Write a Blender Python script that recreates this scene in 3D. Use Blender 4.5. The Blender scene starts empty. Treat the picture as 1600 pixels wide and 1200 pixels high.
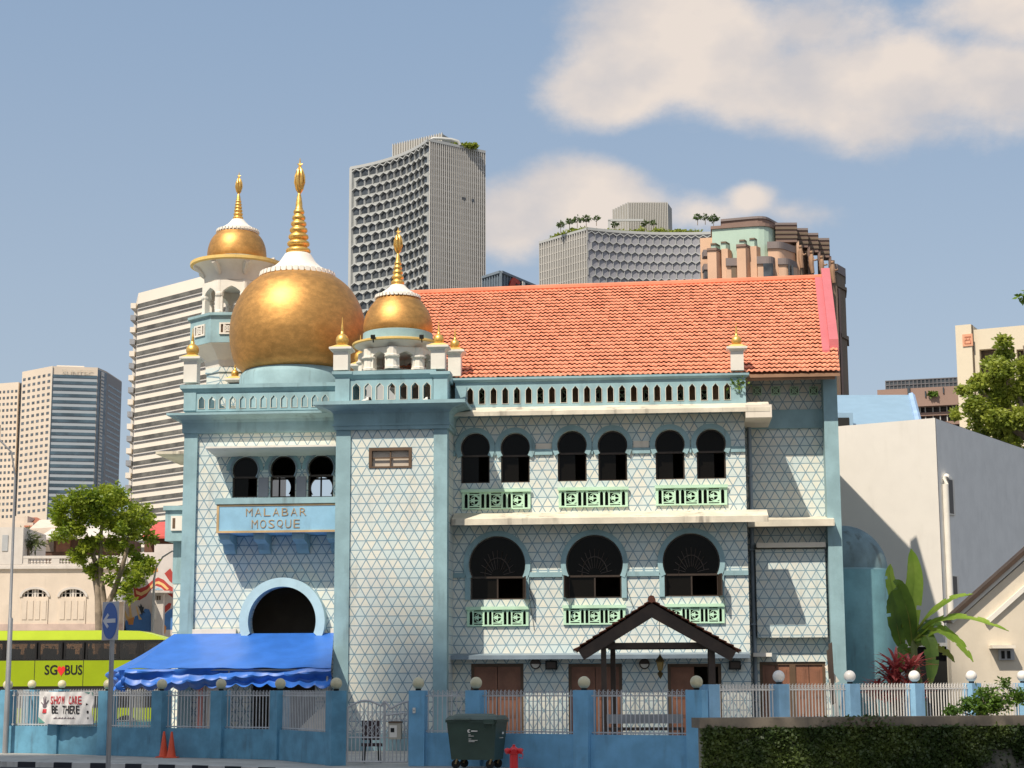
import bpy, bmesh, math, random
import numpy as np
from mathutils import Vector, Matrix
from mathutils.geometry import tessellate_polygon
random.seed(7); np.random.seed(7)
R = math.radians
scene = bpy.context.scene
COL = scene.collection
# ---------------------------------------------------------------- camera
FPX = 2800.0; HOR = 1068.0; ROLL = 0.004
CAMP = Vector((0, 0, 2.1))
th = math.atan((HOR - 600) / FPX)
fw = Vector((0, math.cos(th), math.sin(th))); up0 = Vector((0, -math.sin(th), math.cos(th))); rt0 = Vector((1, 0, 0))
rt = rt0 * math.cos(ROLL) - up0 * math.sin(ROLL); upv = up0 * math.cos(ROLL) + rt0 * math.sin(ROLL)
cd = bpy.data.cameras.new("camera"); cam = bpy.data.objects.new("camera", cd); COL.objects.link(cam)
cd.sensor_width = 36; cd.lens = FPX / 1600 * 36; cd.clip_end = 6000; cd.clip_start = 0.5
m = Matrix((rt, upv, -fw)).transposed().to_4x4(); m.translation = CAMP
cam.matrix_world = m
scene.camera = cam
def ray(px, py):
    return fw + rt * ((px - 800) / FPX) + upv * ((600 - py) / FPX)
def ground(px, py, z=0.0):
    d = ray(px, py); t = (z - CAMP.z) / d.z
    return CAMP + d * t
def atY(px, py, Y):
    d = ray(px, py); return CAMP + d * (Y / d.y)
# ---------------------------------------------------------------- light
YAW = R(-5.0)                      # the mosque's facade turns slightly to the left
sd = Vector((0.56, 1.0, -1.45))    # sunlight travel in the facade frame
sd.rotate(Matrix.Rotation(YAW, 3, 'Z')); sd.normalize()
sl = bpy.data.lights.new("sun", 'SUN'); sl.energy = 4.9; sl.angle = R(0.55); sl.color = (1.0, 0.90, 0.76)
so = bpy.data.objects.new("sun", sl); COL.objects.link(so); so.rotation_euler = sd.to_track_quat('-Z', 'Y').to_euler()
to_sun = -sd
SUN_EL = math.asin(to_sun.z); SUN_AZ = math.atan2(to_sun.x, to_sun.y)
world = bpy.data.worlds.new("World"); scene.world = world; world.use_nodes = True
def make_world():
    nt = world.node_tree; N = nt.nodes; Lk = nt.links; N.clear()
    out = N.new('ShaderNodeOutputWorld'); bg = N.new('ShaderNodeBackground')
    sky = N.new('ShaderNodeTexSky'); sky.sky_type = 'NISHITA'; sky.sun_disc = False
    sky.sun_elevation = SUN_EL; sky.sun_rotation = SUN_AZ
    sky.air_density = 1.0; sky.dust_density = 1.6; sky.ozone_density = 1.2
    tc = N.new('ShaderNodeTexCoord'); sx = N.new('ShaderNodeSeparateXYZ'); Lk.new(tc.outputs['Generated'], sx.inputs[0])
    def mth(op, a, b=None, c=None):
        n = N.new('ShaderNodeMath'); n.operation = op
        for i, q in enumerate((a, b, c)):
            if q is None: continue
            if isinstance(q, (int, float)): n.inputs[i].default_value = q
            else: Lk.new(q, n.inputs[i])
        return n.outputs[0]
    yy = mth('MAXIMUM', sx.outputs[1], 0.05)
    a = mth('DIVIDE', sx.outputs[0], yy); b = mth('DIVIDE', sx.outputs[2], yy)
    # distortion of the cloud outlines
    nz = N.new('ShaderNodeTexNoise'); nz.inputs['Scale'].default_value = 11; nz.inputs['Detail'].default_value = 10; nz.inputs['Roughness'].default_value = 0.62
    mp = N.new('ShaderNodeMapping'); mp.inputs['Scale'].default_value = (1, 1, 1.5); Lk.new(tc.outputs['Generated'], mp.inputs[0]); Lk.new(mp.outputs[0], nz.inputs['Vector'])
    m_ = None
    # cumulus positions as directions of the sky
    for px, py, rx, ry, s in [(955,140,125,75,1.0),(1085,75,210,120,1.0),(1060,0,150,90,.9),(1235,140,230,110,.85),(1330,190,230,70,.55),(1420,125,170,90,1.0),(1560,120,180,95,1.0),(1600,20,170,85,.95),(1250,40,150,80,.6),
                               (800,345,95,75,.95),(915,295,120,62,1.0),(960,330,110,70,.7),(1172,310,55,42,.85),(1110,335,110,40,.5),(1230,330,90,30,.3)]:
        d = ray(px, py); a0 = d.x / d.y; b0 = d.z / d.y
        da = mth('DIVIDE', mth('SUBTRACT', a, a0), rx / FPX); db = mth('DIVIDE', mth('SUBTRACT', b, b0), ry / FPX)
        q = mth('SQRT', mth('ADD', mth('MULTIPLY', da, da), mth('MULTIPLY', db, db)))
        v = mth('MULTIPLY', mth('SUBTRACT', 1.0, q), s)
        m_ = v if m_ is None else mth('SMOOTH_MAX', m_, v, 0.25)
    dens = mth('ADD', m_, mth('MULTIPLY', mth('SUBTRACT', nz.outputs[0], 0.42), 1.5))
    mr = N.new('ShaderNodeMapRange'); mr.interpolation_type = 'SMOOTHSTEP'; mr.inputs[1].default_value = 0.0; mr.inputs[2].default_value = 0.62; mr.inputs[4].default_value = 0.93
    Lk.new(dens, mr.inputs[0])
    nz2 = N.new('ShaderNodeTexNoise'); nz2.inputs['Scale'].default_value = 16; nz2.inputs['Detail'].default_value = 5; Lk.new(mp.outputs[0], nz2.inputs['Vector'])
    cr = N.new('ShaderNodeMix'); cr.data_type = 'RGBA'
    mr2 = N.new('ShaderNodeMapRange'); mr2.inputs[1].default_value = 0.38; mr2.inputs[2].default_value = 0.62; Lk.new(nz2.outputs[0], mr2.inputs[0])
    Lk.new(mr2.outputs[0], cr.inputs[0]); cr.inputs[6].default_value = CLOUD_A; cr.inputs[7].default_value = CLOUD_B
    mix = N.new('ShaderNodeMix'); mix.data_type = 'RGBA'
    # the sky's own blue, toned to the hazy tropical air
    ton = N.new('ShaderNodeMix'); ton.data_type = 'RGBA'; ton.blend_type = 'MULTIPLY'; ton.inputs[0].default_value = 1.0; ton.inputs[7].default_value = SKYTINT
    Lk.new(sky.outputs[0], ton.inputs[6])
    fl = N.new('ShaderNodeMix'); fl.data_type = 'RGBA'; fl.inputs[0].default_value = SKYFLAT[0]; Lk.new(ton.outputs[2], fl.inputs[6]); fl.inputs[7].default_value = SKYFLAT[1]
    # paler, greyer air low down
    lo = N.new('ShaderNodeMapRange'); lo.interpolation_type = 'SMOOTHSTEP'; lo.inputs[1].default_value = 0.12; lo.inputs[2].default_value = 0.44; lo.inputs[3].default_value = 1; lo.inputs[4].default_value = 0; Lk.new(sx.outputs[2], lo.inputs[0])
    fc = N.new('ShaderNodeMix'); fc.data_type = 'RGBA'; Lk.new(lo.outputs[0], fc.inputs[0]); fc.inputs[6].default_value = (3.35, 4.65, 6.45, 1); fc.inputs[7].default_value = (4.75, 5.6, 6.6, 1); Lk.new(fc.outputs[2], fl.inputs[7])
    # unseen broken cloud behind and overhead, added to make the ambient light more neutral
    nz3 = N.new('ShaderNodeTexNoise'); nz3.inputs['Scale'].default_value = 2.6; nz3.inputs['Detail'].default_value = 7; Lk.new(tc.outputs['Generated'], nz3.inputs['Vector'])
    r3 = N.new('ShaderNodeMapRange'); r3.interpolation_type = 'SMOOTHSTEP'; r3.inputs[1].default_value = 0.46; r3.inputs[2].default_value = 0.62; Lk.new(nz3.outputs[0], r3.inputs[0])
    r4 = N.new('ShaderNodeMapRange'); r4.interpolation_type = 'SMOOTHSTEP'; r4.inputs[1].default_value = 0.80; r4.inputs[2].default_value = 0.55; Lk.new(sx.outputs[1], r4.inputs[0])
    oth = mth('MULTIPLY', mth('MULTIPLY', r3.outputs[0], r4.outputs[0]), 0.8)
    dens_all = mth('MAXIMUM', mr.outputs[0], oth)
    Lk.new(dens_all, mix.inputs[0]); Lk.new(fl.outputs[2], mix.inputs[6]); Lk.new(cr.outputs[2], mix.inputs[7])
    Lk.new(mix.outputs[2], bg.inputs[0]); bg.inputs[1].default_value = SKY_STR
    Lk.new(bg.outputs[0], out.inputs[0])
SKY_STR = 0.10
CLOUD_A = (6.1, 5.75, 5.7, 1); CLOUD_B = (8.1, 7.1, 6.3, 1); SKYTINT = (1.0, 1.0, 1.0, 1); SKYFLAT = (0.6, (3.5, 4.6, 6.3, 1))
HAZE = 0.00018
make_world()
vs = scene.view_settings; vs.view_transform = 'Standard'; vs.look = 'None'; vs.gamma = 1; vs.exposure = 0.08; vs.use_curve_mapping = False

# ---------------------------------------------------------------- materials
class NT:
    def __init__(s, name):
        s.m = bpy.data.materials.new(name); s.m.use_nodes = True; s.t = s.m.node_tree; s.t.nodes.clear()
        s.out = s.n('ShaderNodeOutputMaterial'); s.b = s.n('ShaderNodeBsdfPrincipled'); s.l(s.b.outputs[0], s.out.inputs[0])
        s.tc = s.n('ShaderNodeTexCoord')
    def n(s, k): return s.t.nodes.new(k)
    def l(s, a, b): s.t.links.new(a, b)
    def math(s, op, a, b=None, c=None):
        n = s.n('ShaderNodeMath'); n.operation = op
        for i, q in enumerate((a, b, c)):
            if q is None: continue
            if isinstance(q, (int, float)): n.inputs[i].default_value = q
            else: s.l(q, n.inputs[i])
        return n.outputs[0]
    def noise(s, scale, detail=4, vec=None, rough=0.55, sc=(1, 1, 1)):
        n = s.n('ShaderNodeTexNoise'); n.inputs['Scale'].default_value = scale; n.inputs['Detail'].default_value = detail; n.inputs['Roughness'].default_value = rough
        mp = s.n('ShaderNodeMapping'); mp.inputs['Scale'].default_value = sc; s.l(vec or s.tc.outputs['Object'], mp.inputs[0]); s.l(mp.outputs[0], n.inputs['Vector'])
        return n.outputs[0]
    def ramp(s, f, a, b):
        n = s.n('ShaderNodeMapRange'); n.inputs[1].default_value = a; n.inputs[2].default_value = b; n.interpolation_type = 'SMOOTHSTEP'; s.l(f, n.inputs[0]); return n.outputs[0]
    def mix(s, f, a, b, mode='MIX'):
        n = s.n('ShaderNodeMix'); n.data_type = 'RGBA'; n.blend_type = mode
        for i, q in ((0, f), (6, a), (7, b)):
            if isinstance(q, (int, float)): n.inputs[i].default_value = q
            elif isinstance(q, tuple): n.inputs[i].default_value = (*q[:3], 1)
            else: s.l(q, n.inputs[i])
        return n.outputs[2]
    def bump(s, h, st, dist=0.02):
        n = s.n('ShaderNodeBump'); n.inputs['Strength'].default_value = st; n.inputs['Distance'].default_value = dist; s.l(h, n.inputs['Height']); s.l(n.outputs[0], s.b.inputs['Normal'])
    def col(s, c):
        if isinstance(c, tuple): s.b.inputs['Base Color'].default_value = (*c[:3], 1)
        else: s.l(c, s.b.inputs['Base Color'])
    def rough(s, r): s.b.inputs['Roughness'].default_value = r
MC = {}
def mulc(c, k): return tuple(min(1, x * k) for x in c)
def paint(name, c, rough=0.75, var=0.12, stain=0.0, scale=1.0, bump=0.25, metal=0.0, stain_col=(0.06, 0.055, 0.045)):
    if name in MC: return MC[name]
    t = NT(name)
    n1 = t.noise(1.3 * scale, 5); n2 = t.noise(14 * scale, 5)
    c1 = t.mix(t.ramp(n1, 0.3, 0.7), mulc(c, 1 - var), mulc(c, 1 + var))
    c2 = t.mix(t.math('MULTIPLY', t.ramp(n2, 0.45, 0.8), var * 1.5), c1, mulc(c, 0.7))
    if stain:
        st = t.noise(3.5 * scale, 6, sc=(1, 1, 0.12)); st2 = t.noise(0.9 * scale, 3)
        f = t.math('MULTIPLY', t.math('MULTIPLY', t.ramp(st, 0.5, 0.72), t.ramp(st2, 0.42, 0.65)), stain)
        c2 = t.mix(f, c2, stain_col)
    t.col(c2); t.rough(rough); t.b.inputs['Metallic'].default_value = metal
    if bump: t.bump(n2, bump, 0.01)
    MC[name] = t.m; return t.m
def gold(name, c, rough=0.42, metal=0.85, sc=1.0, patch=0.35):
    t = NT(name)
    n1 = t.noise(2.2 * sc, 8, rough=0.7, sc=(1, 1, 1.6)); n2 = t.noise(26 * sc, 6, rough=0.7); n3 = t.noise(1.0 * sc, 4, sc=(1.4, 1.4, 5))
    c1 = t.mix(t.ramp(n1, 0.35, 0.68), mulc(c, 1 - patch), mulc(c, 1 + patch * 0.55))
    c1 = t.mix(t.math('MULTIPLY', t.ramp(n2, 0.48, 0.62), 0.35), c1, mulc(c, 0.55))
    t.col(c1); t.b.inputs['Metallic'].default_value = metal
    r = t.n('ShaderNodeMapRange'); r.inputs[3].default_value = rough - 0.08; r.inputs[4].default_value = rough + 0.1; t.l(n1, r.inputs[0]); t.l(r.outputs[0], t.b.inputs['Roughness'])
    t.bump(t.math('ADD', n2, t.math('MULTIPLY', n3, 1.2)), 0.16, 0.02)
    return t.m
def lattice(name, h=0.305, s=0.352, w=0.052):
    """cream wall tiles with a blue triangular lattice"""
    t = NT(name)
    x = t.n('ShaderNodeSeparateXYZ'); t.l(t.tc.outputs['Object'], x.inputs[0])
    u = t.math('ADD', x.outputs[0], x.outputs[1])
    wob = t.noise(0.8, 2); u = t.math('ADD', u, t.math('MULTIPLY', t.math('SUBTRACT', wob, 0.5), 0.03))
    a = t.math('DIVIDE', x.outputs[2], h); us = t.math('DIVIDE', u, s); ha = t.math('MULTIPLY', a, 0.5)
    b = t.math('ADD', us, ha); c = t.math('SUBTRACT', us, ha)
    pa, pb, pc = (t.math('PINGPONG', q, 0.5) for q in (a, b, c))
    mn = t.math('MINIMUM', pa, t.math('MINIMUM', pb, pc))
    line = t.n('ShaderNodeMapRange'); line.inputs[1].default_value = w * 0.55; line.inputs[2].default_value = w * 1.35; line.inputs[3].default_value = 1; line.inputs[4].default_value = 0; t.l(mn, line.inputs[0])
    cb = t.n('ShaderNodeCombineXYZ')
    for i, q in enumerate((a, b, c)): t.l(t.math('FLOOR', q), cb.inputs[i])
    wn = t.n('ShaderNodeTexWhiteNoise'); t.l(cb.outputs[0], wn.inputs[0])
    n1 = t.noise(0.7, 4)
    base = t.mix(t.ramp(wn.outputs[0], 0.15, 0.95), (0.61, 0.70, 0.68), (0.75, 0.74, 0.64))
    base = t.mix(t.ramp(n1, 0.4, 0.75), base, (0.68, 0.68, 0.62))
    g = t.math('PINGPONG', t.math('ADD', t.math('MULTIPLY', a, 1.5), 0.22), 0.5)
    gl = t.n('ShaderNodeMapRange'); gl.inputs[1].default_value = 0.02; gl.inputs[2].default_value = 0.06; gl.inputs[3].default_value = 0.13; gl.inputs[4].default_value = 0; t.l(g, gl.inputs[0])
    base = t.mix(gl.outputs[0], base, (0.30, 0.36, 0.36))
    n2 = t.noise(9, 3)
    lc = t.mix(t.ramp(n2, 0.3, 0.7), (0.085, 0.21, 0.30), (0.15, 0.28, 0.36))
    col = t.mix(t.math('MULTIPLY', line.outputs[0], 0.86), base, lc)
    st = t.noise(3.0, 6, sc=(1, 1, 0.1)); st2 = t.noise(0.5, 3)
    col = t.mix(t.math('MULTIPLY', t.math('MULTIPLY', t.ramp(st, 0.5, 0.75), t.ramp(st2, 0.45, 0.62)), 0.30), col, (0.16, 0.15, 0.12))
    t.col(col); t.rough(0.42); t.bump(mn, 0.12, 0.01)
    return t.m
def tile_mat(name, c, wu, rv, var=0.22, wide=0.5):
    t = NT(name)
    x = t.n('ShaderNodeSeparateXYZ'); t.l(t.tc.outputs['UV'], x.inputs[0])
    cb = t.n('ShaderNodeCombineXYZ'); t.l(t.math('FLOOR', x.outputs[0]), cb.inputs[0]); t.l(t.math('FLOOR', x.outputs[1]), cb.inputs[1])
    wn = t.n('ShaderNodeTexWhiteNoise'); t.l(cb.outputs[0], wn.inputs[0])
    base = t.mix(wn.outputs[0], mulc(c, 1 - var), mulc(c, 1 + var * 0.6))
    n1 = t.noise(1.0, 5); base = t.mix(t.math('MULTIPLY', t.ramp(n1, 0.5, 0.8), 0.4), base, mulc(c, 0.6))
    n2 = t.noise(25, 4)
    base = t.mix(t.math('MULTIPLY', t.ramp(n2, 0.55, 0.8), 0.35), base, (0.12, 0.07, 0.05))
    t.col(base); t.rough(0.8); t.bump(n2, 0.2, 0.01); return t.m
def glass(name, c=(0.012, 0.014, 0.014), rough=0.08, spec=0.5):
    if name in MC: return MC[name]
    t = NT(name); n = t.noise(0.7, 3)
    t.col(t.mix(n, mulc(c, .7), mulc(c, 1.3))); t.rough(rough); t.b.inputs['Specular IOR Level'].default_value = spec
    t.bump(n, 0.05, 0.02)
    MC[name] = t.m; return t.m
def leafmat(name, c, c2, tr=0.35):
    t = NT(name); n1 = t.noise(1.1, 3); n2 = t.noise(9, 2)
    col = t.mix(t.ramp(n1, 0.35, 0.65), c, c2); col = t.mix(t.math('MULTIPLY', n2, 0.5), col, mulc(c, 0.6))
    t.col(col); t.rough(0.5)
    tl = t.n('ShaderNodeBsdfTranslucent'); t.l(t.mix(0.5, col, c2), tl.inputs[0])
    ms = t.n('ShaderNodeMixShader'); ms.inputs[0].default_value = tr; t.l(t.b.outputs[0], ms.inputs[1]); t.l(tl.outputs[0], ms.inputs[2]); t.l(ms.outputs[0], t.out.inputs[0])
    return t.m
M = {}
M['lattice'] = lattice('lattice_tiles')
M['blue'] = paint('light_blue_trim', (0.275, 0.425, 0.46), var=0.12, stain=0.4)
M['blue_fence'] = paint('blue_fence_paint', (0.115, 0.30, 0.43), var=0.16, stain=0.35, scale=1.6)
M['blue_fence2'] = paint('pale_blue_fence_paint', (0.17, 0.40, 0.60), var=0.12, stain=0.3, scale=1.6)
M['cream'] = paint('cream_plaster', (0.74, 0.67, 0.56), var=0.06, stain=0.35, stain_col=(0.2, 0.17, 0.13))
M['ledge'] = paint('stained_shaded_cream_ledge', (0.66, 0.60, 0.48), var=0.14, stain=0.8, stain_col=(0.14, 0.12, 0.1))  # stains darkened further to stand in for shade on the upper ledge
M['white'] = paint('white_plaster', (0.76, 0.72, 0.64), var=0.05, stain=0.2, stain_col=(0.3, 0.27, 0.22))
M['gold'] = gold('dome_gold', (0.61, 0.33, 0.105), rough=0.50, metal=0.80, sc=1.5, patch=.20)
M['gold2'] = gold('finial_gold', (0.88, 0.55, 0.15), rough=0.38, metal=0.75, sc=2.5, patch=0.2)
M['goldpaint'] = paint('gold_rim_paint', (0.72, 0.50, 0.16), rough=0.5, var=0.15, stain=0.3)
M['mint'] = paint('mint_grille', (0.50, 0.74, 0.54), rough=0.6, var=0.08, stain=0.2)
M['dark'] = paint('dark_void', (0.012, 0.013, 0.012), rough=0.9, var=0.1, bump=0)
M['bronze'] = paint('bronze_frame', (0.05, 0.035, 0.026), rough=0.45, var=0.15, metal=0.3)
M['brownwin'] = paint('brown_frame', (0.11, 0.065, 0.035), rough=0.6, var=0.15)
M['glass'] = glass('dark_glass', (.007, .006, .005), .15, .10)
M['door'] = paint('brown_door', (0.24, 0.105, 0.06), rough=0.55, var=0.14, scale=2)
M['wood'] = paint('dark_timber', (0.055, 0.034, 0.022), rough=0.6, var=0.2, scale=2)
M['grey'] = paint('grey_render', (0.42, 0.43, 0.44), var=0.06, stain=0.2)
M['pipe'] = paint('grey_pipe', (0.22, 0.28, 0.33), rough=0.5)
M['steel'] = paint('galvanised_steel', (0.34, 0.34, 0.34), rough=0.45, metal=0.5, var=0.1)
M['rail'] = paint('silver_railing', (0.50, 0.50, 0.50), rough=0.5, metal=0.15, var=0.1, scale=3)
M['roof'] = tile_mat('terracotta_tiles', (0.82, 0.315, 0.185), 1, 1, var=.10)
M['roof_old'] = tile_mat('old_brown_tiles', (0.34, 0.12, 0.065), 1, 1, var=0.4)
M['pink'] = paint('pink_metal_flashing', (0.55, 0.15, 0.16), rough=0.45, var=0.05)
M['soffit'] = paint('brown_soffit', (0.30, 0.17, 0.10), var=0.15)
M['sand'] = paint('sandy_inner_wall', (0.58, 0.40, 0.27), var=0.15)

# ---------------------------------------------------------------- mesh helpers
class Frame:
    def __init__(s, p, yaw=0.0):
        s.p = Vector(p); s.yaw = yaw; s.rm = Matrix.Rotation(yaw, 3, 'Z'); s.im = s.rm.transposed()
    def loc(s, w): return s.im @ (Vector(w) - s.p)
    def P(s, px, py, v=0.0):
        """pixel -> (u, z) where the sight line meets the local plane y = v"""
        o = s.loc(CAMP); d = s.im @ ray(px, py); t = (v - o.y) / d.y
        q = o + d * t; return q.x, q.z
    def R(s, v, x0, y0, x1, y1):
        ym = (y0 + y1) / 2; xm = (x0 + x1) / 2
        return s.P(x0, ym, v)[0], s.P(x1, ym, v)[0], s.P(xm, y1, v)[1], s.P(xm, y0, v)[1]
    def k(s, px, py, v=0.0):
        """metres per pixel there"""
        o = s.loc(CAMP); d = s.im @ ray(px, py); return (v - o.y) / d.y / FPX
def root(name, fr, label, cat, group=None, kind=None):
    o = bpy.data.objects.new(name, None); COL.objects.link(o); o.location = fr.p; o.rotation_euler = (0, 0, fr.yaw)
    o.empty_display_size = 0.3
    tag(o, label, cat, group, kind); return o
def tag(o, label=None, cat=None, group=None, kind=None):
    if label: o['label'] = label
    if cat: o['category'] = cat
    if group: o['group'] = group
    if kind: o['kind'] = kind
    return o
class MB:
    def __init__(s): s.v = []; s.f = []; s.mi = []; s.uv = None; s.cur = 0
    def face(s, pts):
        b = len(s.v); s.v += [tuple(p) for p in pts]; s.f.append(tuple(range(b, b + len(pts)))); s.mi.append(s.cur)
    def add(s, vs, fs):
        b = len(s.v); s.v += [tuple(p) for p in vs]; s.f += [tuple(b + i for i in f) for f in fs]; s.mi += [s.cur] * len(fs)
    def box(s, x0, x1, y0, y1, z0, z1):
        s.add([(x0,y0,z0),(x1,y0,z0),(x1,y1,z0),(x0,y1,z0),(x0,y0,z1),(x1,y0,z1),(x1,y1,z1),(x0,y1,z1)],
              [(0,3,2,1),(4,5,6,7),(0,1,5,4),(1,2,6,5),(2,3,7,6),(3,0,4,7)]); return s
    def frus(s, a, b, z0, z1):
        (x0,x1,y0,y1), (X0,X1,Y0,Y1) = a, b
        s.add([(x0,y0,z0),(x1,y0,z0),(x1,y1,z0),(x0,y1,z0),(X0,Y0,z1),(X1,Y0,z1),(X1,Y1,z1),(X0,Y1,z1)],
              [(0,3,2,1),(4,5,6,7),(0,1,5,4),(1,2,6,5),(2,3,7,6),(3,0,4,7)]); return s
    def prism(s, pts, v0, v1, holes=()):
        """outline in (u,z) with holes, thick from v0 to v1"""
        loops = [list(pts)] + [list(h) for h in holes]
        flat = [p for l in loops for p in l]; n = len(flat)
        tri = tessellate_polygon([[Vector((p[0], p[1], 0)) for p in l] for l in loops])
        vs = [(p[0], v0, p[1]) for p in flat] + [(p[0], v1, p[1]) for p in flat]
        fs = [tuple(t) for t in tri] + [tuple(i + n for i in reversed(t)) for t in tri]
        o = 0
        for l in loops:
            k = len(l)
            for i in range(k):
                j = (i + 1) % k; fs.append((o + i, o + j, n + o + j, n + o + i))
            o += k
        s.add(vs, fs); return s
    def extr(s, prof, u0, u1):
        """profile in (v,z) run along u"""
        n = len(prof)
        s.add([(u0, p[0], p[1]) for p in prof] + [(u1, p[0], p[1]) for p in prof],
              [tuple(range(n)), tuple(range(2 * n - 1, n - 1, -1))] + [(i, (i + 1) % n, n + (i + 1) % n, n + i) for i in range(n)]); return s
    def lathe(s, cx, cy, prof, seg=24, a0=0.0, a1=2 * math.pi, rot=0.0):
        full = abs(a1 - a0 - 2 * math.pi) < 1e-6
        ns = seg if full else seg + 1; vs = []; fs = []
        for r, z in prof:
            for i in range(ns):
                a = a0 + (a1 - a0) * i / seg + rot; vs.append((cx + r * math.cos(a), cy + r * math.sin(a), z))
        for j in range(len(prof) - 1):
            for i in range(seg):
                k = (i + 1) % ns; fs.append((j * ns + i, j * ns + k, (j + 1) * ns + k, (j + 1) * ns + i))
        if full:
            if prof[0][0] > 1e-4: fs.append(tuple(range(ns - 1, -1, -1)))
            if prof[-1][0] > 1e-4: fs.append(tuple((len(prof) - 1) * ns + i for i in range(ns)))
        s.add(vs, fs); return s
    def sph(s, c, r, seg=16, rings=10, sz=1.0):
        s.lathe(c[0], c[1], [(max(1e-5, r * math.sin(math.pi * i / rings)), c[2] - r * sz * math.cos(math.pi * i / rings)) for i in range(rings + 1)], seg); return s
    def tube(s, pts, r, seg=8, caps=True):
        pts = [Vector(p) for p in pts]; rs = r if isinstance(r, (list, tuple)) else [r] * len(pts); vs = []; fs = []
        ref = Vector((0.31, 0.2, 1)).normalized()
        for i, p in enumerate(pts):
            d = (pts[min(i + 1, len(pts) - 1)] - pts[max(i - 1, 0)]).normalized()
            a = d.cross(ref)
            if a.length < 0.1: a = d.cross(Vector((1, 0, 0)))
            a.normalize(); b = d.cross(a)
            for k in range(seg):
                an = 2 * math.pi * k / seg + math.pi / seg; vs.append(p + (a * math.cos(an) + b * math.sin(an)) * rs[i])
        for i in range(len(pts) - 1):
            for k in range(seg):
                j = (k + 1) % seg; fs.append((i * seg + k, i * seg + j, (i + 1) * seg + j, (i + 1) * seg + k))
        if caps: fs += [tuple(range(seg - 1, -1, -1)), tuple((len(pts) - 1) * seg + k for k in range(seg))]
        s.add(vs, fs); return s
    def obox(s, c, ax, ay, az):
        c, ax, ay, az = map(Vector, (c, ax, ay, az))
        P = [c + ax * i + ay * j + az * k for k in (-1, 1) for i, j in ((-1, -1), (1, -1), (1, 1), (-1, 1))]
        s.add(P, [(0,3,2,1),(4,5,6,7),(0,1,5,4),(1,2,6,5),(2,3,7,6),(3,0,4,7)]); return s
    def text(s, txt, u0, u1, z0, z1, v, depth=0.02, bold=0.0, fn=None, spacing=1.0):
        cu = bpy.data.curves.new('t', 'FONT'); cu.body = txt; cu.size = 1; cu.extrude = 0.01; cu.offset = bold; cu.resolution_u = 3; cu.space_character = spacing
        o = bpy.data.objects.new('t', cu); COL.objects.link(o); bpy.context.view_layer.update()
        me = o.evaluated_get(bpy.context.evaluated_depsgraph_get()).to_mesh()
        vs = [tuple(p.co) for p in me.vertices]; fs = [tuple(p.vertices) for p in me.polygons]
        xa = min(p[0] for p in vs); xb = max(p[0] for p in vs); ya = min(p[1] for p in vs); yb = max(p[1] for p in vs)
        vs = [(u0 + (p[0] - xa) / (xb - xa) * (u1 - u0), v - depth * (0.5 + p[2] * 50), z0 + (p[1] - ya) / (yb - ya) * (z1 - z0)) for p in vs]
        if fn: vs = [fn(p) for p in vs]
        s.add(vs, fs); bpy.data.objects.remove(o); bpy.data.curves.remove(cu); return s
    def letters(s, txt, u0, u1, z0, z1, v, fill=.8, **kw):
        c = (u1 - u0) / len(txt)
        for i, ch in enumerate(txt):
            if ch != ' ':
                w = c * fill * (.35 if ch == 'I' else 1); m = u0 + c * (i + .5); s.text(ch, m - w / 2, m + w / 2, z0, z1, v, **kw)
        return s
    def build(s, name, mats, parent=None, smooth=False, off=None, norm=True, weld=False, auto=None):
        me = bpy.data.meshes.new(name)
        vs = s.v if off is None else [(p[0] - off[0], p[1] - off[1], p[2] - off[2]) for p in s.v]
        me.from_pydata(vs, [], s.f)
        ms = mats if isinstance(mats, (list, tuple)) else [mats]
        for q in ms: me.materials.append(q)
        if len(ms) > 1: me.polygons.foreach_set('material_index', s.mi)
        if norm:
            bm = bmesh.new(); bm.from_mesh(me)
            if weld: bmesh.ops.remove_doubles(bm, verts=bm.verts, dist=1e-5)
            bmesh.ops.recalc_face_normals(bm, faces=bm.faces); bm.to_mesh(me); bm.free()
        if smooth:
            me.polygons.foreach_set('use_smooth', [True] * len(me.polygons))
            try: me.set_sharp_from_angle(angle=R(auto or 40))
            except Exception: pass
        me.update()
        o = bpy.data.objects.new(name, me); COL.objects.link(o)
        if parent: o.parent = parent
        if off is not None: o.location = off
        return o
def arc(cu, cz, r, a0, a1, n=20):
    return [(cu + r * math.cos(R(a0 + (a1 - a0) * i / n)), cz + r * math.sin(R(a0 + (a1 - a0) * i / n))) for i in range(n + 1)]
def neck(r, w): return w * (.87 if r < .6 else .95)
def keyhole(cu, cz, r, w, z0, n=24):
    nk = neck(r, w); t = math.degrees(math.acos(min(1, nk / r))); zn = cz - math.sqrt(max(0, r * r - nk * nk))
    return arc(cu, cz, r, -t, 180 + t, n) + [(cu - w, zn), (cu - w, z0), (cu + w, z0), (cu + w, zn)]
def rect(u0, u1, z0, z1): return [(u0, z0), (u1, z0), (u1, z1), (u0, z1)]
def slot(cu, w, z0, z1, tip): return [(cu - w, z0), (cu + w, z0), (cu + w, z1 - tip), (cu, z1), (cu - w, z1 - tip)]
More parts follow.
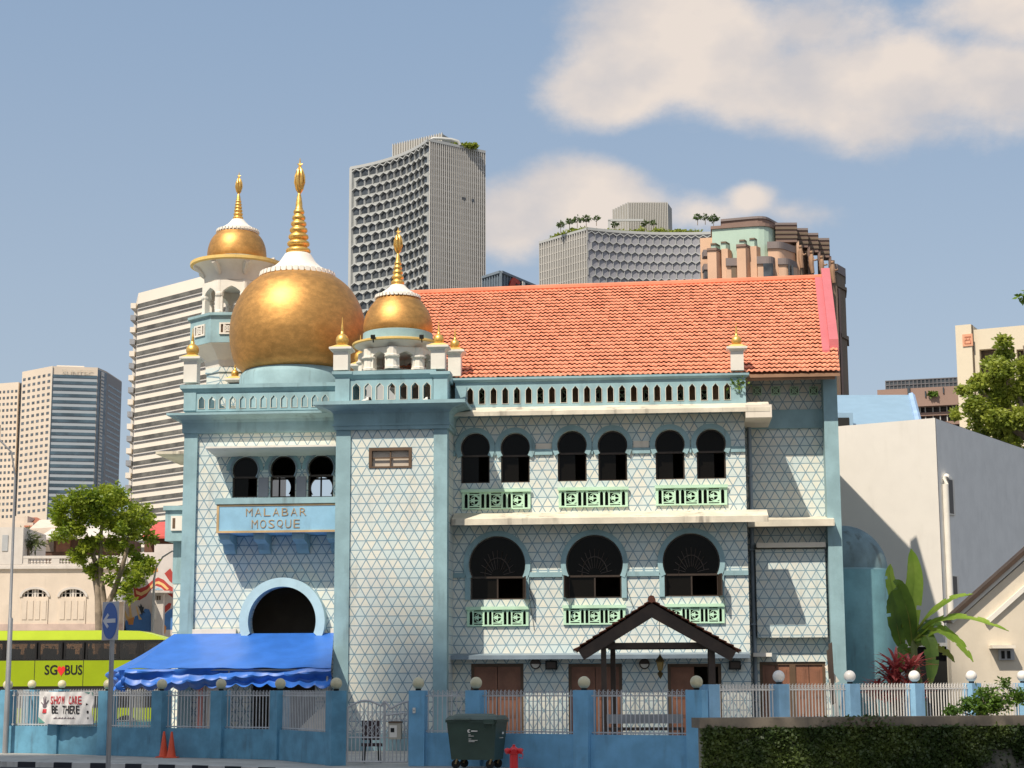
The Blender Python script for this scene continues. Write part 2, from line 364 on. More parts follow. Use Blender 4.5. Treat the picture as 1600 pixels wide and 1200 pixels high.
def leaves(name, pts, size, mat, parent=None, asp=1.7, tilt=0.9, seed=1, droop=0.0):
    """thousands of leaf-sized faces at the points"""
    rng = np.random.default_rng(seed); n = len(pts); pts = np.asarray(pts)
    d = rng.normal(size=(n, 3)); d[:, 2] = d[:, 2] * 0.6 - droop; d /= np.linalg.norm(d, axis=1)[:, None]
    q = rng.normal(size=(n, 3)); w = np.cross(d, q); w /= np.linalg.norm(w, axis=1)[:, None]
    sz = size * rng.uniform(0.6, 1.35, size=(n, 1))
    a = pts; b = pts + d * sz * 0.5 + w * sz / asp * 0.5; c = pts + d * sz; e = pts + d * sz * 0.5 - w * sz / asp * 0.5
    V = np.stack([a, b, c, e], axis=1).reshape(-1, 3)
    me = bpy.data.meshes.new(name); me.vertices.add(4 * n); me.vertices.foreach_set('co', V.ravel())
    me.loops.add(4 * n); me.loops.foreach_set('vertex_index', np.arange(4 * n)); me.polygons.add(n); me.polygons.foreach_set('loop_start', np.arange(0, 4 * n, 4)); me.polygons.foreach_set('loop_total', np.full(n, 4))
    me.update(); me.validate(); me.materials.append(mat)
    o = bpy.data.objects.new(name, me); COL.objects.link(o)
    if parent: o.parent = parent
    return o
def clump_points(clumps, dens, seed=3, shell=0.55):
    rng = np.random.default_rng(seed); out = []
    for (x, y, z, r, sq) in clumps:
        n = int(dens * r * r); d = rng.normal(size=(n, 3)); d /= np.linalg.norm(d, axis=1)[:, None]
        rr = r * (shell + (1 - shell) * rng.uniform(0, 1, n) ** 0.5) * (1 + 0.28 * np.sin(d[:, 0] * 5 + x * 3) * np.cos(d[:, 2] * 6 + y * 2) + 0.12 * rng.normal(size=n))
        p = d * rr[:, None]; p[:, 2] *= sq; out.append(p + np.array([x, y, z]))
    return np.concatenate(out)
def limited(items, name, mat, parent, smooth=False):
    """the first 100 as parts of their own, the rest as one"""
    for b in items[:100]: b.build(name, mat, parent, smooth)
    if len(items) > 100:
        r = MB()
        for b in items[100:]: r.add(b.v, b.f)
        tag(r.build(name, mat, parent, smooth), kind='stuff')
# ---------------------------------------------------------------- the mosque
o_ = atY(700, 1068, 60); MF = Frame((o_.x, o_.y, 0), YAW); F = MF
mosque = root('mosque', MF, 'light blue mosque clad in triangle patterned tiles with golden domes and an orange tiled roof', 'mosque')
VT, VL, VR, VB = -1.8, -0.4, 1.7, 15.0     # planes: tower front, left wing, recessed wall, back
def px(x, y, v=0): return F.P(x, y, v)
def U(x, y, v=0): return F.P(x, y, v)[0]
def Z(x, y, v=0): return F.P(x, y, v)[1]
TH = 0.32
ZTOP = Z(930, 640, 0)
# ---- main wing front wall
ua, ub = U(702, 850, 0), U(1168, 850, 0)
UE0, UE1 = ua, ub
up_w = [(742.6, 699.5), (805, 699.3), (893.7, 695.7), (957, 695.5), (1046.5, 694), (1110.8, 693)]
lo_w = [(776.7, 882, 937), (928.7, 880, 934.5), (1080, 877.5, 932)]
up_g = [(722, 829, 766, 796), (873, 981, 763, 792.5), (1024.5, 1136, 759.5, 789.5)]
lo_g = [(730, 826, 949.5, 978.5), (880.5, 977.5, 947, 976), (1040, 1132, 945, 974)]
doors = [(736, 818), (888, 972), (1043, 1127)]
holes = []; KW = []
for i, (cx, cy) in enumerate(up_w):
    cu, cz = px(cx, cy); k = F.k(cx, cy); r = 23.2 * k; w = 22.6 * k; z0 = Z(cx, [755, 754, 752, 751, 749, 748][i])
    holes.append(keyhole(cu, cz, r, w, z0)); KW.append((cu, cz, r, w, z0, k))
for cx, cy, yb in lo_w:
    cu, cz = px(cx, cy); k = F.k(cx, cy); r = 44.5 * k; w = 42 * k; z0 = Z(cx, yb)
    holes.append(keyhole(cu, cz, r, w, z0, 32)); KW.append((cu, cz, r, w, z0, k))
GR = []
for x0, x1, y0, y1 in up_g + lo_g:
    q = F.R(0, x0, y0, x1, y1); GR.append(q); holes.append(rect(q[0] + .06, q[1] - .06, q[2] + .05, q[3] - .05))
DR = []
for x0, x1 in doors:
    q = F.R(0, x0, 1037, x1, 1060); DR.append((q[0], q[1], 0.0, q[3])); holes.append(rect(q[0], q[1], 0.02, q[3]))
wall = MB(); wall.prism(rect(ua, ub, 0, ZTOP), 0, TH, holes)
wall.build('front_wall', M['lattice'], mosque)
# rooms behind: floors, back wall, ends; dark because closed
zf = Z(930, 1000, 0); zf2 = Z(930, 805, 0)
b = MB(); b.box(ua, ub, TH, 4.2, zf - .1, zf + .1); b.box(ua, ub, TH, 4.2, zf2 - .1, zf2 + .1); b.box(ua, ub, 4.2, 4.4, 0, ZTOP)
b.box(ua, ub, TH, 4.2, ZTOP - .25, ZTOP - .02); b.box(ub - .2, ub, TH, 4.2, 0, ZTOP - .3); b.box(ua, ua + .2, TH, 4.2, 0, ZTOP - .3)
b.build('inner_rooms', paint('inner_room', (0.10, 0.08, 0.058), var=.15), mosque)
# ---- windows
def window(cu, cz, r, w, z0, v, k, ring=True, bars=True, trim='blue', tw=7, panes=True, mid=False, vd=0.16):
    fr = MB()
    nk = neck(r, w); zt = cz - math.sqrt(max(0, r * r - nk * nk))
    n = 28; t = math.degrees(math.acos(min(1, nk / r)))
    outer = arc(cu, cz, r, -t, 180 + t, n); inner = arc(cu, cz, r - .045, -t, 180 + t, n)
    fr.prism(outer + inner[::-1], v + vd, v + vd + .06)
    fr.box(cu - w, cu + w, v + vd - .02, v + vd + .08, zt - .035, zt + .03)
    for s_ in (-1, 1): fr.box(cu + s_ * (w - .025) - .025, cu + s_ * (w - .025) + .025, v + vd, v + vd + .06, z0, zt - .035)
    fr.box(cu - w + .05, cu + w - .05, v + vd, v + vd + .06, z0, z0 + .05)
    if mid: fr.box(cu - .025, cu + .025, v + vd, v + vd + .05, z0 + .05, zt - .035)
    wn = fr.build('window', M['bronze'], mosque)
    if panes:
        g = MB(); g.prism(arc(cu, cz, r - .046, -t, 180 + t, n), v + vd + .03, v + vd + .036)
        g.build('glass_pane', M['glass'], wn)
        g = MB(); g.box(cu - w + .05, cu + (0.02 if mid else w * .2), v + vd + .04, v + vd + .046, z0 + .05, zt - .035); g.build('glass_pane', M['glass'], wn)
    if ring:
        T = tw * k; tr = MB()
        o = arc(cu, cz, r + T, -t, 180 + t, n); i_ = arc(cu, cz, r + .004, -t, 180 + t, n)
        tr.prism(o + i_[::-1], v - .09, v + .03)
        tr.build('window_surround', M[trim], wn)
    return wn
for i, (cu, cz, r, w, z0, k) in enumerate(KW):
    wn = window(cu, cz, r, w, z0, 0, k, tw=8 if i < 6 else 8, mid=i >= 6)
    if i >= 6:
        for s_ in (-1, 1):
            f = MB(); zt = cz - math.sqrt(r * r - neck(r, w) ** 2); T = 8 * k
            a_ = cu + s_ * (w + .004); c_ = cu + s_ * (w + T)
            f.box(min(a_, c_), max(a_, c_), -.07, .03, z0, zt - .004); f.build('window_surround', M['blue'], wn)
# open lower casements with a bright edge
for i, (cu, cz, r, w, z0, k) in enumerate(KW[6:]):
    zt = cz - math.sqrt(r * r - neck(r, w) ** 2)
    c = MB(); s_ = 1 if i != 1 else -1; u_ = cu + s_ * (w - .02)
    c.obox((u_ + s_ * .06, -.22, (z0 + zt) / 2), (.02 * s_, 0, 0), (.05 * s_, -.3, 0), (0, 0, (zt - z0) / 2))
    c.build('open_casement', M['bronze'], mosque)
for cu, cz, r, w, z0, k in KW[6:]:      # sunburst tracery in the big arches
    zt = cz - math.sqrt(r * r - neck(r, w) ** 2); t_ = MB()
    for i in range(11):
        a = math.pi * (i + .5) / 11; t_.tube([(cu + .2 * math.cos(a), .15, zt + .06 + .2 * math.sin(a)), (cu + r * .62 * math.cos(a), .15, zt + .06 + r * .9 * math.sin(a))], .014, 4)
        t_.tube([(cu + r * .45 * math.cos(a), .15, zt + .06 + r * .62 * math.sin(a)), (cu + r * .45 * math.cos(a + .28), .15, zt + .06 + r * .62 * math.sin(a + .28))], .02, 4)
    t_.build('sunburst_tracery', M['bronze'], mosque)
# trim bands between the windows
def bands(ws, y_of, thick, gaps):
    b = MB()
    zb = np.mean([w_[1] - math.sqrt(w_[2] ** 2 - neck(w_[2], w_[3]) ** 2) for w_ in ws])
    ed = [(w_[0] - w_[3] - 8 * w_[5], w_[0] + w_[3] + 8 * w_[5]) for w_ in ws]
    xs = [ua] + [q for e in ed for q in e] + [ub]
    for i in range(0, len(xs), 2):
        if xs[i + 1] - xs[i] > .02: MB().box(xs[i], xs[i + 1], -.07, .01, zb - .03, zb + thick).build('trim_band', M['blue'], mosque)
bands(KW[:6], 0, .16, 0); bands(KW[6:], 0, .13, 0)
cr = MB()
for a_, c_ in ((1, 2), (3, 4)):
    u0 = KW[a_][0] + KW[a_][3] + 10 * KW[a_][5]; u1 = KW[c_][0] - KW[c_][3] - 10 * KW[c_][5]; zb = KW[a_][1] - .1
    MB().box(u0, u1, -.05, .01, zb, zb + .22).build('relief_panel', M['cream'], mosque)
# ---- grilles with star and crescent
def grille(q, v):
    u0, u1, z0, z1 = q; W = u1 - u0; H = z1 - z0
    holes = []; orns = []; n = 3; cell = (W - .12) / n
    for i in range(n):
        c = u0 + .06 + cell * (i + .5); sw = cell * .075; hw = cell * .235
        for s_ in (-1, 1): holes.append(slot(c + s_ * cell * .385, sw, z0 + .05, z1 - .1, .07))
        zc0, zc1 = z0 + .12, z1 - .16
        holes.append(rect(c - hw, c + hw, zc0, zc1)); holes.append(rect(c - hw, c + hw, z0 + .05, z0 + .085)); holes.append(rect(c - hw, c + hw, z1 - .125, z1 - .09))
        zc = (zc0 + zc1) / 2; rr = (zc1 - zc0) / 2
        orn = MB(); orns.append(orn)
        # crescent open to the left
        A = arc(c + hw * .25, zc, rr, -150, 150, 18); B = arc(c - hw * .02, zc, rr * .74, -128, 128, 14)
        orn.prism(A + B[::-1], v + .02, v + .09)
        st = []
        for k in range(10):
            a = math.pi / 2 + math.pi + k * math.pi / 5 + .3; ra = (rr * .72) if k % 2 == 0 else rr * .3
            st.append((c - hw * .22 + ra * math.cos(a), zc + ra * math.sin(a)))
        orn.prism(st, v + .01, v + .08)
        orn.box(c - hw, c + hw, v + .03, v + .06, zc - .02, zc + .02)
    g = MB(); g.prism(rect(u0, u1, z0, z1), v, v + .1, holes)
    gr = g.build('vent_grille', M['mint'], mosque); [q_.build('star_and_crescent', M['mint'], gr) for q_ in orns]
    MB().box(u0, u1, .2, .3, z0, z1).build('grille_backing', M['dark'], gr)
    s = MB(); s.box(u0 - .03, u1 + .03, v - .06, v, z1 - .07, z1 + .03); s.build('lintel', M['mint'], gr)
for q in GR: grille(q, -.08)
# ---- doors of the ground floor
def panel_door(u0, u1, z0, z1, v, open_leaf=None, parent=mosque, mat='door'):
    f = MB(); f.box(u0, u0 + .1, v, v + .12, z0, z1); f.box(u1 - .1, u1, v, v + .12, z0, z1); f.box(u0 + .1, u1 - .1, v, v + .12, z1 - .1, z1)
    d = f.build('door', M['brownwin'], parent); mid = (u0 + u1) / 2
    for i, (a, c) in enumerate(((u0 + .1, mid - .01), (mid + .01, u1 - .1))):
        if open_leaf == i: continue
        l = MB(); l.box(a, c, v + .05, v + .09, z0, z1 - .1); zz = [z0 + .15, z0 + .9, z0 + 1.0, z0 + 1.5, z0 + 1.6, z1 - .25]
        for k in range(0, 6, 2):
            l.box(a + .1, c - .1, v + .03, v + .05, zz[k], zz[k + 1]); l.box(a + .16, c - .16, v + .015, v + .03, zz[k] + .06, zz[k + 1] - .06)
        lf = l.build('door_leaf', M[mat], d)
        tag(lf)
    return d
for i, q in enumerate(DR): panel_door(q[0], q[1], q[2], q[3], .04, open_leaf=1 if i == 2 else None)
# door lattice inlay bars (brass)
# ---- ledges of the main wing
def sloped_ledge(x0, x1, ybot, ytop, v, proj, name='window_ledge', mat='ledge', yl=None, drop=.12, th=.16):
    u0 = U(x0, ybot, v - proj); u1 = U(x1, ybot, v - proj); zb = Z((x0 + x1) / 2, ybot, v - proj)
    zt = Z((x0 + x1) / 2, ytop, v)
    m_ = MB(); m_.extr([(v - proj, zb), (v - proj, zb + th), (v - .002, zt), (v - .002, zt - th - .05)], u0, u1)
    return m_.build(name, M[mat], mosque)
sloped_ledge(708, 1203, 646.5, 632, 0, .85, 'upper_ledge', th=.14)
b = MB(); q = F.R(-.85, 1168, 632, 1206, 652); b.box(ub + .01, q[1], -.84, VR, q[2], q[3]); b.build('ledge_end_block', M['cream'], mosque)
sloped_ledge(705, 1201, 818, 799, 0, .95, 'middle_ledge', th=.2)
sloped_ledge(702, 1172, 1029.5, 1020, 0, .75, 'door_ledge', 'pipe', th=.13)
# ---- parapets with pointed slots
def parapet(x0, x1, y_cap_t, y_cap_b, y_slot_t, y_slot_b, y_base, v, n, sx0, sx1, sw, th=.2, cap=.12, plaster='blue'):
    u0 = U(x0, y_base, v); u1 = U(x1, y_base, v); xm = (x0 + x1) / 2
    zb, zs0, zs1, zc0, zc1 = (Z(xm, y, v) for y in (y_base, y_slot_b, y_slot_t, y_cap_b, y_cap_t))
    hs = []
    for i in range(n):
        c = U(sx0 + (sx1 - sx0) * i / (n - 1), (y_slot_t + y_slot_b) / 2, v); hs.append(slot(c, sw, zs0, zs1, .12))
    w = MB(); w.prism(rect(u0, u1, zb, zc0), v, v + th, hs); pr = w.build('parapet', M[plaster], mosque)
    c = MB(); c.frus((u0, u1, v - .02, v + th + .02), (u0 - cap, u1 + cap, v - cap, v + th + cap), zc0, (zc0 + zc1) / 2); c.box(u0 - cap, u1 + cap, v - cap, v + th + cap, (zc0 + zc1) / 2, zc1)
    c.build('coping', M[plaster], pr)
    e = MB()
    for h in hs:
        i_ = [((p[0] - h[3][0]) * .82 + h[3][0], (p[1] - zs0) * .95 + zs0 + .012) for p in h]
        e.prism([(p[0], p[1]) for p in [(h[3][0] + (q[0] - h[3][0]) * 1.16, zs0 + (q[1] - zs0) * 1.03 - .01) for q in h]], v - .018, v - .002, [[(q[0], q[1]) for q in h]])
    e.build('slot_edging', M['cream'], pr)
    return pr, (u0, u1, zb, zc1)
pm, pmb = parapet(711, 1166, 587.5, 594, 602, 628, 641, -.15, 23, 734.6, 1136.4, .098, th=.13)
# ---- tower with its pilasters, cornice and parapet
t0, t1 = U(523, 850, VT), U(698.5, 850, VT); pl = U(546, 850, VT); pr_ = U(677, 850, VT)
ztc = Z(610, 668, VT); zp0 = Z(610, 630, VT); TD = 3.7
tb = MB(); wq = F.R(VT, 576, 699, 643, 731)
tb.prism(rect(t0 + .01, t1 - .01, 0, zp0), VT + .06, VT + .3, [rect(*wq)])
tb.box(t0 + .01, t0 + .25, VT + .3, VT + TD, 0, zp0); tb.box(t1 - .25, t1 - .01, VT + .3, VT + TD, 0, zp0); tb.box(t0 + .25, t1 - .25, VT + TD - .2, VT + TD, 0, zp0 - .02)
tb.box(t0 + .25, t1 - .25, VT + .3, VT + TD - .2, zp0 - .25, zp0 - .03)
tb.build('tower_wall', M['lattice'], mosque)
pb = MB()
for a_, c_ in ((t0, pl), (pr_, t1)): pb.box(a_, c_, VT, VT + .45, 0, ztc)
pb.box(pl, pr_, VT + .02, VT + .059, 0, .55)
pb.box(t1 - .35, t1 + .004, VT + TD - 1.9, VT + TD - 1.4, 0, .01)
pb.build('pilasters', M['blue'], mosque)
f = MB(); u0, u1, z0, z1 = wq; v = VT + .03
f.box(u0, u0 + .1, v, v + .12, z0, z1); f.box(u1 - .1, u1, v, v + .12, z0, z1); f.box(u0 + .1, u1 - .1, v, v + .12, z1 - .1, z1); f.box(u0 + .1, u1 - .1, v, v + .12, z0, z0 + .06)
f.box((u0 + u1) / 2 - .02, (u0 + u1) / 2 + .02, v + .04, v + .1, z0 + .06, z1 - .1); f.box(u0 + .1, u1 - .1, v + .05, v + .09, (z0 + z1) / 2 - .02, (z0 + z1) / 2 + .02)
w_ = f.build('window', M['brownwin'], mosque); g = MB(); g.box(u0 + .1, u1 - .1, v + .15, v + .19, z0 + .06, z1 - .1); g.build('frosted_pane', paint('frosted_pane', (0.55, 0.47, 0.38), rough=.3, var=.04, bump=0), w_)
def cove(name, u0, u1, v0, v1, z0, z1, p, steps, mat='blue', parent=mosque):
    c = MB(); prev = (u0 - .0, u1 + .0, v0 - .0, v1); zz = z0
    for dz, pp in steps:
        zn = z0 + (z1 - z0) * dz; cur = (u0 - p * pp, u1 + p * pp, v0 - p * pp, v1)
        if zn - zz > 1e-4: c.frus(prev, cur, zz, zn)
        zz = zn; prev = cur
    return c.build(name, M[mat], parent)
CV = [(.0, .12), (.22, .14), (.221, .30), (.40, .32), (.401, .22), (.5, .3), (.6, .44), (.7, .62), (.78, .82), (.781, 1.0), (1.0, 1.0)]
zcb = Z(610, 671, VT); cove('tower_cornice', t0, t1, VT, VT + TD, zcb, zp0, .66, [(.0, .1), (.14, .11), (.15, .17), (.22, .18), (.23, .10), (.60, .13), (.70, .22), (.78, .42), (.86, .82), (.87, 1.0), (1.0, 1.0)])
pt, ptb = parapet(547, 676, 579.5, 591, 598, 624, 630, VT + .02, 7, 556.5, 667, .115)
# corner posts and side runs of the tower parapet
def post(x0, x1, yt, yb, v, w, name='parapet_post', mat='blue'):
    q = F.R(v, x0, yt, x1, yb); b = MB(); b.box(q[0], q[1], v, v + w, q[2], q[3]); return b.build(name, M[mat], mosque), q
PC = []
for x0, x1 in ((523.5, 546), (677, 699)):
    o, q = post(x0, x1, 590, 630, VT - .03, .5); PC.append(q)
    c = MB(); c.frus((q[0], q[1], VT - .03, VT + .47), (q[0] - .1, q[1] + .1, VT - .13, VT + .57), q[3], q[3] + .1); c.box(q[0] - .1, q[1] + .1, VT - .13, VT + .57, q[3] + .1, q[3] + .2); c.build('coping', M['blue'], o)
for uu in (PC[0][0] + .12, PC[1][1] - .32):
    b = MB(); zz = ptb[2]; z2 = ptb[3] - .22; hs = [slot(VT + .9 + i * .42, .1, zz + .15, z2 - .2, .12) for i in range(6)]
    b.prism(rect(VT + .48, VT + TD, zz, z2), 0, .2, hs); b.v = [(uu + p[1], p[0], p[2]) for p in b.v]
    o = b.build('parapet', M['blue'], mosque); c = MB(); c.box(uu - .1, uu + .3, VT + .58, VT + TD, z2, z2 + .2); c.build('coping', M['blue'], o)
# ---- left wing
l0, l1 = U(285.5, 850, VL), U(524, 850, VL); lp = U(305, 850, VL)
zlt = Z(400, 640, VL); zlp = Z(400, 675, VL)
aw = []
for cx, cy in ((382.5, 734), (441.8, 732.3), (500.8, 731)):
    cu, cz = px(cx, cy, VL); k = F.k(cx, cy, VL); aw.append((cu, cz, 20.8 * k, 20 * k, Z(cx, 777, VL), k))
ecu, ecz = px(443.5, 971, VL); ek = F.k(443, 971, VL); er = 53.5 * ek
lw = MB(); hs = [keyhole(*w_[:5]) for w_ in aw] + [keyhole(ecu, ecz, er, er * .94, 0.02, 40)]
lw.prism(rect(l0, t0 + .1, 0, zlt), VL + .05, VL + .3, hs)
lw.build('left_wing_wall', M['lattice'], mosque)
LB = VL + 8.0
bw = [(px(437, 762, LB)), (px(502, 762, LB))]; kk = F.k(470, 762, LB)
side = MB()
side.box(l0, l0 + .25, VL + .3, LB, 0, zlt)
side.build('side_wall', M['lattice'], mosque)
back = MB(); bh = [keyhole(c[0], c[1], 17.5 * kk, 16.5 * kk, c[1] - .45, 20) for c in bw]
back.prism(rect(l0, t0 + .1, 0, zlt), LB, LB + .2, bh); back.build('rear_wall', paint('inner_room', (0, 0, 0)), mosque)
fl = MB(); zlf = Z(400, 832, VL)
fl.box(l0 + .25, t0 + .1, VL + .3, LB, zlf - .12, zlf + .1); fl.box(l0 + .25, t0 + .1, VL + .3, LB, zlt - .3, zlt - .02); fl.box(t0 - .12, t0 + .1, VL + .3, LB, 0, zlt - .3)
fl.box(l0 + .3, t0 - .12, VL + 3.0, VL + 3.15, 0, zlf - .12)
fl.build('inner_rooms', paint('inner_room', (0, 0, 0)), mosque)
for c in bw:
    f = MB(); f.box(c[0] - .03, c[0] + .03, LB - .05, LB, c[1] - .45, c[1] + .4); f.box(c[0] - .4, c[0] + .4, LB - .05, LB, c[1] + .3, c[1] + .36); f.build('rear_window_bar', M['bronze'], mosque)
for i, w_ in enumerate(aw):
    window(*w_[:5], VL + .05, w_[5], tw=2.2, trim='pipe', panes=(i == 0), vd=.1)
    # wide flat hood band round each arch
    T0, T1 = 2.4 * w_[5], 8.5 * w_[5]; t_ = 0; h = MB()
    h.prism(arc(w_[0], w_[1], w_[2] + T1, -2, 182, 24) + arc(w_[0], w_[1], w_[2] + T0, -2, 182, 24)[::-1], VL - .0, VL + .049); h.build('arch_band', M['blue'], mosque)
for i in range(2):
    cp = MB()
    u0 = aw[i][0] + aw[i][3] + .05; u1 = aw[i + 1][0] - aw[i + 1][3] - .05; zt = aw[i][1] - .28
    cp.box(u0, u1, VL - .06, VL + .049, aw[i][4], zt)
    cp.build('window_pier', paint('mauve_grey_pier', (0.25, 0.24, 0.27), var=.05), mosque)
pb = MB(); pb.box(l0 - .03, lp, VL - .05, VL + .4, 0, zlp); pb.box(lp, t0, VL + .0, VL + .05, zlp - .04, zlt - .05); pb.build('corner_pilaster', M['blue'], mosque)
zbb = Z(350, 983, VL)
MB().box(lp, ecu - er * 1.4, VL - .1, VL + .045, zbb - .4, zbb).build('base_band', M['cream'], mosque); MB().box(ecu + er * 1.4, t0 - .01, VL - .1, VL + .045, zbb - .4, zbb).build('base_band', M['cream'], mosque)
cove('left_cornice', l0 - .03, t0 - .02, VL - .05, VL + 1.5, Z(400, 676, VL), Z(400, 644, VL - .4), .50, [(0, .1), (.15, .12), (.55, .14), (.70, .24), (.80, .5), (.88, .85), (.881, 1.0), (1.0, 1.0)])
pll, plb = parapet(287, 523, 600, 612, 618, 637, 641.5, VL - .1, 13, 315, 508, .1)
o, q = post(287, 306, 611, 641.5, VL - .13, .45)
sp = MB(); sp.box(plb[0], plb[0] + .2, VL + .32, LB, plb[2], plb[3] - .02); sp.build('side_parapet', M['blue'], mosque)
rf = MB(); rf.box(l0, t0 + .1, VL + .1, LB + .1, zlt, zlt + .05); rf.build('flat_roof', M['grey'], mosque)
# canopy over the balcony windows: thin slab with a sloping soffit
x0u, x1u = U(321, 698, VL - 1.25), t0 + .02; zc = Z(420, 699, VL - 1.25); zi = Z(420, 712, VL - .02)
c = MB(); ui = U(337, 712, VL)
c.add([(x0u, VL - 1.25, zc), (x1u, VL - 1.25, zc), (x1u, VL + .04, zi - .02), (ui, VL + .04, zi - .02), (x0u, VL - 1.25, zc + .06), (x1u, VL - 1.25, zc + .06), (x1u, VL + .04, zc + .18), (ui, VL + .04, zc + .18)],
      [(0, 3, 2, 1), (4, 5, 6, 7), (0, 1, 5, 4), (1, 2, 6, 5), (2, 3, 7, 6), (3, 0, 4, 7)])
c.build('window_canopy', M['white'], mosque)
# name balcony
VBAL = VL - 1.15
bx = F.R(VBAL, 339, 787, 523, 832); b = MB(); UBR = t0 + .0
b.box(bx[0], UBR, VBAL, VL + .04, bx[2], bx[3]); bal = b.build('name_balcony', paint('sign_blue', (0.27, 0.50, 0.66), var=.1, stain=.25), mosque)
tr = MB(); tr.box(bx[0] - .07, UBR, VBAL - .06, VL + .03, bx[3], bx[3] + .2); tr.build('balcony_coping', M['blue'], bal)
gl = MB(); gt = .07
gl.box(bx[0] - .01, bx[0] + gt, VBAL - .02, VBAL - .001, bx[2] + gt, bx[3] - gt); gl.box(bx[0] - .01, UBR - .02, VBAL - .02, VBAL - .001, bx[2], bx[2] + gt); gl.box(bx[0] - .01, UBR - .02, VBAL - .02, VBAL - .001, bx[3] - gt, bx[3] - .002)
gl.build('gilt_border', paint('gilt_border', (0.52, 0.36, 0.18), var=.2), bal)
q = F.R(VBAL, 382.5, 794, 480.5, 806); GLT = paint('gilt_letter', (0.42, 0.30, 0.17), var=.2, bump=0); MB().letters('MALABAR', q[0], q[1], q[2], q[3], VBAL, .72, depth=.02, bold=-.012).build('gilt_lettering', GLT, bal)
q = F.R(VBAL, 391.5, 812, 470, 825); MB().letters('MOSQUE', q[0], q[1], q[2], q[3], VBAL, .72, depth=.02, bold=-.012).build('gilt_lettering', GLT, bal)
for x0, x1 in ((343, 361), (398, 416), (458, 477), (512, 526)):
    u0, u1 = U(x0, 840, VL - .8), U(x1, 840, VL - .8); zb = bx[2]
    pf = [(VL + .04, zb - .62), (VL - .1, zb - .6), (VL - .25, zb - .5), (VL - .35, zb - .32), (VL - .7, zb - .28), (VL - 1.0, zb - .2), (VL - 1.0, zb), (VL + .04, zb)]
    k = MB(); k.extr(pf, u0, min(u1, UBR - .01)); k.build('bracket', M['blue'], mosque)
# entrance arch
ar = MB(); n = 48; po = arc(ecu, ecz, er + 14 * ek, -25, 205, n); pi_ = arc(ecu, ecz, er + .0, -20, 200, n)
ar.prism(po + pi_[::-1], VL - .32, VL + .3)
ar.box(po[0][0] - .28, po[0][0] + .34, VL - .32, VL + .04, po[0][1] - .18, po[0][1]); ar.box(po[-1][0] - .34, po[-1][0] + .28, VL - .32, VL + .04, po[0][1] - .18, po[0][1])
ar.build('entrance_arch', paint('arch_paint', (0.44, 0.62, 0.68), var=.08, stain=.2), mosque)
# ---- recessed bay at the right end
r0, r1 = ub - .3, U(1294, 850, VR); zr = Z(1240, 588, VR); q0, q1 = U(1294, 850, .95), U(1316, 850, .95)
dq = F.R(VR, 1187, 1034, 1290, 1060)
w = MB(); w.prism(rect(r0, q0 + .1, 0, zr), VR, VR + .3, [rect(dq[0], dq[1], .02, dq[3])]); w.build('recessed_wall', M['lattice'], mosque)
panel_door(dq[0], (dq[0] + dq[1]) / 2, 0, dq[3], VR + .05); panel_door((dq[0] + dq[1]) / 2, dq[1], 0, dq[3], VR + .05)
b = MB(); b.box(q0, q1, .95, VB, 0, zr + .1); b.build('end_pilaster', M['blue'], mosque)
q = F.R(VR - .12, 1171, 640, 1293, 669); b = MB(); b.box(q[0], q0, VR - .12, VR, q[2], q[3]); b.build('beam', M['blue'], mosque)
# vents, ledge, box bay and small ledges
for cx in (1183, 1212, 1241, 1271):
    cu, cz = px(cx, 611, VR); v = MB(); s_ = .15; v.prism(rect(cu - s_, cu + s_, cz - s_, cz + s_), VR - .06, VR - .001, [rect(cu - s_ + .03, cu + s_ - .03, cz - s_ + .03, cz + s_ - .03)])
    for a in (45, 135): v.obox((cu, VR - .03, cz), (.15 * math.cos(R(a)), 0, .15 * math.sin(R(a))), (0, .02, 0), (-.02 * math.sin(R(a)), 0, .02 * math.cos(R(a))))
    v.prism(arc(cu, cz, .09, 0, 340, 12) + arc(cu, cz, .06, 0, 340, 12)[::-1], VR - .05, VR - .002)
    o = v.build('vent_block', M['mint'], mosque); d = MB(); d.box(cu - s_ + .03, cu + s_ - .03, VR - .012, VR - .004, cz - s_ + .03, cz + s_ - .03); d.build('vent_opening', M['dark'], o)
sp = 1.2; u0, u1 = U(1168, 815, VR - sp), U(1304, 815, VR - sp); zb = Z(1240, 822, VR - sp)
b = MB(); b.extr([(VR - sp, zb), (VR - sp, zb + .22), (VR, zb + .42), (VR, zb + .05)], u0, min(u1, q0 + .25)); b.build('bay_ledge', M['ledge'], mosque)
bq = F.R(VR - .4, 1182, 858, 1291, 996); b = MB(); b.box(bq[0], bq[1], VR - .4, VR, bq[2], bq[3]); b.build('box_bay', M['lattice'], mosque)
q = F.R(VR - .7, 1182, 849, 1290, 855); b = MB(); b.box(q[0], q[1], VR - .7, VR, q[2], q[3] + .03); b.build('bay_cap_ledge', M['cream'], mosque)
q = F.R(VR - .7, 1177, 1020, 1206, 1026); b = MB(); b.box(q[0], q[1], VR - .7, VR, q[2], q[3]); b.build('small_ledge', M['white'], mosque)
ud = U(1175, 850, VR - .2); zt_ = Z(1175, 645, VR - .2); b = MB(); b.tube([(ud, VR - .2, 0), (ud, VR - .2, zt_)], .075, 10)
for zz in (1.5, 4, 6.5, 9): b.box(ud - .1, ud + .1, VR - .3, VR, zz, zz + .05)
b.build('drain_pipe', M['pipe'], mosque, True)
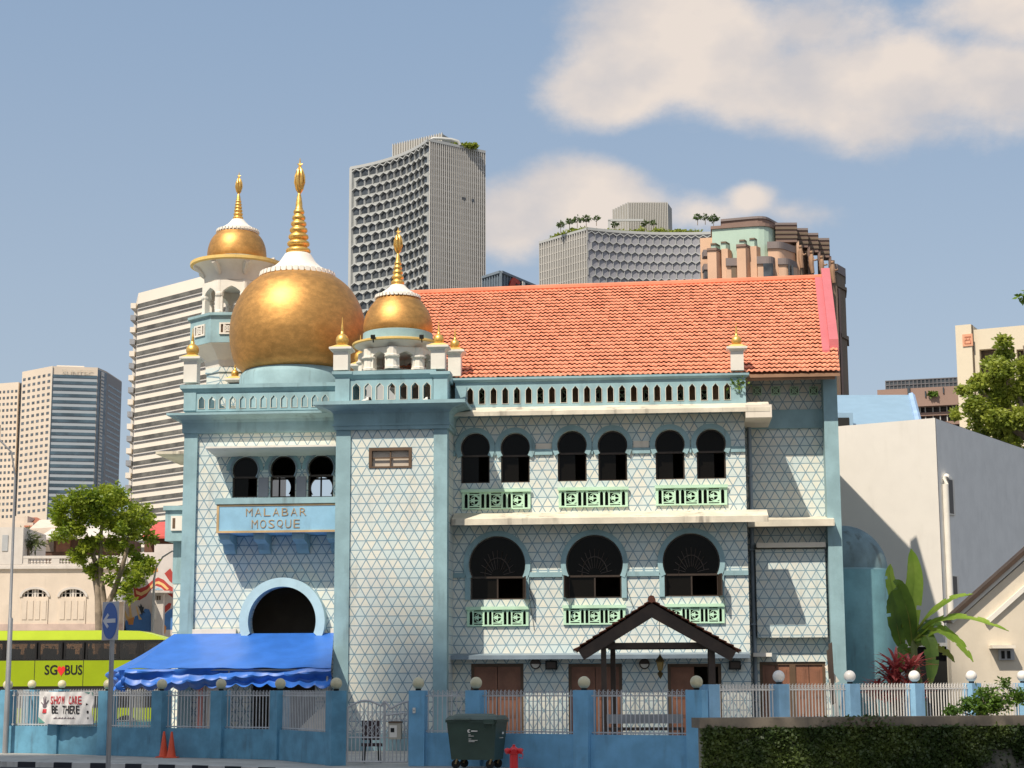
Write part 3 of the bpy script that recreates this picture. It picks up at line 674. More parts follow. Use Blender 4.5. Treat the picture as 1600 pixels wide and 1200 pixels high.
# ---- wall behind the parapet and the tiled roof
zw = Z(930, 590, VR); b = MB(); b.box(ua - .5, r0, VR, VR + .2, ZTOP, zw + .1); b.box(ua, ub + .2, -.02, VR, ZTOP, ZTOP + .04); b.build('rear_parapet_wall', M['sand'], mosque)
for i in range(10):
    cu, cz = px(757 + i * 43, 618, VR - .05); v = MB(); s_ = .2
    v.prism(rect(cu - s_, cu + s_, cz - s_, cz + s_), VR - .05, VR - .001, [rect(cu - s_ + .04, cu + s_ - .04, cz - s_ + .04, cz + s_ - .04)])
    for a in (45, 135): v.obox((cu, VR - .03, cz), (.2 * math.cos(R(a)), 0, .2 * math.sin(R(a))), (0, .02, 0), (-.025 * math.sin(R(a)), 0, .025 * math.cos(R(a))))
    o = v.build('vent_block', M['mint'], mosque); d = MB(); d.box(cu - s_ + .04, cu + s_ - .04, VR - .012, VR - .004, cz - s_ + .04, cz + s_ - .04); d.build('vent_opening', M['dark'], o)
VE, VRD = .0, 8.5
ue0 = U(648, 459, VRD); ue1 = U(1312.5, 584, VE); ze = Z(1000, 586, VE)
uf0 = U(640, 459, VRD); uf1 = U(1295, 434, VRD); zr0 = Z(650, 460, VRD); zr1 = Z(1285, 436, VRD)
def roofpt(s_, t_, lift=0.0):
    a = Vector((ue0, VE, ze)).lerp(Vector((ue1, VE, ze)), s_); b = Vector((ue0 - .2, VRD, zr0)).lerp(Vector((uf1, VRD, zr1)), s_)
    p = a.lerp(b, t_); p.z += lift; return p
def tiled_roof(fn, ncol, nrow, amp=.05, step=.06, sub=6):
    """rows of curved clay tiles, each row lapping the one below"""
    vs = []; fs = []; uvs = []; nc = ncol * sub
    for r in range(nrow):
        b0 = len(vs)
        for e, (tt, lf) in enumerate(((r / nrow - .15 / nrow, step), (r / nrow - .15 / nrow, step - .05), ((r + 1) / nrow, 0.0))):
            for c in range(nc + 1):
                ph = (c % sub) / sub; w = math.sin(ph * math.pi * 2) ; w = w * .6 + (.5 if ph < .5 else 0)
                j = .02 * ((math.sin(c // sub * 127.1 + r * 311.7) * 43758.5453) % 1.0 - .5)
                p = fn(c / nc, max(tt + (j if e < 2 else 0) / nrow * 3, -.01), lf + amp * w + (j if e < 2 else 0))
                vs.append(tuple(p))
        for c in range(nc):
            fs.append((b0 + c, b0 + c + 1, b0 + 2 * (nc + 1) + c + 1, b0 + 2 * (nc + 1) + c)); uvs.append((c // sub + .5, r + .5))
            fs.append((b0 + nc + 1 + c, b0 + nc + 1 + c + 1, b0 + c + 1, b0 + c)); uvs.append((c // sub + .5, r + .5))
    return vs, fs, uvs
def tiled(name, fn, ncol, nrow, mat, parent, amp=.05, step=.06, sub=6, flip=False):
    vs, fs, uvs = tiled_roof(fn, ncol, nrow, amp, step, sub)
    me = bpy.data.meshes.new(name); me.from_pydata(vs, [], fs); uv = me.uv_layers.new(name='tile')
    cnt = np.repeat(np.array(uvs, dtype=np.float32), 4, axis=0); uv.data.foreach_set('uv', cnt.ravel()); me.materials.append(mat); me.polygons.foreach_set('use_smooth', [True] * len(fs))
    me.set_sharp_from_angle(angle=R(50)); me.update()
    o = bpy.data.objects.new(name, me); COL.objects.link(o); o.parent = parent; return o
tiled('tiled_roof', roofpt, 92, 26, M['roof'], mosque, amp=.022, step=.11)
def slab(pts, th, name, mat, parent):
    b = MB(); b.add([tuple(p) for p in pts] + [(p[0], p[1], p[2] - th) for p in pts], [(0, 1, 2, 3), (7, 6, 5, 4), (0, 4, 5, 1), (1, 5, 6, 2), (2, 6, 7, 3), (3, 7, 4, 0)]); return b.build(name, mat, parent)
slab([roofpt(0, 0, -.06), roofpt(1, 0, -.06), roofpt(1, 1, -.06), roofpt(0, 1, -.06)], .1, 'roof_deck', M['soffit'], mosque)
rb = [roofpt(0, 1, -.06), roofpt(1, 1, -.06)]
slab([(rb[0].x, rb[0].y + .01, rb[0].z), (rb[1].x, rb[1].y + .01, rb[1].z), (rb[1].x, VRD * 2, ze), (rb[0].x, VRD * 2, ze)], .1, 'rear_roof_slope', M['soffit'], mosque)
b = MB(); b.tube([roofpt(0, 1, .03), roofpt(.3, 1, .05), roofpt(.6, 1, .03), roofpt(.985, 1, .05)], .14, 8); b.build('ridge_tiles', M['roof_old'] if False else paint('ridge_clay', (0.62, 0.22, 0.12)), mosque, True)
# eaves board and gable end wall
b = MB(); b.box(ue0 + .4, ue1 - .15, VE + .08, VE + .16, ze - .24, ze - .07); b.build('eaves_board', M['soffit'], mosque)
b = MB(); b.add([(q1 - .25, VR, zr - .2), (q1 - .25, VRD * 2 - 1, zr - .2), (q1 - .25, VRD, zr1 - .3), (q1 - .02, VR, zr - .2), (q1 - .02, VRD * 2 - 1, zr - .2), (q1 - .02, VRD, zr1 - .3)], [(0, 1, 2), (3, 5, 4), (0, 3, 4, 1), (1, 4, 5, 2), (2, 5, 3, 0)]); b.build('gable_wall', M['blue'], mosque)
b = MB(); b.add([(ue0 + .1, VR, zr - .2), (ue0 + .1, VRD * 2 - 1, zr - .2), (ue0 + .1, VRD, zr0 - .3), (ue0 + .3, VR, zr - .2), (ue0 + .3, VRD * 2 - 1, zr - .2), (ue0 + .3, VRD, zr0 - .3)], [(0, 1, 2), (3, 5, 4), (0, 3, 4, 1), (1, 4, 5, 2), (2, 5, 3, 0)]); b.build('gable_wall', M['white'], mosque)
b = MB(); b.box(ua, q1, VB - .3, VB, 0, zr - .2); b.build('back_wall', M['blue'], mosque)
# pink flashing and gable upstand
def strip(s0, s1, t0_, t1_, h0, h1):
    b = MB(); P = [roofpt(s0, t0_, h0), roofpt(s1, t0_, h0), roofpt(s1, t1_, h0), roofpt(s0, t1_, h0)]; Q = [roofpt(s0, t0_, h1), roofpt(s1, t0_, h1), roofpt(s1, t1_, h1), roofpt(s0, t1_, h1)]
    b.add(P + Q, [(0, 3, 2, 1), (4, 5, 6, 7), (0, 1, 5, 4), (1, 2, 6, 5), (2, 3, 7, 6), (3, 0, 4, 7)]); return b
s1 = strip(.967, .983, .17, 1.0, -.05, .14); fl_ = s1.build('ridge_flashing', M['pink'], mosque)
s2 = strip(.983, 1.003, .22, 1.03, -.3, .34); s2.build('gable_upstand', M['pink'], mosque)
# ---- corner finials
GOLDP = lambda k: [(5.5*k, 0), (5.5*k, .8*k), (8.2*k, 1*k), (9.6*k, 4*k), (10.2*k, 8*k), (9.4*k, 12.5*k), (7*k, 16*k), (3.4*k, 18.3*k), (3*k, 19*k), (3*k, 22*k), (2.2*k, 22.5*k), (2.6*k, 24*k), (1.9*k, 27*k), (2.1*k, 28.5*k), (1.5*k, 31*k), (1.6*k, 32*k), (.9*k, 36*k), (.7*k, 42*k), (.05*k, 46*k)]
def finial(cx, ybase, yc0, ytop, v, w=21, hidden=False):
    """white square post, cap, gold ball and spike"""
    k = F.k(cx, yc0, v); cu, zc = px(cx, yc0, v); zb = Z(cx, ybase, v); h = w / 2 * k; zt = Z(cx, ytop, v)
    b = MB(); b.box(cu - h, cu + h, v - h, v + h, zb, zc - .12); b.frus((cu - h, cu + h, v - h, v + h), (cu - h - .1, cu + h + .1, v - h - .1, v + h + .1), zc - .12, zc - .04); b.box(cu - h - .13, cu + h + .13, v - h - .13, v + h + .13, zc - .04, zc + .03)
    o = b.build('finial_post', M['white'], mosque)
    c = MB(); c.frus((cu - h - .12, cu + h + .12, v - h - .12, v + h + .12), (cu - h * .7, cu + h * .7, v - h * .7, v + h * .7), zc + .03, zc + .13); c.build('gilt_cap', M['goldpaint'], o)
    s_ = (zt - zc - .13) / 46.0; g = MB(); g.lathe(cu, v, [(r * (1 if i < 9 else 1), zc + .13 + z) for i, (r, z) in enumerate(GOLDP(s_))], 20); g.build('gold_finial', M['gold2'], o, True, auto=60)
finial(300.5, 599, 561, 511, VL + .2, 21)
finial(534.5, 580, 546, 495, VT + .25, 23)
finial(685.5, 578, 543, 500, VT + .25, 22)
finial(711, 589, 550, 510, 0.15, 20)
finial(1151, 580, 545, 503, 0.0, 20)
finial(563, 580, 572, 523, VT + TD - .3, 18)
finial(367, 597, 594, 562, VL + 6.0, 17)
# ---- big dome on its drum
def dome_finial(cx, v, pts, mat, name, parent, seg=28, ring=False):
    k = F.k(cx, pts[0][1], v); cu = U(cx, pts[0][1], v); m_ = MB(); m_.lathe(cu, v, [(max(r * k, 1e-4), Z(cx, y, v)) for r, y in pts], seg); return m_.build(name, mat, parent, True, auto=50)
def spire(cx, v, ybot, ytop, r0, r1, rings, parent):
    """gold spire: stacked bulging rings narrowing to a neck"""
    pts = [(r0, ybot), (r0 * .93, ybot - 1.2)]; y = ybot - 1.2; H = ybot - ytop
    for i in range(rings):
        f = i / rings; rr = r0 * (1 - f) + r1 * 1.25 * f; h = (H * .72 / rings) * (1.15 - .3 * f)
        pts += [(rr * .80, y), (rr * .97, y - h * .22), (rr * 1.0, y - h * .45), (rr * .93, y - h * .68), (rr * .72, y - h * .86), (rr * .70, y - h * .98)]; y -= h
    pts += [(r1 * 1.15, y), (r1 * 1.0, y - 2), (r1 * .95, y - (y - ytop) * .35), (r1 * .7, y - (y - ytop) * .7), (r1 * .4, ytop)]
    return dome_finial(cx, v, pts, M['gold2'], 'gold_spire', parent, 20)
def crest(cx, v, y0, y1, w, parent):
    """openwork crescent and star ornament"""
    k = F.k(cx, y0, v); cu, zb = px(cx, y0, v); zt = Z(cx, y1, v); H = zt - zb; W = w * k; m_ = MB()
    for yaw in (0, 70, 125):
        c, s = math.cos(R(yaw)), math.sin(R(yaw))
        for sg in (-1, 1):
            P = [(cu + sg * W * a * c, v + sg * W * a * s, zb + H * b) for a, b in ((0, 0), (.55, .12), (.95, .32), (.9, .5), (.55, .66), (.2, .74))]
            m_.tube(P, [W * .22, W * .3, W * .32, W * .28, W * .2, W * .1], 6)
    m_.tube([(cu, v, zb), (cu, v, zb + H * .8), (cu, v, zt)], [W * .22, W * .28, W * .05], 6)
    for a in range(5):
        an = R(90 + 72 * a); m_.tube([(cu, v, zb + H * .8), (cu + .55 * W * math.cos(an) * 1.2, v, zb + H * .8 + W * 1.1 * math.sin(an))], [W * .3, W * .06], 5)
    return m_.build('crescent_crest', M['gold2'], parent, True)
def scallops(cx, v, r, y, n, parent, kx=1.0):
    k = F.k(cx, y, v); cu, zc = px(cx, y, v); m_ = MB(); rr = r * k; w = math.pi * rr / n * .72; h = 7.5 * k * kx
    for i in range(n):
        a = 2 * math.pi * i / n; ca, sa = math.cos(a), math.sin(a)
        m_.obox((cu + (rr + .01) * ca, v + (rr + .01) * sa, zc + h * .1), (-sa * w, ca * w, 0), (ca * .045, sa * .045, 0), (ca * h * .12, sa * h * .12, -h * .5))
    return m_.build('scalloped_collar_edge', M['white'], parent)
VD = VL + 4.6; CX = 465
def onion(cx, v, prof, seg=64):
    P = []; n = len(prof)
    for i in range(n - 1):
        p0, p1, p2, p3 = (prof[max(i - 1, 0)], prof[i], prof[i + 1], prof[min(i + 2, n - 1)])
        for j in range(6):
            t = j / 6; P.append(tuple(.5 * (2 * b_ + (c_ - a_) * t + (2 * a_ - 5 * b_ + 4 * c_ - d_) * t * t + (3 * b_ - a_ - 3 * c_ + d_) * t ** 3) for a_, b_, c_, d_ in zip(p0, p1, p2, p3)))
    P.append(prof[-1]); k = F.k(cx, prof[3][1], v); cu = U(cx, prof[3][1], v); m_ = MB(); m_.lathe(cu, v, [(r * k, Z(cx, y, v)) for r, y in P], seg); return m_.build('dome', M['gold'], mosque, True, auto=60)
def ball(cx, v, cy, r, ytop, ybot, seg=64):
    k = F.k(cx, cy, v); cu, zc = px(cx, cy, v); zt = Z(cx, ytop, v); zb = Z(cx, ybot, v); rr = r * k; P = []
    a0 = math.asin(max(-1, (zb - zc) / rr)); a1 = math.asin(min(1, (zt - zc) / rr))
    for i in range(41):
        a = a0 + (a1 - a0) * i / 40; P.append((rr * math.cos(a), zc + rr * math.sin(a)))
    m_ = MB(); m_.lathe(cu, v, P, seg); return m_.build('dome', M['gold'], mosque, True, auto=60)
kD = F.k(CX, 600, VD); cuD, zD = px(CX, 590, VD)
b = MB(); b.lathe(cuD, VD, [(90 * kD, zlt), (90 * kD, Z(CX, 594, VD)), (87 * kD, Z(CX, 588, VD)), (80 * kD, Z(CX, 580, VD)), (60 * kD, Z(CX, 577, VD))], 64); b.build('dome_drum', M['blue'], mosque, True)
dm = onion(CX, VD, [(82, 584), (90, 578), (97, 570), (102.5, 553), (106, 530), (105.5, 510), (102, 491), (94, 471), (82, 453), (70, 442), (54, 431)])
dome_finial(CX, VD, [(58, 433), (57.5, 429), (50, 425), (38, 419), (29, 411), (23, 402), (20.5, 398), (19, 397)], M['white'], 'white_collar', dm, 48)
scallops(CX, VD, 57, 432, 40, dm)
spire(CX + 1, VD, 398.5, 302, 19.5, 5.5, 7, dm); crest(CX + 3, VD, 303, 247, 7.2, dm)
# ---- small dome over the tower
VS = VT + TD / 2; CS = 621.5; kS = F.k(CS, 560, VS); cuS = U(CS, 560, VS)
zq0 = Z(CS, 582, VS); zq1 = Z(CS, 541, VS)
def arcade(cx, v, rpx, ybot, ytop, n, colw, rot, y_eave, reave, parent, name='arcade', flare=True, archy=.62):
    """ring of pointed arches standing between columns, n sides"""
    k = F.k(cx, ybot, v); cu = U(cx, ybot, v); zb = Z(cx, ybot, v); zt = Z(cx, ytop, v); r = rpx * k; H = zt - zb
    m_ = MB(); side = 2 * r * math.tan(math.pi / n)
    for i in range(n):
        a = rot + 2 * math.pi * i / n; ca, sa = math.cos(a), math.sin(a); hw = side / 2 - colw
        A = [(-hw, zb)] + [(-hw, zb + H * archy)] + [(-hw * 1.12, zb + H * (archy + .03))] + [(-hw * 1.15, zb + H * (archy + .1)), (-hw * .9, zb + H * (archy + .2)), (-hw * .45, zb + H * (archy + .28)), (0, zb + H * (archy + .33))]
        A = A + [(-x, z) for x, z in A[-2::-1]]
        p = MB(); p.prism(rect(-side / 2, side / 2, zb - .002, zt), -.11, .11, [[(x, z if j not in (0, len(A) - 1) else zb + .001) for j, (x, z) in enumerate(A)]])
        m_.add([(cu + ca * (r + q[1]) - sa * q[0], v + sa * (r + q[1]) + ca * q[0], q[2]) for q in p.v], p.f)
    for i in range(n):
        a = rot + 2 * math.pi * (i + .5) / n; rc = r / math.cos(math.pi / n)
        m_.lathe(cu + rc * math.cos(a), v + rc * math.sin(a), [(colw * 1.15, zb), (colw * 1.15, zb + H * .1), (colw * .9, zb + H * .14), (colw * .85, zb + H * .5), (colw * 1.2, zb + H * .56), (colw * 1.2, zb + H * .62), (colw * .9, zb + H * .66), (colw * .9, zt)], 10)
    return m_.build(name, M['white'], parent)
ac = arcade(CS, VS, 50, 586, 552, 8, .22, R(-90 + 22), 541, 70, mosque, archy=.5)
b = MB(); b.lathe(cuS, VS, [(51 * kS, Z(CS, 554.5, VS)), (53 * kS, Z(CS, 551, VS)), (58 * kS, Z(CS, 546, VS)), (68 * kS, Z(CS, 542.5, VS)), (68 * kS, Z(CS, 541, VS)), (40 * kS, Z(CS, 539, VS))], 48); b.build('flared_eave', M['white'], mosque, True, auto=35)
b = MB(); b.lathe(cuS, VS, [(68.5 * kS, Z(CS, 542.6, VS)), (71 * kS, Z(CS, 541.8, VS)), (71 * kS, Z(CS, 539, VS)), (66 * kS, Z(CS, 537.5, VS)), (55 * kS, Z(CS, 536.5, VS))], 48); b.build('gilt_rim', M['goldpaint'], mosque, True, auto=35)
b = MB(); b.lathe(cuS, VS, [(55 * kS, Z(CS, 538, VS)), (54.5 * kS, Z(CS, 523, VS)), (51 * kS, Z(CS, 521.5, VS))], 48); b.build('dome_drum', M['blue'], mosque, True, auto=35)
sdm = onion(CS + .5, VS, [(51.5, 524), (53.4, 519), (54.2, 512), (53, 502), (49.5, 491), (43.5, 480.5), (37, 472), (31, 465)], 48)
dome_finial(CS, VS, [(34, 466), (33.5, 463), (27, 459), (19, 454), (13.5, 449), (11, 446)], M['white'], 'white_collar', sdm, 40)
scallops(CS, VS, 33.5, 465.5, 34, sdm, .7)
spire(CS, VS, 446.5, 396, 10.5, 3.6, 5, sdm); crest(CS + .5, VS, 396.5, 355, 6, sdm)
for cx_ in (583, 659):
    cu, cz = px(cx_, 529, VS - 1.45); b = MB(); b.tube([(cu, VS - 1.4, cz - .12), (cu, VS - 1.45, cz + .02)], .02, 6); b.obox((cu, VS - 1.5, cz + .05), (.07, 0, 0), (0, .05, .02), (0, -.02, .06)); b.build('floodlight', M['dark'], mosque)
for cx_ in (572, 664):
    cu, cz = px(cx_, 627, VT - .5); b = MB(); b.tube([(cu - .12, VT - .5, cz - .03), (cu + .05, VT - .55, cz + .03)], .07, 8); b.tube([(cu + .05, VT - .55, cz + .03), (cu + .12, VT - .56, cz + .05)], .09, 8); o = b.build('security_camera', M['white'], mosque, True)
    d = MB(); d.tube([(cu + .12, VT - .56, cz + .05), (cu + .17, VT - .565, cz + .065)], .07, 8); d.build('camera_lens', M['dark'], o, True)
# ---- minaret
VM = VL + 7.3; CM = 369.5
kM = F.k(CM, 480, VM); cuM = U(CM, 480, VM)
def zM(y): return Z(CM, y, VM)
def oct_l(m_, prof, n=8, rot=R(-90 + 4)):
    m_.lathe(cuM, VM, [(r * kM / math.cos(math.pi / n) if True else r, zM(y)) for r, y in prof], n, rot=rot + math.pi / n); return m_
b = MB(); oct_l(b, [(41, 640), (41, 588), (43, 588), (43, 580)]); o = b.build('minaret_shaft', M['lattice'], mosque)
b = MB(); oct_l(b, [(42, 583), (44, 570), (52, 560), (62, 549), (66, 546)]); b.build('minaret_corbel', M['white'], mosque)
b = MB(); oct_l(b, [(66, 547), (66, 507), (70, 506), (70, 502), (60, 500)]); b.build('minaret_balcony', M['blue'], mosque)
for i in range(8):
    a = R(-90 + 4) + i * math.pi / 4; rr = 67 * kM; ca, sa = math.cos(a), math.sin(a); zc = zM(526); cx_, cy_ = cuM + rr * ca, VM + rr * sa
    g = MB(); p = MB(); p.prism(rect(-.34, .34, zc - .22, zc + .22), -.03, .03, [rect(-.28, -.19, zc - .16, zc + .16), rect(.19, .28, zc - .16, zc + .16), rect(-.13, .13, zc - .16, zc + .16)])
    for aa in (45, 135): p.obox((0, 0, zc), (.18 * math.cos(R(aa)), 0, .18 * math.sin(R(aa))), (0, .02, 0), (-.03 * math.sin(R(aa)), 0, .03 * math.cos(R(aa))))
    p.prism(arc(0, zc, .12, 0, 345, 12) + arc(0, zc, .08, 0, 345, 12)[::-1], -.02, .02)
    g.add([(cx_ + ca * q[1] - sa * q[0], cy_ + sa * q[1] + ca * q[0], q[2]) for q in p.v], p.f); o = g.build('balcony_grille', M['white'], mosque)
    d = MB(); d.add([(cx_ + ca * q[1] - sa * q[0], cy_ + sa * q[1] + ca * q[0], q[2]) for q in MB().box(-.3, .3, -.028, -.02, zc - .18, zc + .18).v], MB().box(0, 1, 0, 1, 0, 1).f); d.build('grille_shadow', M['brownwin'], o)
arcade(CM, VM, 46, 501, 448, 8, .14, R(-90 + 4), 0, 0, mosque, 'minaret_arcade', archy=.5)
b = MB(); b.lathe(cuM, VM, [(43 * kM, zM(449)), (50 * kM, zM(447)), (51 * kM, zM(436)), (54 * kM, zM(431)), (60 * kM, zM(424)), (70 * kM, zM(419.5)), (70 * kM, zM(416)), (40 * kM, zM(414))], 48); b.build('flared_eave', M['white'], mosque, True, auto=35)
for i in range(8):
    a = R(-90 + 4 + 22.5) + i * math.pi / 4; ca, sa = math.cos(a), math.sin(a)
    b = MB(); P = [(cuM + r * kM * ca, VM + r * kM * sa, zM(y)) for r, y in ((51, 438), (54, 432), (60, 426), (67, 421))]; b.tube(P, [.06, .1, .12, .12], 6); b.build('eave_bracket', M['white'], mosque, True)
b = MB(); b.lathe(cuM, VM, [(70 * kM, zM(420)), (73 * kM, zM(418.5)), (73 * kM, zM(414)), (62 * kM, zM(411.5)), (47 * kM, zM(410.5))], 48); b.build('gilt_rim', M['goldpaint'], mosque, True, auto=35)
b = MB(); b.lathe(cuM, VM, [(46 * kM, zM(413)), (45.5 * kM, zM(407)), (42 * kM, zM(406))], 40); b.build('dome_drum', M['blue'], mosque, True, auto=35)
mdm = onion(CM + 1, VM, [(43.5, 410), (45.5, 404), (45.7, 396), (43.7, 385), (39.5, 375), (34, 368), (29, 362)], 48)
dome_finial(CM + 2, VM, [(32, 366), (31, 360), (24, 356.5), (17, 352), (12, 347), (9.5, 343.5)], M['white'], 'white_collar', mdm, 40)
scallops(CM + 2, VM, 31, 362.5, 34, mdm, .55)
spire(CM + 2.5, VM, 344, 303, 8, 3.2, 6, mdm); crest(CM + 3.5, VM, 303.5, 269, 4.8, mdm)
b = MB(); b.lathe(cuM, VM, [(44 * kM, zM(499)), (44 * kM, zM(498.6))], 8); b.build('minaret_floor', M['grey'], mosque)
# ---- side bay seen past the left corner
VQ = VL + 5.0
def sbox(x0, y0, x1, y1, v, d, mat, name, u1=None):
    q = F.R(v, x0, y0, x1, y1); b = MB(); b.box(q[0], l0 + .05 if u1 is None else u1, v, v + d, q[2], q[3]); return b.build(name, M[mat], mosque), q
sbox(258, 797, 285, 845, VQ - .4, 3.6, 'blue', 'side_balcony'); sbox(255, 790, 285, 797, VQ - .5, 3.8, 'blue', 'side_balcony_coping')
sbox(270, 845, 285, 912, VQ, 3, 'blue', 'side_bay_beam'); q = F.R(VQ, 270, 912, 285, 985); b = MB(); b.box(q[0], l0 + .05, VQ + .02, VQ + 3, 0, q[3]); b.build('side_bay_wall', M['lattice'], mosque)
o, q = sbox(267, 806, 285, 829, VQ - .46, .05, 'white', 'side_vent_grille'); d = MB(); d.box(q[0] + .06, q[0] + .16, VQ - .47, VQ - .462, q[2] + .08, q[3] - .08); d.build('vent_opening', M['brownwin'], o)
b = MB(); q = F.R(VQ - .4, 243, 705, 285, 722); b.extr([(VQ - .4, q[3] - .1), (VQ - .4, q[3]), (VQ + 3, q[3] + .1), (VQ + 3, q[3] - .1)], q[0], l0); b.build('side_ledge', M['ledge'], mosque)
# ---- apse with a half dome at the right end
VA = 4.5; ca_ = U(1318, 893, VA); kA = F.k(1360, 893, VA); RA = 76 * kA; zA = Z(1388, 893, VA)
b = MB(); b.lathe(ca_, VA, [(RA, 0), (RA, zA)], 56); b.build('apse_wall', M['blue'] if False else paint('apse_blue', (0.17, 0.36, 0.41), var=.14, stain=.5), mosque, True, auto=30)
b = MB(); b.lathe(ca_, VA, [(RA * .9 * math.cos(R(a)) , zA + RA * .95 * math.sin(R(a))) for a in range(0, 91, 6)], 56); b.build('half_dome', paint('apse_dome_weathered', (0.17, 0.25, 0.27), var=.2, stain=.9, stain_col=(.05, .05, .04)), mosque, True, auto=60)
b = MB(); b.lathe(ca_, VA, [(RA * .89, zA), (RA * .93, zA + .01), (RA * .93, zA + .06), (RA * .86, zA + .07)], 56); b.build('dome_moulding', M['blue'], mosque, True, auto=35)
for cx_ in (1356, 1386):
    dx = (cx_ - 1318) / 76; vv = VA - RA * math.sqrt(max(0, 1 - dx * dx)); cu, cz = px(cx_, 1014, vv); a = math.asin(dx)
    f = MB(); f.obox((cu, vv, cz), (.15 * math.cos(a), .15 * math.sin(a), 0), (0.02 * math.sin(a), -.02 * math.cos(a), 0), (0, 0, .18)); o = f.build('vent_block', M['brownwin'], mosque)
    for k_ in (45, 135):
        c = MB(); e = Vector((math.cos(a), math.sin(a), 0)); dz = Vector((0, 0, 1)); d1 = e * math.cos(R(k_)) + dz * math.sin(R(k_)); c.obox(Vector((cu + .03 * math.sin(a), vv - .03 * math.cos(a), cz)), d1 * .16, (.01 * math.sin(a), -.01 * math.cos(a), 0), (e * -math.sin(R(k_)) + dz * math.cos(R(k_))) * .02); c.build('vent_bar', M['blue'], o)
# ---- fittings on the wall
for cx_ in (837, 1007):
    cu, cz = px(cx_, 1037.5, 0); b = MB(); b.prism(arc(cu, cz, .17, 0, 350, 20), -.1, -.002); o = b.build('wall_lamp', M['bronze'], mosque)
    d = MB(); d.prism(arc(cu, cz, .13, 0, 350, 20), -.13, -.1); d.build('lamp_glass', M['white'], o)
    h = MB(); h.prism(arc(cu, cz, .175, 0, 180, 14), -.17, -.1); h.build('lamp_hood', M['bronze'], o)
for cx_ in (862, 1148):
    cu, cz = px(cx_, 1039.5, 0); b = MB(); b.box(cu - .19, cu + .19, -.3, -.02, cz - .14, cz + .14); o = b.build('loudspeaker', M['dark'], mosque); d = MB(); d.box(cu - .15, cu + .15, -.31, -.3, cz - .1, cz + .1); d.build('speaker_mesh', M['bronze'], o)
# stay wires shadowing the wall
for (x0, y0, x1, y1) in ((822, 900, 835, 985), (822, 900, 836, 950), (1123, 895, 1136, 960), (973, 898, 990, 950)):
    a = px(x0, y0, -.02); c = px(x1, y1, -.02); b = MB(); b.tube([(a[0], -.03, a[1]), (c[0], -.03, c[1])], .008, 4); b.build('cable', M['bronze'], mosque)
# ---------------------------------------------------------------- ground
W0 = Frame((0, 0, 0))
def struct(o): o['kind'] = 'structure'; return o
kl = [ground(*q) for q in ((-260, 1184), (0, 1190.5), (170, 1193.5), (300, 1196.5), (430, 1200.5), (560, 1207), (800, 1222), (1100, 1252), (1700, 1290))]
asph = paint('asphalt', (0.055, 0.055, 0.058), rough=.9, var=.2, scale=.6, bump=.5)
conc = paint('pavement_concrete', (0.46, 0.44, 0.39), rough=.85, var=.14, stain=.4, scale=.8, bump=.4)
b = MB(); b.face([(-3000, -200, -.13), (3000, -200, -.13), (3000, 4500, -.13), (-3000, 4500, -.13)]); struct(b.build('ground', asph))
b = MB(); n = len(kl)
top = [(p.x, p.y + .18, -.004) for p in kl]
b.f = []; b.add(top + [(kl[-1].x + 30, 400, -.004), (kl[0].x - 60, 400, -.004), (kl[0].x - 60, kl[0].y, -.004)], [tuple(range(n + 3))])
struct(b.build('pavement', conc))
# pavement joints
kb = MB(); tot = 0; w = 0.62; acc = 0; blk = 0; pts = []
seg = []
for i in range(len(kl) - 1):
    a, c = kl[i], kl[i + 1]; L = (c - a).length; k = max(1, round(L / w))
    for j in range(k): seg.append((a.lerp(c, j / k), a.lerp(c, (j + 1) / k)))
for i, (a, c) in enumerate(seg):
    kb.cur = i % 2; kb.add([(a.x, a.y - .0, -.13), (c.x, c.y, -.13), (c.x, c.y + .18, -.13), (a.x, a.y + .18, -.13), (a.x, a.y, .012), (c.x, c.y, .012), (c.x, c.y + .18, .012), (a.x, a.y + .18, .012)], [(4, 5, 6, 7), (0, 1, 5, 4), (2, 3, 7, 6)])
struct(kb.build('kerb', [paint('kerb_black', (0.02, 0.022, 0.03), var=.2), paint('kerb_white', (0.62, 0.60, 0.56), var=.1, stain=.5)], norm=False))
# ---------------------------------------------------------------- perimeter fences
FT = 1.93; FW = .84
def rail_panel(a, c, z0, z1, mat, parent, off, step=.125, name='railing', curl=True):
    d = Vector((c[0] - a[0], c[1] - a[1], 0)); L = d.length; d.normalize(); nrm = Vector((-d.y, d.x, 0)); b = MB(); n = max(2, round(L / step))
    A = Vector((a[0], a[1], 0))
    for zz in (z1 - .12, z0 + .05): b.obox(A + d * L / 2 + Vector((0, 0, zz)), d * L / 2, nrm * .015, (0, 0, .017))
    for i in range(n):
        p = A + d * L * (i + .5) / n
        b.obox(p + Vector((0, 0, (z0 + z1) / 2)), d * .0115, nrm * .0115, (0, 0, (z1 - z0) / 2))
        if curl:
            r = .036; q = p + d * .05 + Vector((0, 0, z1 - .05)); P = [q + d * (r * math.cos(t)) + Vector((0, 0, r * math.sin(t))) for t in np.linspace(0, 2 * math.pi, 8)]
            b.tube(P, .008, 4, caps=False)
            b.tube([p + Vector((0, 0, z1 - .03)), p + Vector((0, 0, z1 + .015)), p + d * .03 + Vector((0, 0, z1 + .02))], .012, 4)
    b.v = [(p[0] - off.x, p[1] - off.y, p[2] - off.z) for p in b.v]
    return b.build(name, mat, parent)
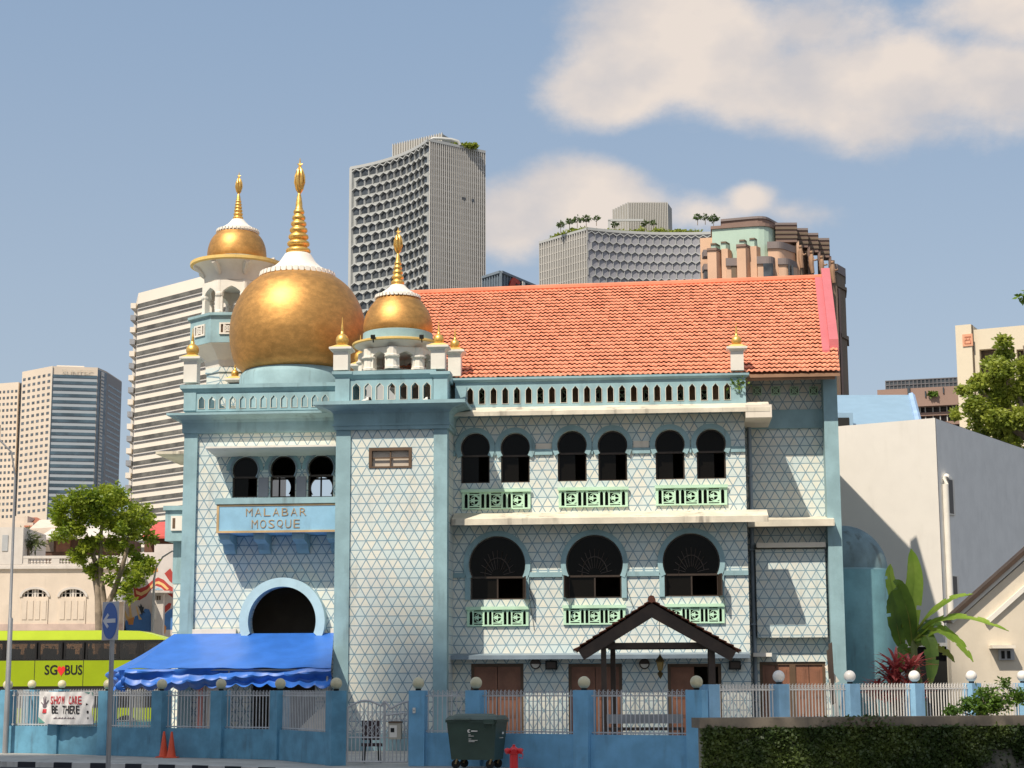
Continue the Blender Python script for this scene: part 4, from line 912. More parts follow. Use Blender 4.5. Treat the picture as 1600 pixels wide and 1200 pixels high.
def pillar(p, ang, w, dpt, zt, mat, parent, off, lampcol='lamp_cream', lr=.155, cap=True, lamp=True):
    c = Vector((p[0], p[1], 0)) - off; d = Vector((math.cos(ang), math.sin(ang), 0)); nn = Vector((-math.sin(ang), math.cos(ang), 0))
    b = MB(); b.obox(c + Vector((0, 0, zt / 2)), d * w / 2, nn * dpt / 2, (0, 0, zt / 2)); o = b.build('pillar', mat, parent)
    if lamp:
        g = MB(); g.sph((c.x, c.y, zt + .035 + lr), lr, 20, 14); l = g.build('globe_lamp', M[lampcol], o, True); k = MB(); k.lathe(c.x, c.y, [(.07, zt), (.075, zt + .04), (.05, zt + .06)], 14); k.build('lamp_base', M['dark'], l)
    return o
M['lamp_cream'] = paint('cream_globe', (0.62, 0.56, 0.36), rough=.35, var=.1, stain=.3); M['lamp_white'] = paint('white_globe', (0.80, 0.76, 0.70), rough=.3, var=.05); M['rail_sunlit'] = paint('sunlit_railing', (0.74, 0.70, 0.64), rough=.5, var=.08); M['blue_pale'] = paint('sunlit_pillar_blue', (0.24, 0.44, 0.62), var=.12, stain=.3, scale=1.6)  # far fence's railing and pillar paints are lightened copies, as if sunlit
def fence(name, pts, label, mat, lampcol='lamp_cream', walls=True, wz=FW, zt=FT, pw=.42, step=.125, skip=(), lamps=None, railmat='rail', group=None, pilmat=None):
    off = Vector((pts[0][0], pts[0][1], 0)); o = root(name, Frame(off), label, 'fence', group)
    n = len(pts)
    for i, p in enumerate(pts):
        a = pts[max(i - 1, 0)]; c = pts[min(i + 1, n - 1)]; ang = math.atan2(c[1] - a[1], c[0] - a[0])
        pillar(p, ang, pw, pw, zt, pilmat or mat, o, off, lampcol, lamp=(lamps is None or i in lamps))
    for i in range(n - 1):
        if i in skip: continue
        a, c = Vector((*pts[i][:2], 0)), Vector((*pts[i + 1][:2], 0)); d = (c - a).normalized(); a2 = a + d * pw / 2; c2 = c - d * pw / 2; nn = Vector((-d.y, d.x, 0))
        b = MB(); b.obox((a2 + c2) / 2 - off + Vector((0, 0, wz / 2)), (c2 - a2) / 2, nn * .1, (0, 0, wz / 2)); b.build('low_wall', mat, o)
        rail_panel(a2, c2, wz, zt - .02, M[railmat], o, off, step)
    return o
G = lambda x, y: tuple(ground(x, y)[:2])
LP = [G(8, 1176), G(88, 1177.5), G(166, 1180), G(250, 1182.5), G(343, 1184.5), G(436, 1187), G(524, 1196)]
fence('perimeter_fence', LP, 'blue painted wall and grey railing running left of the gate below the blue awning', M['blue_fence'], lamps=(0, 2, 3, 4, 5, 6))
RP = [G(653, 1196.5), G(744, 1196.8), G(914, 1201.5), G(1091, 1205)]
fence('perimeter_fence', RP, 'blue wall and grey railing behind the green wheeled bin and the red hydrant', M['blue_fence2'], group=None)
def at_top(x, y, z): return tuple(ground(x, y, z)[:2])
def ray_Y(px_, Y): p = atY(px_, 1068, Y); return (p.x, p.y)
FP = [ray_Y(1108, 44.5), ray_Y(1217, 45.9), ray_Y(1328, 47.3), ray_Y(1429, 48.7), ray_Y(1518, 50), ray_Y(1598, 51.2), ray_Y(1680, 52.5)]
fence('perimeter_fence', FP, 'pale blue pillars and brightened railing rising behind the ivy covered wall', M['blue_fence2'], lampcol='lamp_white', wz=.5, zt=2.06, pw=.36, step=.11, lamps=(1, 2, 3, 4, 5), railmat='rail_sunlit', pilmat=M['blue_pale'])
# far side of the compound: second row of railing seen through the first
BP = [atY(14, 1068, 64)[:2], atY(50, 1068, 66)[:2], atY(97, 1068, 68)[:2], atY(262, 1068, 72)[:2]]
fence('perimeter_fence', [tuple(p) for p in BP], 'far blue fence of the compound showing behind the banner', M['blue_fence'], wz=.7, zt=1.95, lamps=(1, 2))
# ---------------------------------------------------------------- gate
g0, g1 = Vector((*LP[-1], 0)), Vector((*RP[0], 0)); d = (g1 - g0).normalized(); a = g0 + d * .3; c = g1 - d * .24; L = (c - a).length
gt = root('entrance_gate', Frame((a.x, a.y, 0), math.atan2(d.y, d.x)), 'silver metal double gate with scalloped top between two blue pillars', 'gate')
def gtop(x): # two scallops
    h = L * .49; t = x / h if x < h else (x - h) / (L - h)
    if x < h: return 1.52 + .14 * math.sin(math.pi * min(1, t * 1.0)) - (.0 if t < .5 else .22 * (t - .5) * 2)
    return 1.54 - .2 * (1 - abs(t * 2 - .6)) * (1 if t < .8 else .4)
for li, (x0, x1) in enumerate(((0.02, L * .60), (L * .61, L - .02))):
    b = MB(); n = 9 if li == 0 else 6
    P = []
    for i in range(25):
        t = i / 24; x = x0 + (x1 - x0) * t
        if li == 0: z = 1.50 + .17 * math.sin(math.pi * min(1, t / .93 * .95)) if t < .88 else 1.50 + (t - .88) * 1.5 - .02
        else: z = 1.66 - .2 * (t / .25) if t < .25 else 1.46 + .18 * math.sin(math.pi / 2 * (t - .25) / .75)
        P.append((x, 0, z))
    b.tube(P, .028, 6); b.tube([(x0, 0, .08), (x0, 0, P[0][2])], .028, 6); b.tube([(x1, 0, .08), (x1, 0, P[-1][2])], .028, 6); b.tube([(x0, 0, .1), (x1, 0, .1)], .025, 6); b.tube([(x0, 0, .72), (x1, 0, .72)], .018, 6)
    for i in range(1, n):
        x = x0 + (x1 - x0) * i / n; z = np.interp(x, [p[0] for p in P], [p[2] for p in P]); b.tube([(x, 0, .1), (x, 0, z)], .016, 5)
    cells = 4 if li == 0 else 3
    for i in range(cells):
        xa = x0 + (x1 - x0) * i / cells; xb = x0 + (x1 - x0) * (i + 1) / cells
        for z0_, z1_ in ((.72, 1.08), (1.08, 1.42)):
            b.tube([(xa, 0, z0_), (xb, 0, z1_)], .009, 4); b.tube([(xb, 0, z0_), (xa, 0, z1_)], .009, 4)
            b.tube([((xa + xb) / 2 + .1 * math.cos(t), 0, (z0_ + z1_) / 2 + .1 * math.sin(t)) for t in np.linspace(0, 6.28, 10)], .008, 4)
    b.build('gate_leaf', M['rail'], gt)
def item(name, p, yaw, label, cat, group=None): return root(name, Frame(p, yaw), label, cat, group)
gyaw = math.atan2(d.y, d.x)
p = a + d * (L * .80); lb = item('letter_box', (p.x - .02, p.y - .12, .68), gyaw, 'small beige metal letter box with a notice hung on the silver gate', 'letter box')
b = MB(); b.box(-.16, .16, -.09, .09, 0, .42); b.build('box_body', paint('beige_metal', (0.42, 0.38, 0.30), rough=.5), lb); q = MB(); q.box(-.17, .17, -.11, .1, .42, .46); q.build('lid', M['brownwin'], lb)
q = MB(); q.box(-.14, .06, -.096, -.0905, .05, .36); n_ = q.build('notice', M['white'], lb); q = MB(); q.box(-.11, -.01, -.1, -.097, .18, .29); q.build('picture', M['dark'], n_)
b = MB(); b.tube([(-.25, -.02, .62), (.25, -.02, .68)], .02, 6); b.build('hook_rail', M['rail'], lb)
# office chair behind the gate
c0 = atY(581, 1140, 49.5); ch = item('office_chair', (c0.x, c0.y, 0), R(12), 'black office chair standing just inside the silver gate', 'chair')
b = MB(); b.obox((0, .2, .86), (.24, 0, 0), (0, .03, 0), (0, .03, .26)); b.build('backrest', paint('chair_fabric', (0.07, 0.045, 0.045), rough=.9), ch); b = MB(); b.box(-.26, .26, -.24, .2, .44, .52); b.build('seat', paint('chair_fabric', (0, 0, 0)), ch)
for x in (-.22, .22):
    for y in (-.2, .18): q = MB(); q.tube([(x, y, 0), (x * .9, y, .44)], .022, 6); q.build('leg', M['dark'], ch)
q = MB(); q.box(-.03, .03, .2, .24, .5, .66); q.build('back_bracket', M['dark'], ch)
# door bell on right gate pillar
pp = Vector((*RP[0], 0)); b = MB(); nn = Vector((d.y, -d.x, 0)); q_ = pp + nn * .24
db = item('bell_push', (q_.x - .05, q_.y, 1.42), gyaw, 'small white bell push fixed to the blue pillar right of the gate', 'bell'); b.box(-.035, .035, -.03, .02, -.07, .07); b.build('bell_case', M['white'], db); b = MB(); b.sph((0, -.03, .0), .022, 10, 6); b.build('button', M['steel'], db)
# ---------------------------------------------------------------- banner
A = Vector((*LP[0], 0)); B_ = Vector((*LP[2], 0))
fy = math.atan2(B_.y - A.y, B_.x - A.x); BFr = Frame((A.x + .02, A.y, 0), fy); bv = -.33
bq = BFr.R(bv, 60.5, 1080, 144.5, 1131)
BF2 = Frame(BFr.p + BFr.rm @ Vector((bq[0], bv, bq[2])), fy); bn = root('banner', BF2, 'white cloth banner reading SHOW CARE BE THERE tied to the blue fence', 'banner')
BW, BH = bq[1] - bq[0], bq[3] - bq[2]
def cloth(x, z): return .03 * math.sin(x * 6 + z * 5) * math.cos(z * 4) + .02 * math.sin(x * 17 - z * 9)
b = MB(); nx, nz = 40, 20; vs_ = [(BW * i / nx, cloth(BW * i / nx, BH * j / nz), BH * j / nz - .02 * math.sin(math.pi * i / nx)) for j in range(nz + 1) for i in range(nx + 1)]
nv = len(vs_); fs_ = [(j * (nx + 1) + i, j * (nx + 1) + i + 1, (j + 1) * (nx + 1) + i + 1, (j + 1) * (nx + 1) + i) for j in range(nz) for i in range(nx)]
b.add(vs_ + [(p[0], p[1] + .006, p[2]) for p in vs_], fs_ + [tuple(nv + i for i in reversed(f)) for f in fs_]); b.build('banner_cloth', paint('banner_cloth', (0.70, 0.68, 0.66), rough=.8, var=.05), bn, True)
def onc(p): return (p[0], p[1] + cloth(p[0], p[2]), p[2])
red = paint('banner_red', (0.55, 0.04, 0.05), bump=0, var=.05); blk = paint('banner_black', (0.02, 0.018, 0.02), bump=0)
t = MB(); t.letters('SHOW CARE', BW * .23, BW * .81, BH * .60, BH * .85, -.014, .86, depth=.006, bold=.012, fn=onc); t.build('red_lettering', red, bn)
t = MB(); t.letters('BE THERE', BW * .25, BW * .77, BH * .31, BH * .56, -.014, .86, depth=.006, bold=.012, fn=onc); t.build('black_lettering', blk, bn)
t = MB()
for i in range(22):
    x = BW * (.30 + .38 * i / 21); t.box(x, x + .035, -.008 , -.003, BH * .15, BH * (.165 + .02 * (i % 3)))
t.v = [onc(p) for p in t.v]; t.build('small_print', paint('print_grey', (.15, .12, .14), bump=0), bn)
t = MB()   # hand print emblem
hx, hz = BW * .11, BH * .55
t.prism(arc(hx, hz, .07, 0, 350, 12), -.01, -.004)
for i, (an, l_) in enumerate(((150, .15), (112, .22), (95, .25), (76, .23), (48, .17))):
    ca, sa = math.cos(R(an)), math.sin(R(an)); t.obox((hx + ca * (.06 + l_ / 2), -.007, hz + sa * (.06 + l_ / 2)), (ca * l_ / 2, 0, sa * l_ / 2), (0, .003, 0), (-sa * .016, 0, ca * .016))
t.v = [onc(p) for p in t.v]; t.build('hand_emblem', paint('print_grey', (.15, .12, .14)), bn)
t = MB(); t.prism([(hx - .09, hz - .22), (hx + .1, hz - .22), (hx + .07, hz - .1), (hx - .05, hz - .1)], -.01, -.004); t.v = [onc(p) for p in t.v]; t.build('red_emblem', red, bn)
for cx_, cz_, r_, n_ in ((.91, .36, .05, 12), (.90, .6, .045, 3), (.92, .18, .04, 4)):
    t = MB(); t.prism(arc(BW * cx_, BH * cz_, r_, 0, 350, n_), -.01, -.004); t.v = [onc(p) for p in t.v]; t.build('side_logo', blk, bn)
t = MB(); t.prism([(0.01, .02), (BW * .13, .02), (0.01, BH * .2)], -.008, -.003); t.prism([(BW - .01, BH - .03), (BW * .84, BH - .03), (BW - .01, BH * .86)], -.008, -.003); t.v = [onc(p) for p in t.v]; t.build('green_corner', paint('green_print', (.12, .35, .3), bump=0), bn)
# ---------------------------------------------------------------- blue awning
blue = paint('tarpaulin_blue', (0.032, 0.145, 0.52), rough=.45, var=.1, scale=1.2, bump=.2)
aw_ = root('awning', Frame(MF.p, YAW), 'large blue tarpaulin awning with scalloped edge over the mosque entrance', 'awning')
VF = -4.2
tl = px(272, 990.5, VL - .1); tr_ = px(521.5, 989, VL - .1); fl_l = px(183, 1046, VF); fl_r = px(517, 1042, VF); zf_ = (fl_l[1] + fl_r[1]) / 2
ml = px(205, 1040, VF)
ztop = (tl[1] + tr_[1]) / 2
def tent_pt(s, t): # s left-right, t back-front
    xb = tl[0] + (tr_[0] - tl[0]) * s; xf = ml[0] - .15 + (fl_r[0] - ml[0] + .15) * s
    x = xb + (xf - xb) * t; y = (VL - .1) + (VF - VL + .1) * t; z = ztop + (zf_ - ztop) * t
    z -= .10 * math.sin(math.pi * t) * (0.7 + .3 * math.sin(s * 9)) ; z += .02 * math.sin(s * 31 + t * 6) * t
    return (x, y, z)
def grid(fn, ns, nt):
    V = [fn(i / ns, j / nt) for j in range(nt + 1) for i in range(ns + 1)]; Fs = [(j * (ns + 1) + i, j * (ns + 1) + i + 1, (j + 1) * (ns + 1) + i + 1, (j + 1) * (ns + 1) + i) for j in range(nt) for i in range(ns)]; return V, Fs
def sheet(name, fn, ns, nt, mat, parent, th=(0, 0, -.012)):
    V, Fs = grid(fn, ns, nt); n = len(V); b = MB(); b.add(V + [(p[0] + th[0], p[1] + th[1], p[2] + th[2]) for p in V], Fs + [tuple(n + i for i in reversed(f)) for f in Fs]); return b.build(name, mat, parent, True, norm=False)
sheet('main_slope', tent_pt, 40, 16, blue, aw_)
# left hip: from the back-left top to a dropped outer corner
cl = (fl_l[0] - .05, VF + .5); hl = (ml[0] - 2.2, VL - .6)
def hip(s, t):
    a = Vector(tent_pt(0, t)); b_ = Vector((cl[0], cl[1], zf_ - .1)).lerp(Vector((tl[0] - 2.1, VL - .2, zf_ - .05)), 1 - t); p = a.lerp(b_, s); p.z -= .06 * math.sin(math.pi * s); return tuple(p)
sheet('left_hip', hip, 10, 16, blue, aw_)
def valance(P0, P1, n, nm):
    P0, P1 = Vector(P0), Vector(P1); d = (P1 - P0); L = d.length; dn = d.normalized(); nn = Vector((dn.y, -dn.x, 0)); sc = max(1, round(L / .48))
    def fn(s, t):
        p = P0.lerp(P1, s); drop = .50 + .12 * abs(math.sin(math.pi * s * sc)) + .06 * math.sin(s * 7)
        p = p + nn * (.05 * math.sin(s * 23 + t * 3) + .10 * math.sin(math.pi * t) * math.sin(s * 5 + 1) + .09 * math.sin(t * 9 + s * 6)) ; p.z -= drop * t + .02 * math.sin(s * 11); return tuple(p)
    return sheet(nm, fn, n, 10, blue, aw_, (nn.x * -.01, nn.y * -.01, 0))
valance(tent_pt(0, 1), tent_pt(1, 1), 160, 'front_valance')
valance(hip(1, 1), tent_pt(0, 1), 40, 'corner_valance'); valance(hip(1, 0), hip(1, 1), 60, 'side_valance')
for s_, t_ in ((0.02, .99), (.5, .99), (.98, .99)):
    p = tent_pt(s_, t_); b = MB(); b.tube([(p[0], p[1] + .1, 0), (p[0], p[1] + .1, p[2] - .05)], .035, 8); b.build('pole', M['steel'], aw_)
b = MB(); p0, p1 = tent_pt(0.01, .98), tent_pt(.99, .98); b.tube([(p0[0], p0[1], p0[2] - .06), (p1[0], p1[1], p1[2] - .06)], .03, 8); b.build('front_bar', M['steel'], aw_)
# things under the awning: pink column, white boards
def colm(x, y0, v, r, z, mat, label, name='column'):
    cu = U(x, y0, v); o = root(name, MF, label, 'column'); b = MB(); b.lathe(cu, v, [(r * 1.25, 0), (r * 1.25, .12), (r, .2), (r, z - .15), (r * 1.2, z)], 16); b.build('column_shaft', mat, o, True); b = MB(); b.box(cu - r * 1.4, cu + r * 1.4, v - r * 1.4, v + r * 1.4, z, z + .06); b.build('column_cap', mat, o)
colm(312, 1100, -2.6, .1, 2.1, paint('pink_column', (0.62, 0.25, 0.22)), 'slim pink column under the blue awning seen through the railing')
wb = root('notice_board', MF, 'tall white board leaning by the pink column under the awning', 'board'); q = F.R(-2.2, 322, 1062, 345, 1140); b = MB(); b.box(q[0], q[1], -2.2, -2.15, 0.02, q[3]); b.build('board_panel', M['white'], wb); b = MB(); b.box(q[0] - .04, q[0], -2.22, -2.14, 0, q[3]); b.box(q[1], q[1] + .04, -2.22, -2.14, 0, q[3]); b.build('board_frame', M['steel'], wb)
wb = root('shoe_rack', MF, 'low cream curved cabinet standing behind the railing right of the third pillar', 'cabinet'); q = F.R(-2.6, 472, 1105, 512, 1140); b = MB(); b.prism([(q[0] - .3, 0), (q[1], 0), (q[1], q[3] + .05), (q[1] - .3, q[3] - .1), (q[0] + .2, q[2] + .3), (q[0] - .1, q[2])], -2.7, -2.2); b.build('cabinet_body', M['cream'], wb); b = MB(); b.box(q[1] - .35, q[1] - .12, -2.72, -2.7, .35, .6); b.build('cabinet_handle', M['brownwin'], wb)
# ---------------------------------------------------------------- traffic cones
orange = paint('cone_orange', (0.75, 0.09, 0.03), rough=.5, var=.08)
for i, (x, y, lab) in enumerate(((259, 1182.5, 'orange traffic cone at the foot of the blue wall, left of the pair'), (272, 1183, 'orange traffic cone at the foot of the blue wall, right of the pair'))):
    p = ground(x, y); p.y -= .35 + .1 * i; c = root('traffic_cone', Frame((p.x, p.y, 0)), lab, 'cone', 'cones by the fence'); b = MB(); b.lathe(0, 0, [(.145, .03), (.13, .06), (.085, .35), (.03, .74), (.025, .75), (0.001, .75)], 20); b.build('cone_body', orange, c, True); b = MB(); b.box(-.2, .2, -.2, .2, 0, .03); b.build('base', orange, c)
# ---------------------------------------------------------------- wheeled bin
p = ground(746, 1199.5); p = Vector((p.x, p.y - .28, 0)); bi = root('wheeled_bin', Frame(p, R(-17)), 'large dark green four wheeled bin in front of the blue fence', 'bin')
gr = paint('bin_green', (0.045, 0.075, 0.055), rough=.42, var=.12, scale=1.5, bump=.1); gl2 = paint('bin_lid_green', (0.10, 0.135, 0.11), rough=.5, var=.15)
b = MB(); b.frus((-.56, .56, -.38, .38), (-.65, .65, -.47, .47), .22, 1.14); b.box(-.68, .68, -.5, .5, 1.14, 1.2)
b.box(-.69, -.63, -.3, .3, 1.0, 1.14)
b.build('bin_body', gr, bi)
b = MB(); b.frus((-.68, .68, -.52, .5), (-.6, .62, -.42, .4), 1.21, 1.31); b.frus((-.52, .42, -.4, .3), (-.46, .36, -.3, .2), 1.31, 1.35); b.box(-.42, .0, -.57, -.5, 1.2, 1.24)
lid = b.build('lid', gl2, bi); b = MB(); b.box(.36, .62, -.62, -.48, 1.10, 1.22); b.tube([(.4, -.58, 1.0), (.4, -.62, 1.12), (.6, -.62, 1.12), (.6, -.58, 1.0)], .02, 6); b.build('lid_hinge', gr, bi)
for x in (-.45, .45):
    for y in (-.33, .33):
        w_ = MB(); w_.lathe(0, 0, [(.02, -.028), (.1, -.028), (.112, -.015), (.112, .015), (.1, .028), (.02, .028)], 18); w_.v = [(x + q[0], y - .02 + q[2], .112 + q[1]) for q in w_.v]; o = w_.build('wheel', M['dark'], bi, True, auto=40)
        b = MB(); b.tube([(x, y - .06, .112), (x + .04, y - .04, .24)], .025, 6); b.tube([(x, y + .02, .112), (x + .04, y + .02, .24)], .02, 6); b.build('caster_fork', paint('rusty_brass', (.3, .2, .09), rough=.5, metal=.4), o)
t = MB(); v_ = -.445
def fb(x0, x1, z0, z1): t.box(x0, x1, v_ - (z0 - .5) * .1 * 1.0 - .012 + .0, v_ - (z0 - .5) * .1 + .02, z0, z1)
t.prism(arc(-.06, .93, .045, 60, 300, 12) + arc(-.045, .93, .025, 300, 60, 8), v_ - .03, v_ + .0)
fb(0.0, .16, .915, .945)
for (x0, x1, z) in ((-.07, -.02, .83), (-.07, .06, .80), (-.07, -.01, .73), (-.07, .16, .695), (-.07, .08, .665)): fb(x0, x1, z, z + .014)
t.v = [(q[0], q[1] - .0, q[2]) for q in t.v]; t.build('white_markings', M['white'], bi)
t = MB(); t.box(.67, .675, -.05, .1, .85, .9); t.box(.62, .66, -.1, .1, .75, .765); t.build('side_marking', M['white'], bi)
# ---------------------------------------------------------------- fire hydrant
p = ground(803, 1206); hy = root('fire_hydrant', Frame((p.x, p.y - .3, 0)), 'red fire hydrant standing on the pavement right of the green bin', 'hydrant')
rd = paint('hydrant_red', (0.72, 0.025, 0.03), rough=.35, var=.06)
b = MB(); b.lathe(0, 0, [(.14, 0), (.14, .03), (.1, .04), (.1, .42), (.13, .44), (.13, .47), (.1, .48), (.1, .55), (.06, .6), (.035, .61), (.035, .65), (0.001, .66)], 20); b.build('barrel', rd, hy, True, auto=35)
for yaw in (200, 340, 270):
    ca, sa = math.cos(R(yaw)), math.sin(R(yaw)); b = MB(); b.tube([(0, 0, .52), (.13 * ca, .13 * sa, .52), (.16 * ca, .16 * sa, .49)], .05, 10); b.tube([(.14 * ca, .14 * sa, .52), (.21 * ca, .21 * sa, .49)], .068, 10); b.build('outlet', rd, hy, True)
b = MB(); b.tube([(.16, -.02, .5), (.22, -.06, .42), (.2, -.08, .33), (.12, -.08, .36)], .012, 5); b.build('chain', rd, hy)
# ---------------------------------------------------------------- traffic sign
p = atY(172, 970, 28.5); sg = root('traffic_sign', Frame((p.x, p.y, 0), R(-46)), 'blue round keep left arrow sign on a tall grey pole by the road', 'sign'); zc = p.z
pw = paint('sign_back', (0.50, 0.50, 0.52), rough=.4, var=.05)
b = MB(); b.box(-.235, .235, -.0, .012, zc - .30, zc + .30); pl_ = b.build('sign_plate', pw, sg)
b = MB(); n = 48; b.prism([(.215 * math.cos(2 * math.pi * i / n), zc + .285 * math.sin(2 * math.pi * i / n)) for i in range(n)], -.006, -.001); b.build('blue_disc', paint('sign_face_blue', (0.012, 0.10, 0.40), rough=.35, var=.04, bump=0), pl_)
b = MB(); zz = zc; b.prism([(-.2, zz), (-.06, zz + .12), (-.02, zz + .085), (-.09, zz + .032), (.17, zz + .032), (.17, zz - .032), (-.09, zz - .032), (-.02, zz - .085), (-.06, zz - .12)], -.011, -.006); b.build('white_arrow', paint('sign_arrow', (0.66, 0.66, 0.70), rough=.4, bump=0, var=.03), pl_)
b = MB(); b.tube([(0.0, .05, -.13), (0, .05, zc + .2)], .038, 12); b.build('pole', M['steel'], sg, True); b = MB(); b.box(-.1, .1, .012, .06, zc + .1, zc + .14); b.box(-.1, .1, .012, .06, zc - .14, zc - .1); b.build('bracket', M['steel'], sg)
# ---------------------------------------------------------------- lamp posts
p = ground(11, 1172); p = atY(11, 1100, 57.5); lpst = root('street_lamp', Frame((p.x, p.y, 0)), 'thin grey lamp post rising at the left edge of the picture', 'street lamp')
zt = atY(9, 745, 57.5).z; b = MB(); b.tube([(0, 0, 0), (0, 0, 4.2), (-.02, 0, 4.25), (-.04, 0, zt)], [.085, .075, .05, .035], 12); b.build('pole', M['steel'], lpst, True); b = MB(); b.tube([(-.04, 0, zt), (-.2, 0, zt + .8), (-.9, 0, zt + 1.5)], .03, 8); b.build('arm', M['steel'], lpst, True); b = MB(); b.box(-1.4, -.85, -.12, .12, zt + 1.45, zt + 1.58); b.build('lamp_head', M['grey'], lpst)
p = atY(238, 1000, 90); l2 = root('street_lamp', Frame((p.x, p.y, 0)), 'slender lamp post with a curved arm in front of the painted mural', 'street lamp')
z1 = atY(238, 905, 90).z; z2 = atY(260, 860, 90).z; dx = 40 / 2800 * 90; b = MB(); b.tube([(0, 0, 0), (0, 0, z1), (.1, 0, z1 + .6), (.4, 0, z1 + 1.1), (.85, 0, z2 - .05), (dx, 0, z2)], [.07, .06, .05, .045, .04, .04], 8); b.build('pole', M['steel'], l2, True); b = MB(); b.sph((dx, 0, z2 - .08), .12, 10, 8, 1.3); b.build('lamp_head', M['goldpaint'], l2, True)
# ---------------------------------------------------------------- tiled porch shelter
SF = Frame((atY(1025, 1068, 53).x, 53, 0), YAW); sh = root('porch_shelter', SF, 'dark timber gable shelter with a weathered clay tile roof in front of the doors', 'shelter')
va, vb = -1.0, 1.6
ax, az = SF.P(1018, 941, va); lx, lz = SF.P(897, 1019, va); rx, rz = SF.P(1157, 1020, va)
for sgn, (ex, ez) in ((-1, (lx, lz)), (1, (rx, rz))):
    tiled('roof_tiles', (lambda ex, ez: (lambda s, t, l=0: Vector((ex + (ax - ex) * t, va - .08 + (vb - va + .16) * s, ez + (az - ez) * t + l + .03))))(ex, ez), 12, 12, M['roof_old'], sh, amp=.035, step=.05)
    D = Vector((ax - ex, 0, az - ez)).normalized(); N_ = Vector((-D.z, 0, D.x)); N_ = N_ if N_.z > 0 else -N_
    b = MB(); A_ = Vector((ex, 0, ez)) + D * .12; C_ = Vector((ax, 0, az)) - Vector((0, 0, .02)); pr = [(q.x, q.z) for q in (A_ - N_ * .02, C_, C_ - Vector((0, 0, .42)), A_ - N_ * .34)]
    b.prism(pr, va, va + .07); b.build('barge_board', M['wood'], sh)
    b = MB(); b.prism([(q.x, q.z) for q in (A_ - N_ * .03, C_ - Vector((0, 0, .01)), C_ - Vector((0, 0, .09)), A_ - N_ * .1)], va + .07, vb); b.build('roof_boarding', M['wood'], sh)
    for k_ in range(4):
        b = MB(); y0_ = va + .5 + k_ * .55; b.prism([(q.x, q.z) for q in (A_ - N_ * .1, C_ - Vector((0, 0, .1)), C_ - Vector((0, 0, .22)), A_ - N_ * .2)], y0_, y0_ + .06); b.build('rafter', M['wood'], sh)
for x, v in ((943, va + .35), (957.5, vb - .3), (1112, va + .35), (1110, vb - .3)):
    u_, z_ = SF.P(x, 1010, v); b = MB(); w_ = .075 if x < 1000 else .09; b.box(u_ - w_, u_ + w_, v - .09, v + .09, 0, z_ + .15); b.build('post', M['wood'], sh)
q = SF.R(va + .35, 945, 1004, 1112, 1013); b = MB(); b.box(q[0], q[1], va + .3, va + .4, q[2], q[3]); b.build('tie_beam', M['wood'], sh)
q2 = SF.R(vb - .3, 950, 1004, 1112, 1010); b = MB(); b.box(q2[0], q2[1], vb - .35, vb - .25, q[2], q[3]); b.build('tie_beam', M['wood'], sh)
b = MB(); b.tube([(ax, va - .12, az + .09), (ax, vb + .1, az + .09)], .11, 8); b.build('ridge_tile', M['roof_old'], sh, True)
# lantern
u_, z_ = SF.P(1031.5, 1040, va + .9); lz0 = SF.P(1031, 1022, va + .9)[1]; lz1 = SF.P(1031, 1061, va + .9)[1]; wl = SF.p + SF.rm @ Vector((u_, va + .9, 0))
ln = root('hanging_lantern', Frame((wl.x, wl.y, lz1)), 'pointed brass lantern hanging on a chain under the timber shelter', 'lantern'); H = lz0 - lz1
br = paint('aged_brass', (0.13, 0.09, 0.03), rough=.4, metal=.6)
b = MB(); b.lathe(0, 0, [(.001, 0), (.05, .1 * H), (.09, .22 * H), (.03, .32 * H)], 6); b.build('bottom_finial', br, ln); b = MB(); b.lathe(0, 0, [(.04, .32 * H), (.07, .36 * H), (.11, .66 * H), (.1, .68 * H)], 6); b.build('glass_body', paint('amber_glass', (.3, .2, .06), rough=.2), ln)
b = MB(); b.lathe(0, 0, [(.13, .68 * H), (.135, .72 * H), (.08, .84 * H), (.03, .93 * H), (.01, H)], 6); b.build('cap', br, ln); b = MB(); b.tube([(0, 0, H), (0, 0, H + 1.35)], .008, 4); b.build('chain', br, ln)
# planks by the right corner of the mosque
pk = root('timber_planks', MF, 'bundle of pale planks leaning against the right corner of the mosque', 'planks')
for i, (xa, ya, xb, yb, m_) in enumerate(((1291, 1040, 1309, 1066, 'cream'), (1294, 1015, 1301, 1100, 'wood'), (1297, 1005, 1303, 1100, 'wood'), (1298, 1060, 1309, 1120, 'cream'))):
    a = px(xa, ya, .1 - .1 * i); c = px(xb, yb, -.3 - .1 * i); b = MB(); D = Vector((c[0] - a[0], -.3, c[1] - a[1])); b.obox(Vector(((a[0] + c[0]) / 2, -.1 - .1 * i, (a[1] + c[1]) / 2)), D / 2, (.06, 0, .03), (0, .02, 0)); b.build('plank', M[m_], pk)
for i, x in enumerate((1005, 1035)):
    pass
mt = root('motorcycle_cover', Frame((atY(1000, 1130, 50).x, 50, 0)), 'dark low bench behind the railing between the shelter posts', 'bench')
mt['category'] = 'bench'; mt.name = 'bench'
b = MB(); b.box(-.9, 1.2, -.2, .2, .82, .9); b.build('seat', M['wood'], mt)
for x in (-.8, 1.1): b = MB(); b.box(x, x + .08, -.18, .18, 0, .82); b.build('leg', M['wood'], mt)
b = MB(); b.box(-.9, 1.2, .17, .2, 1.0, 1.25); b.build('backrest', M['steel'], mt)
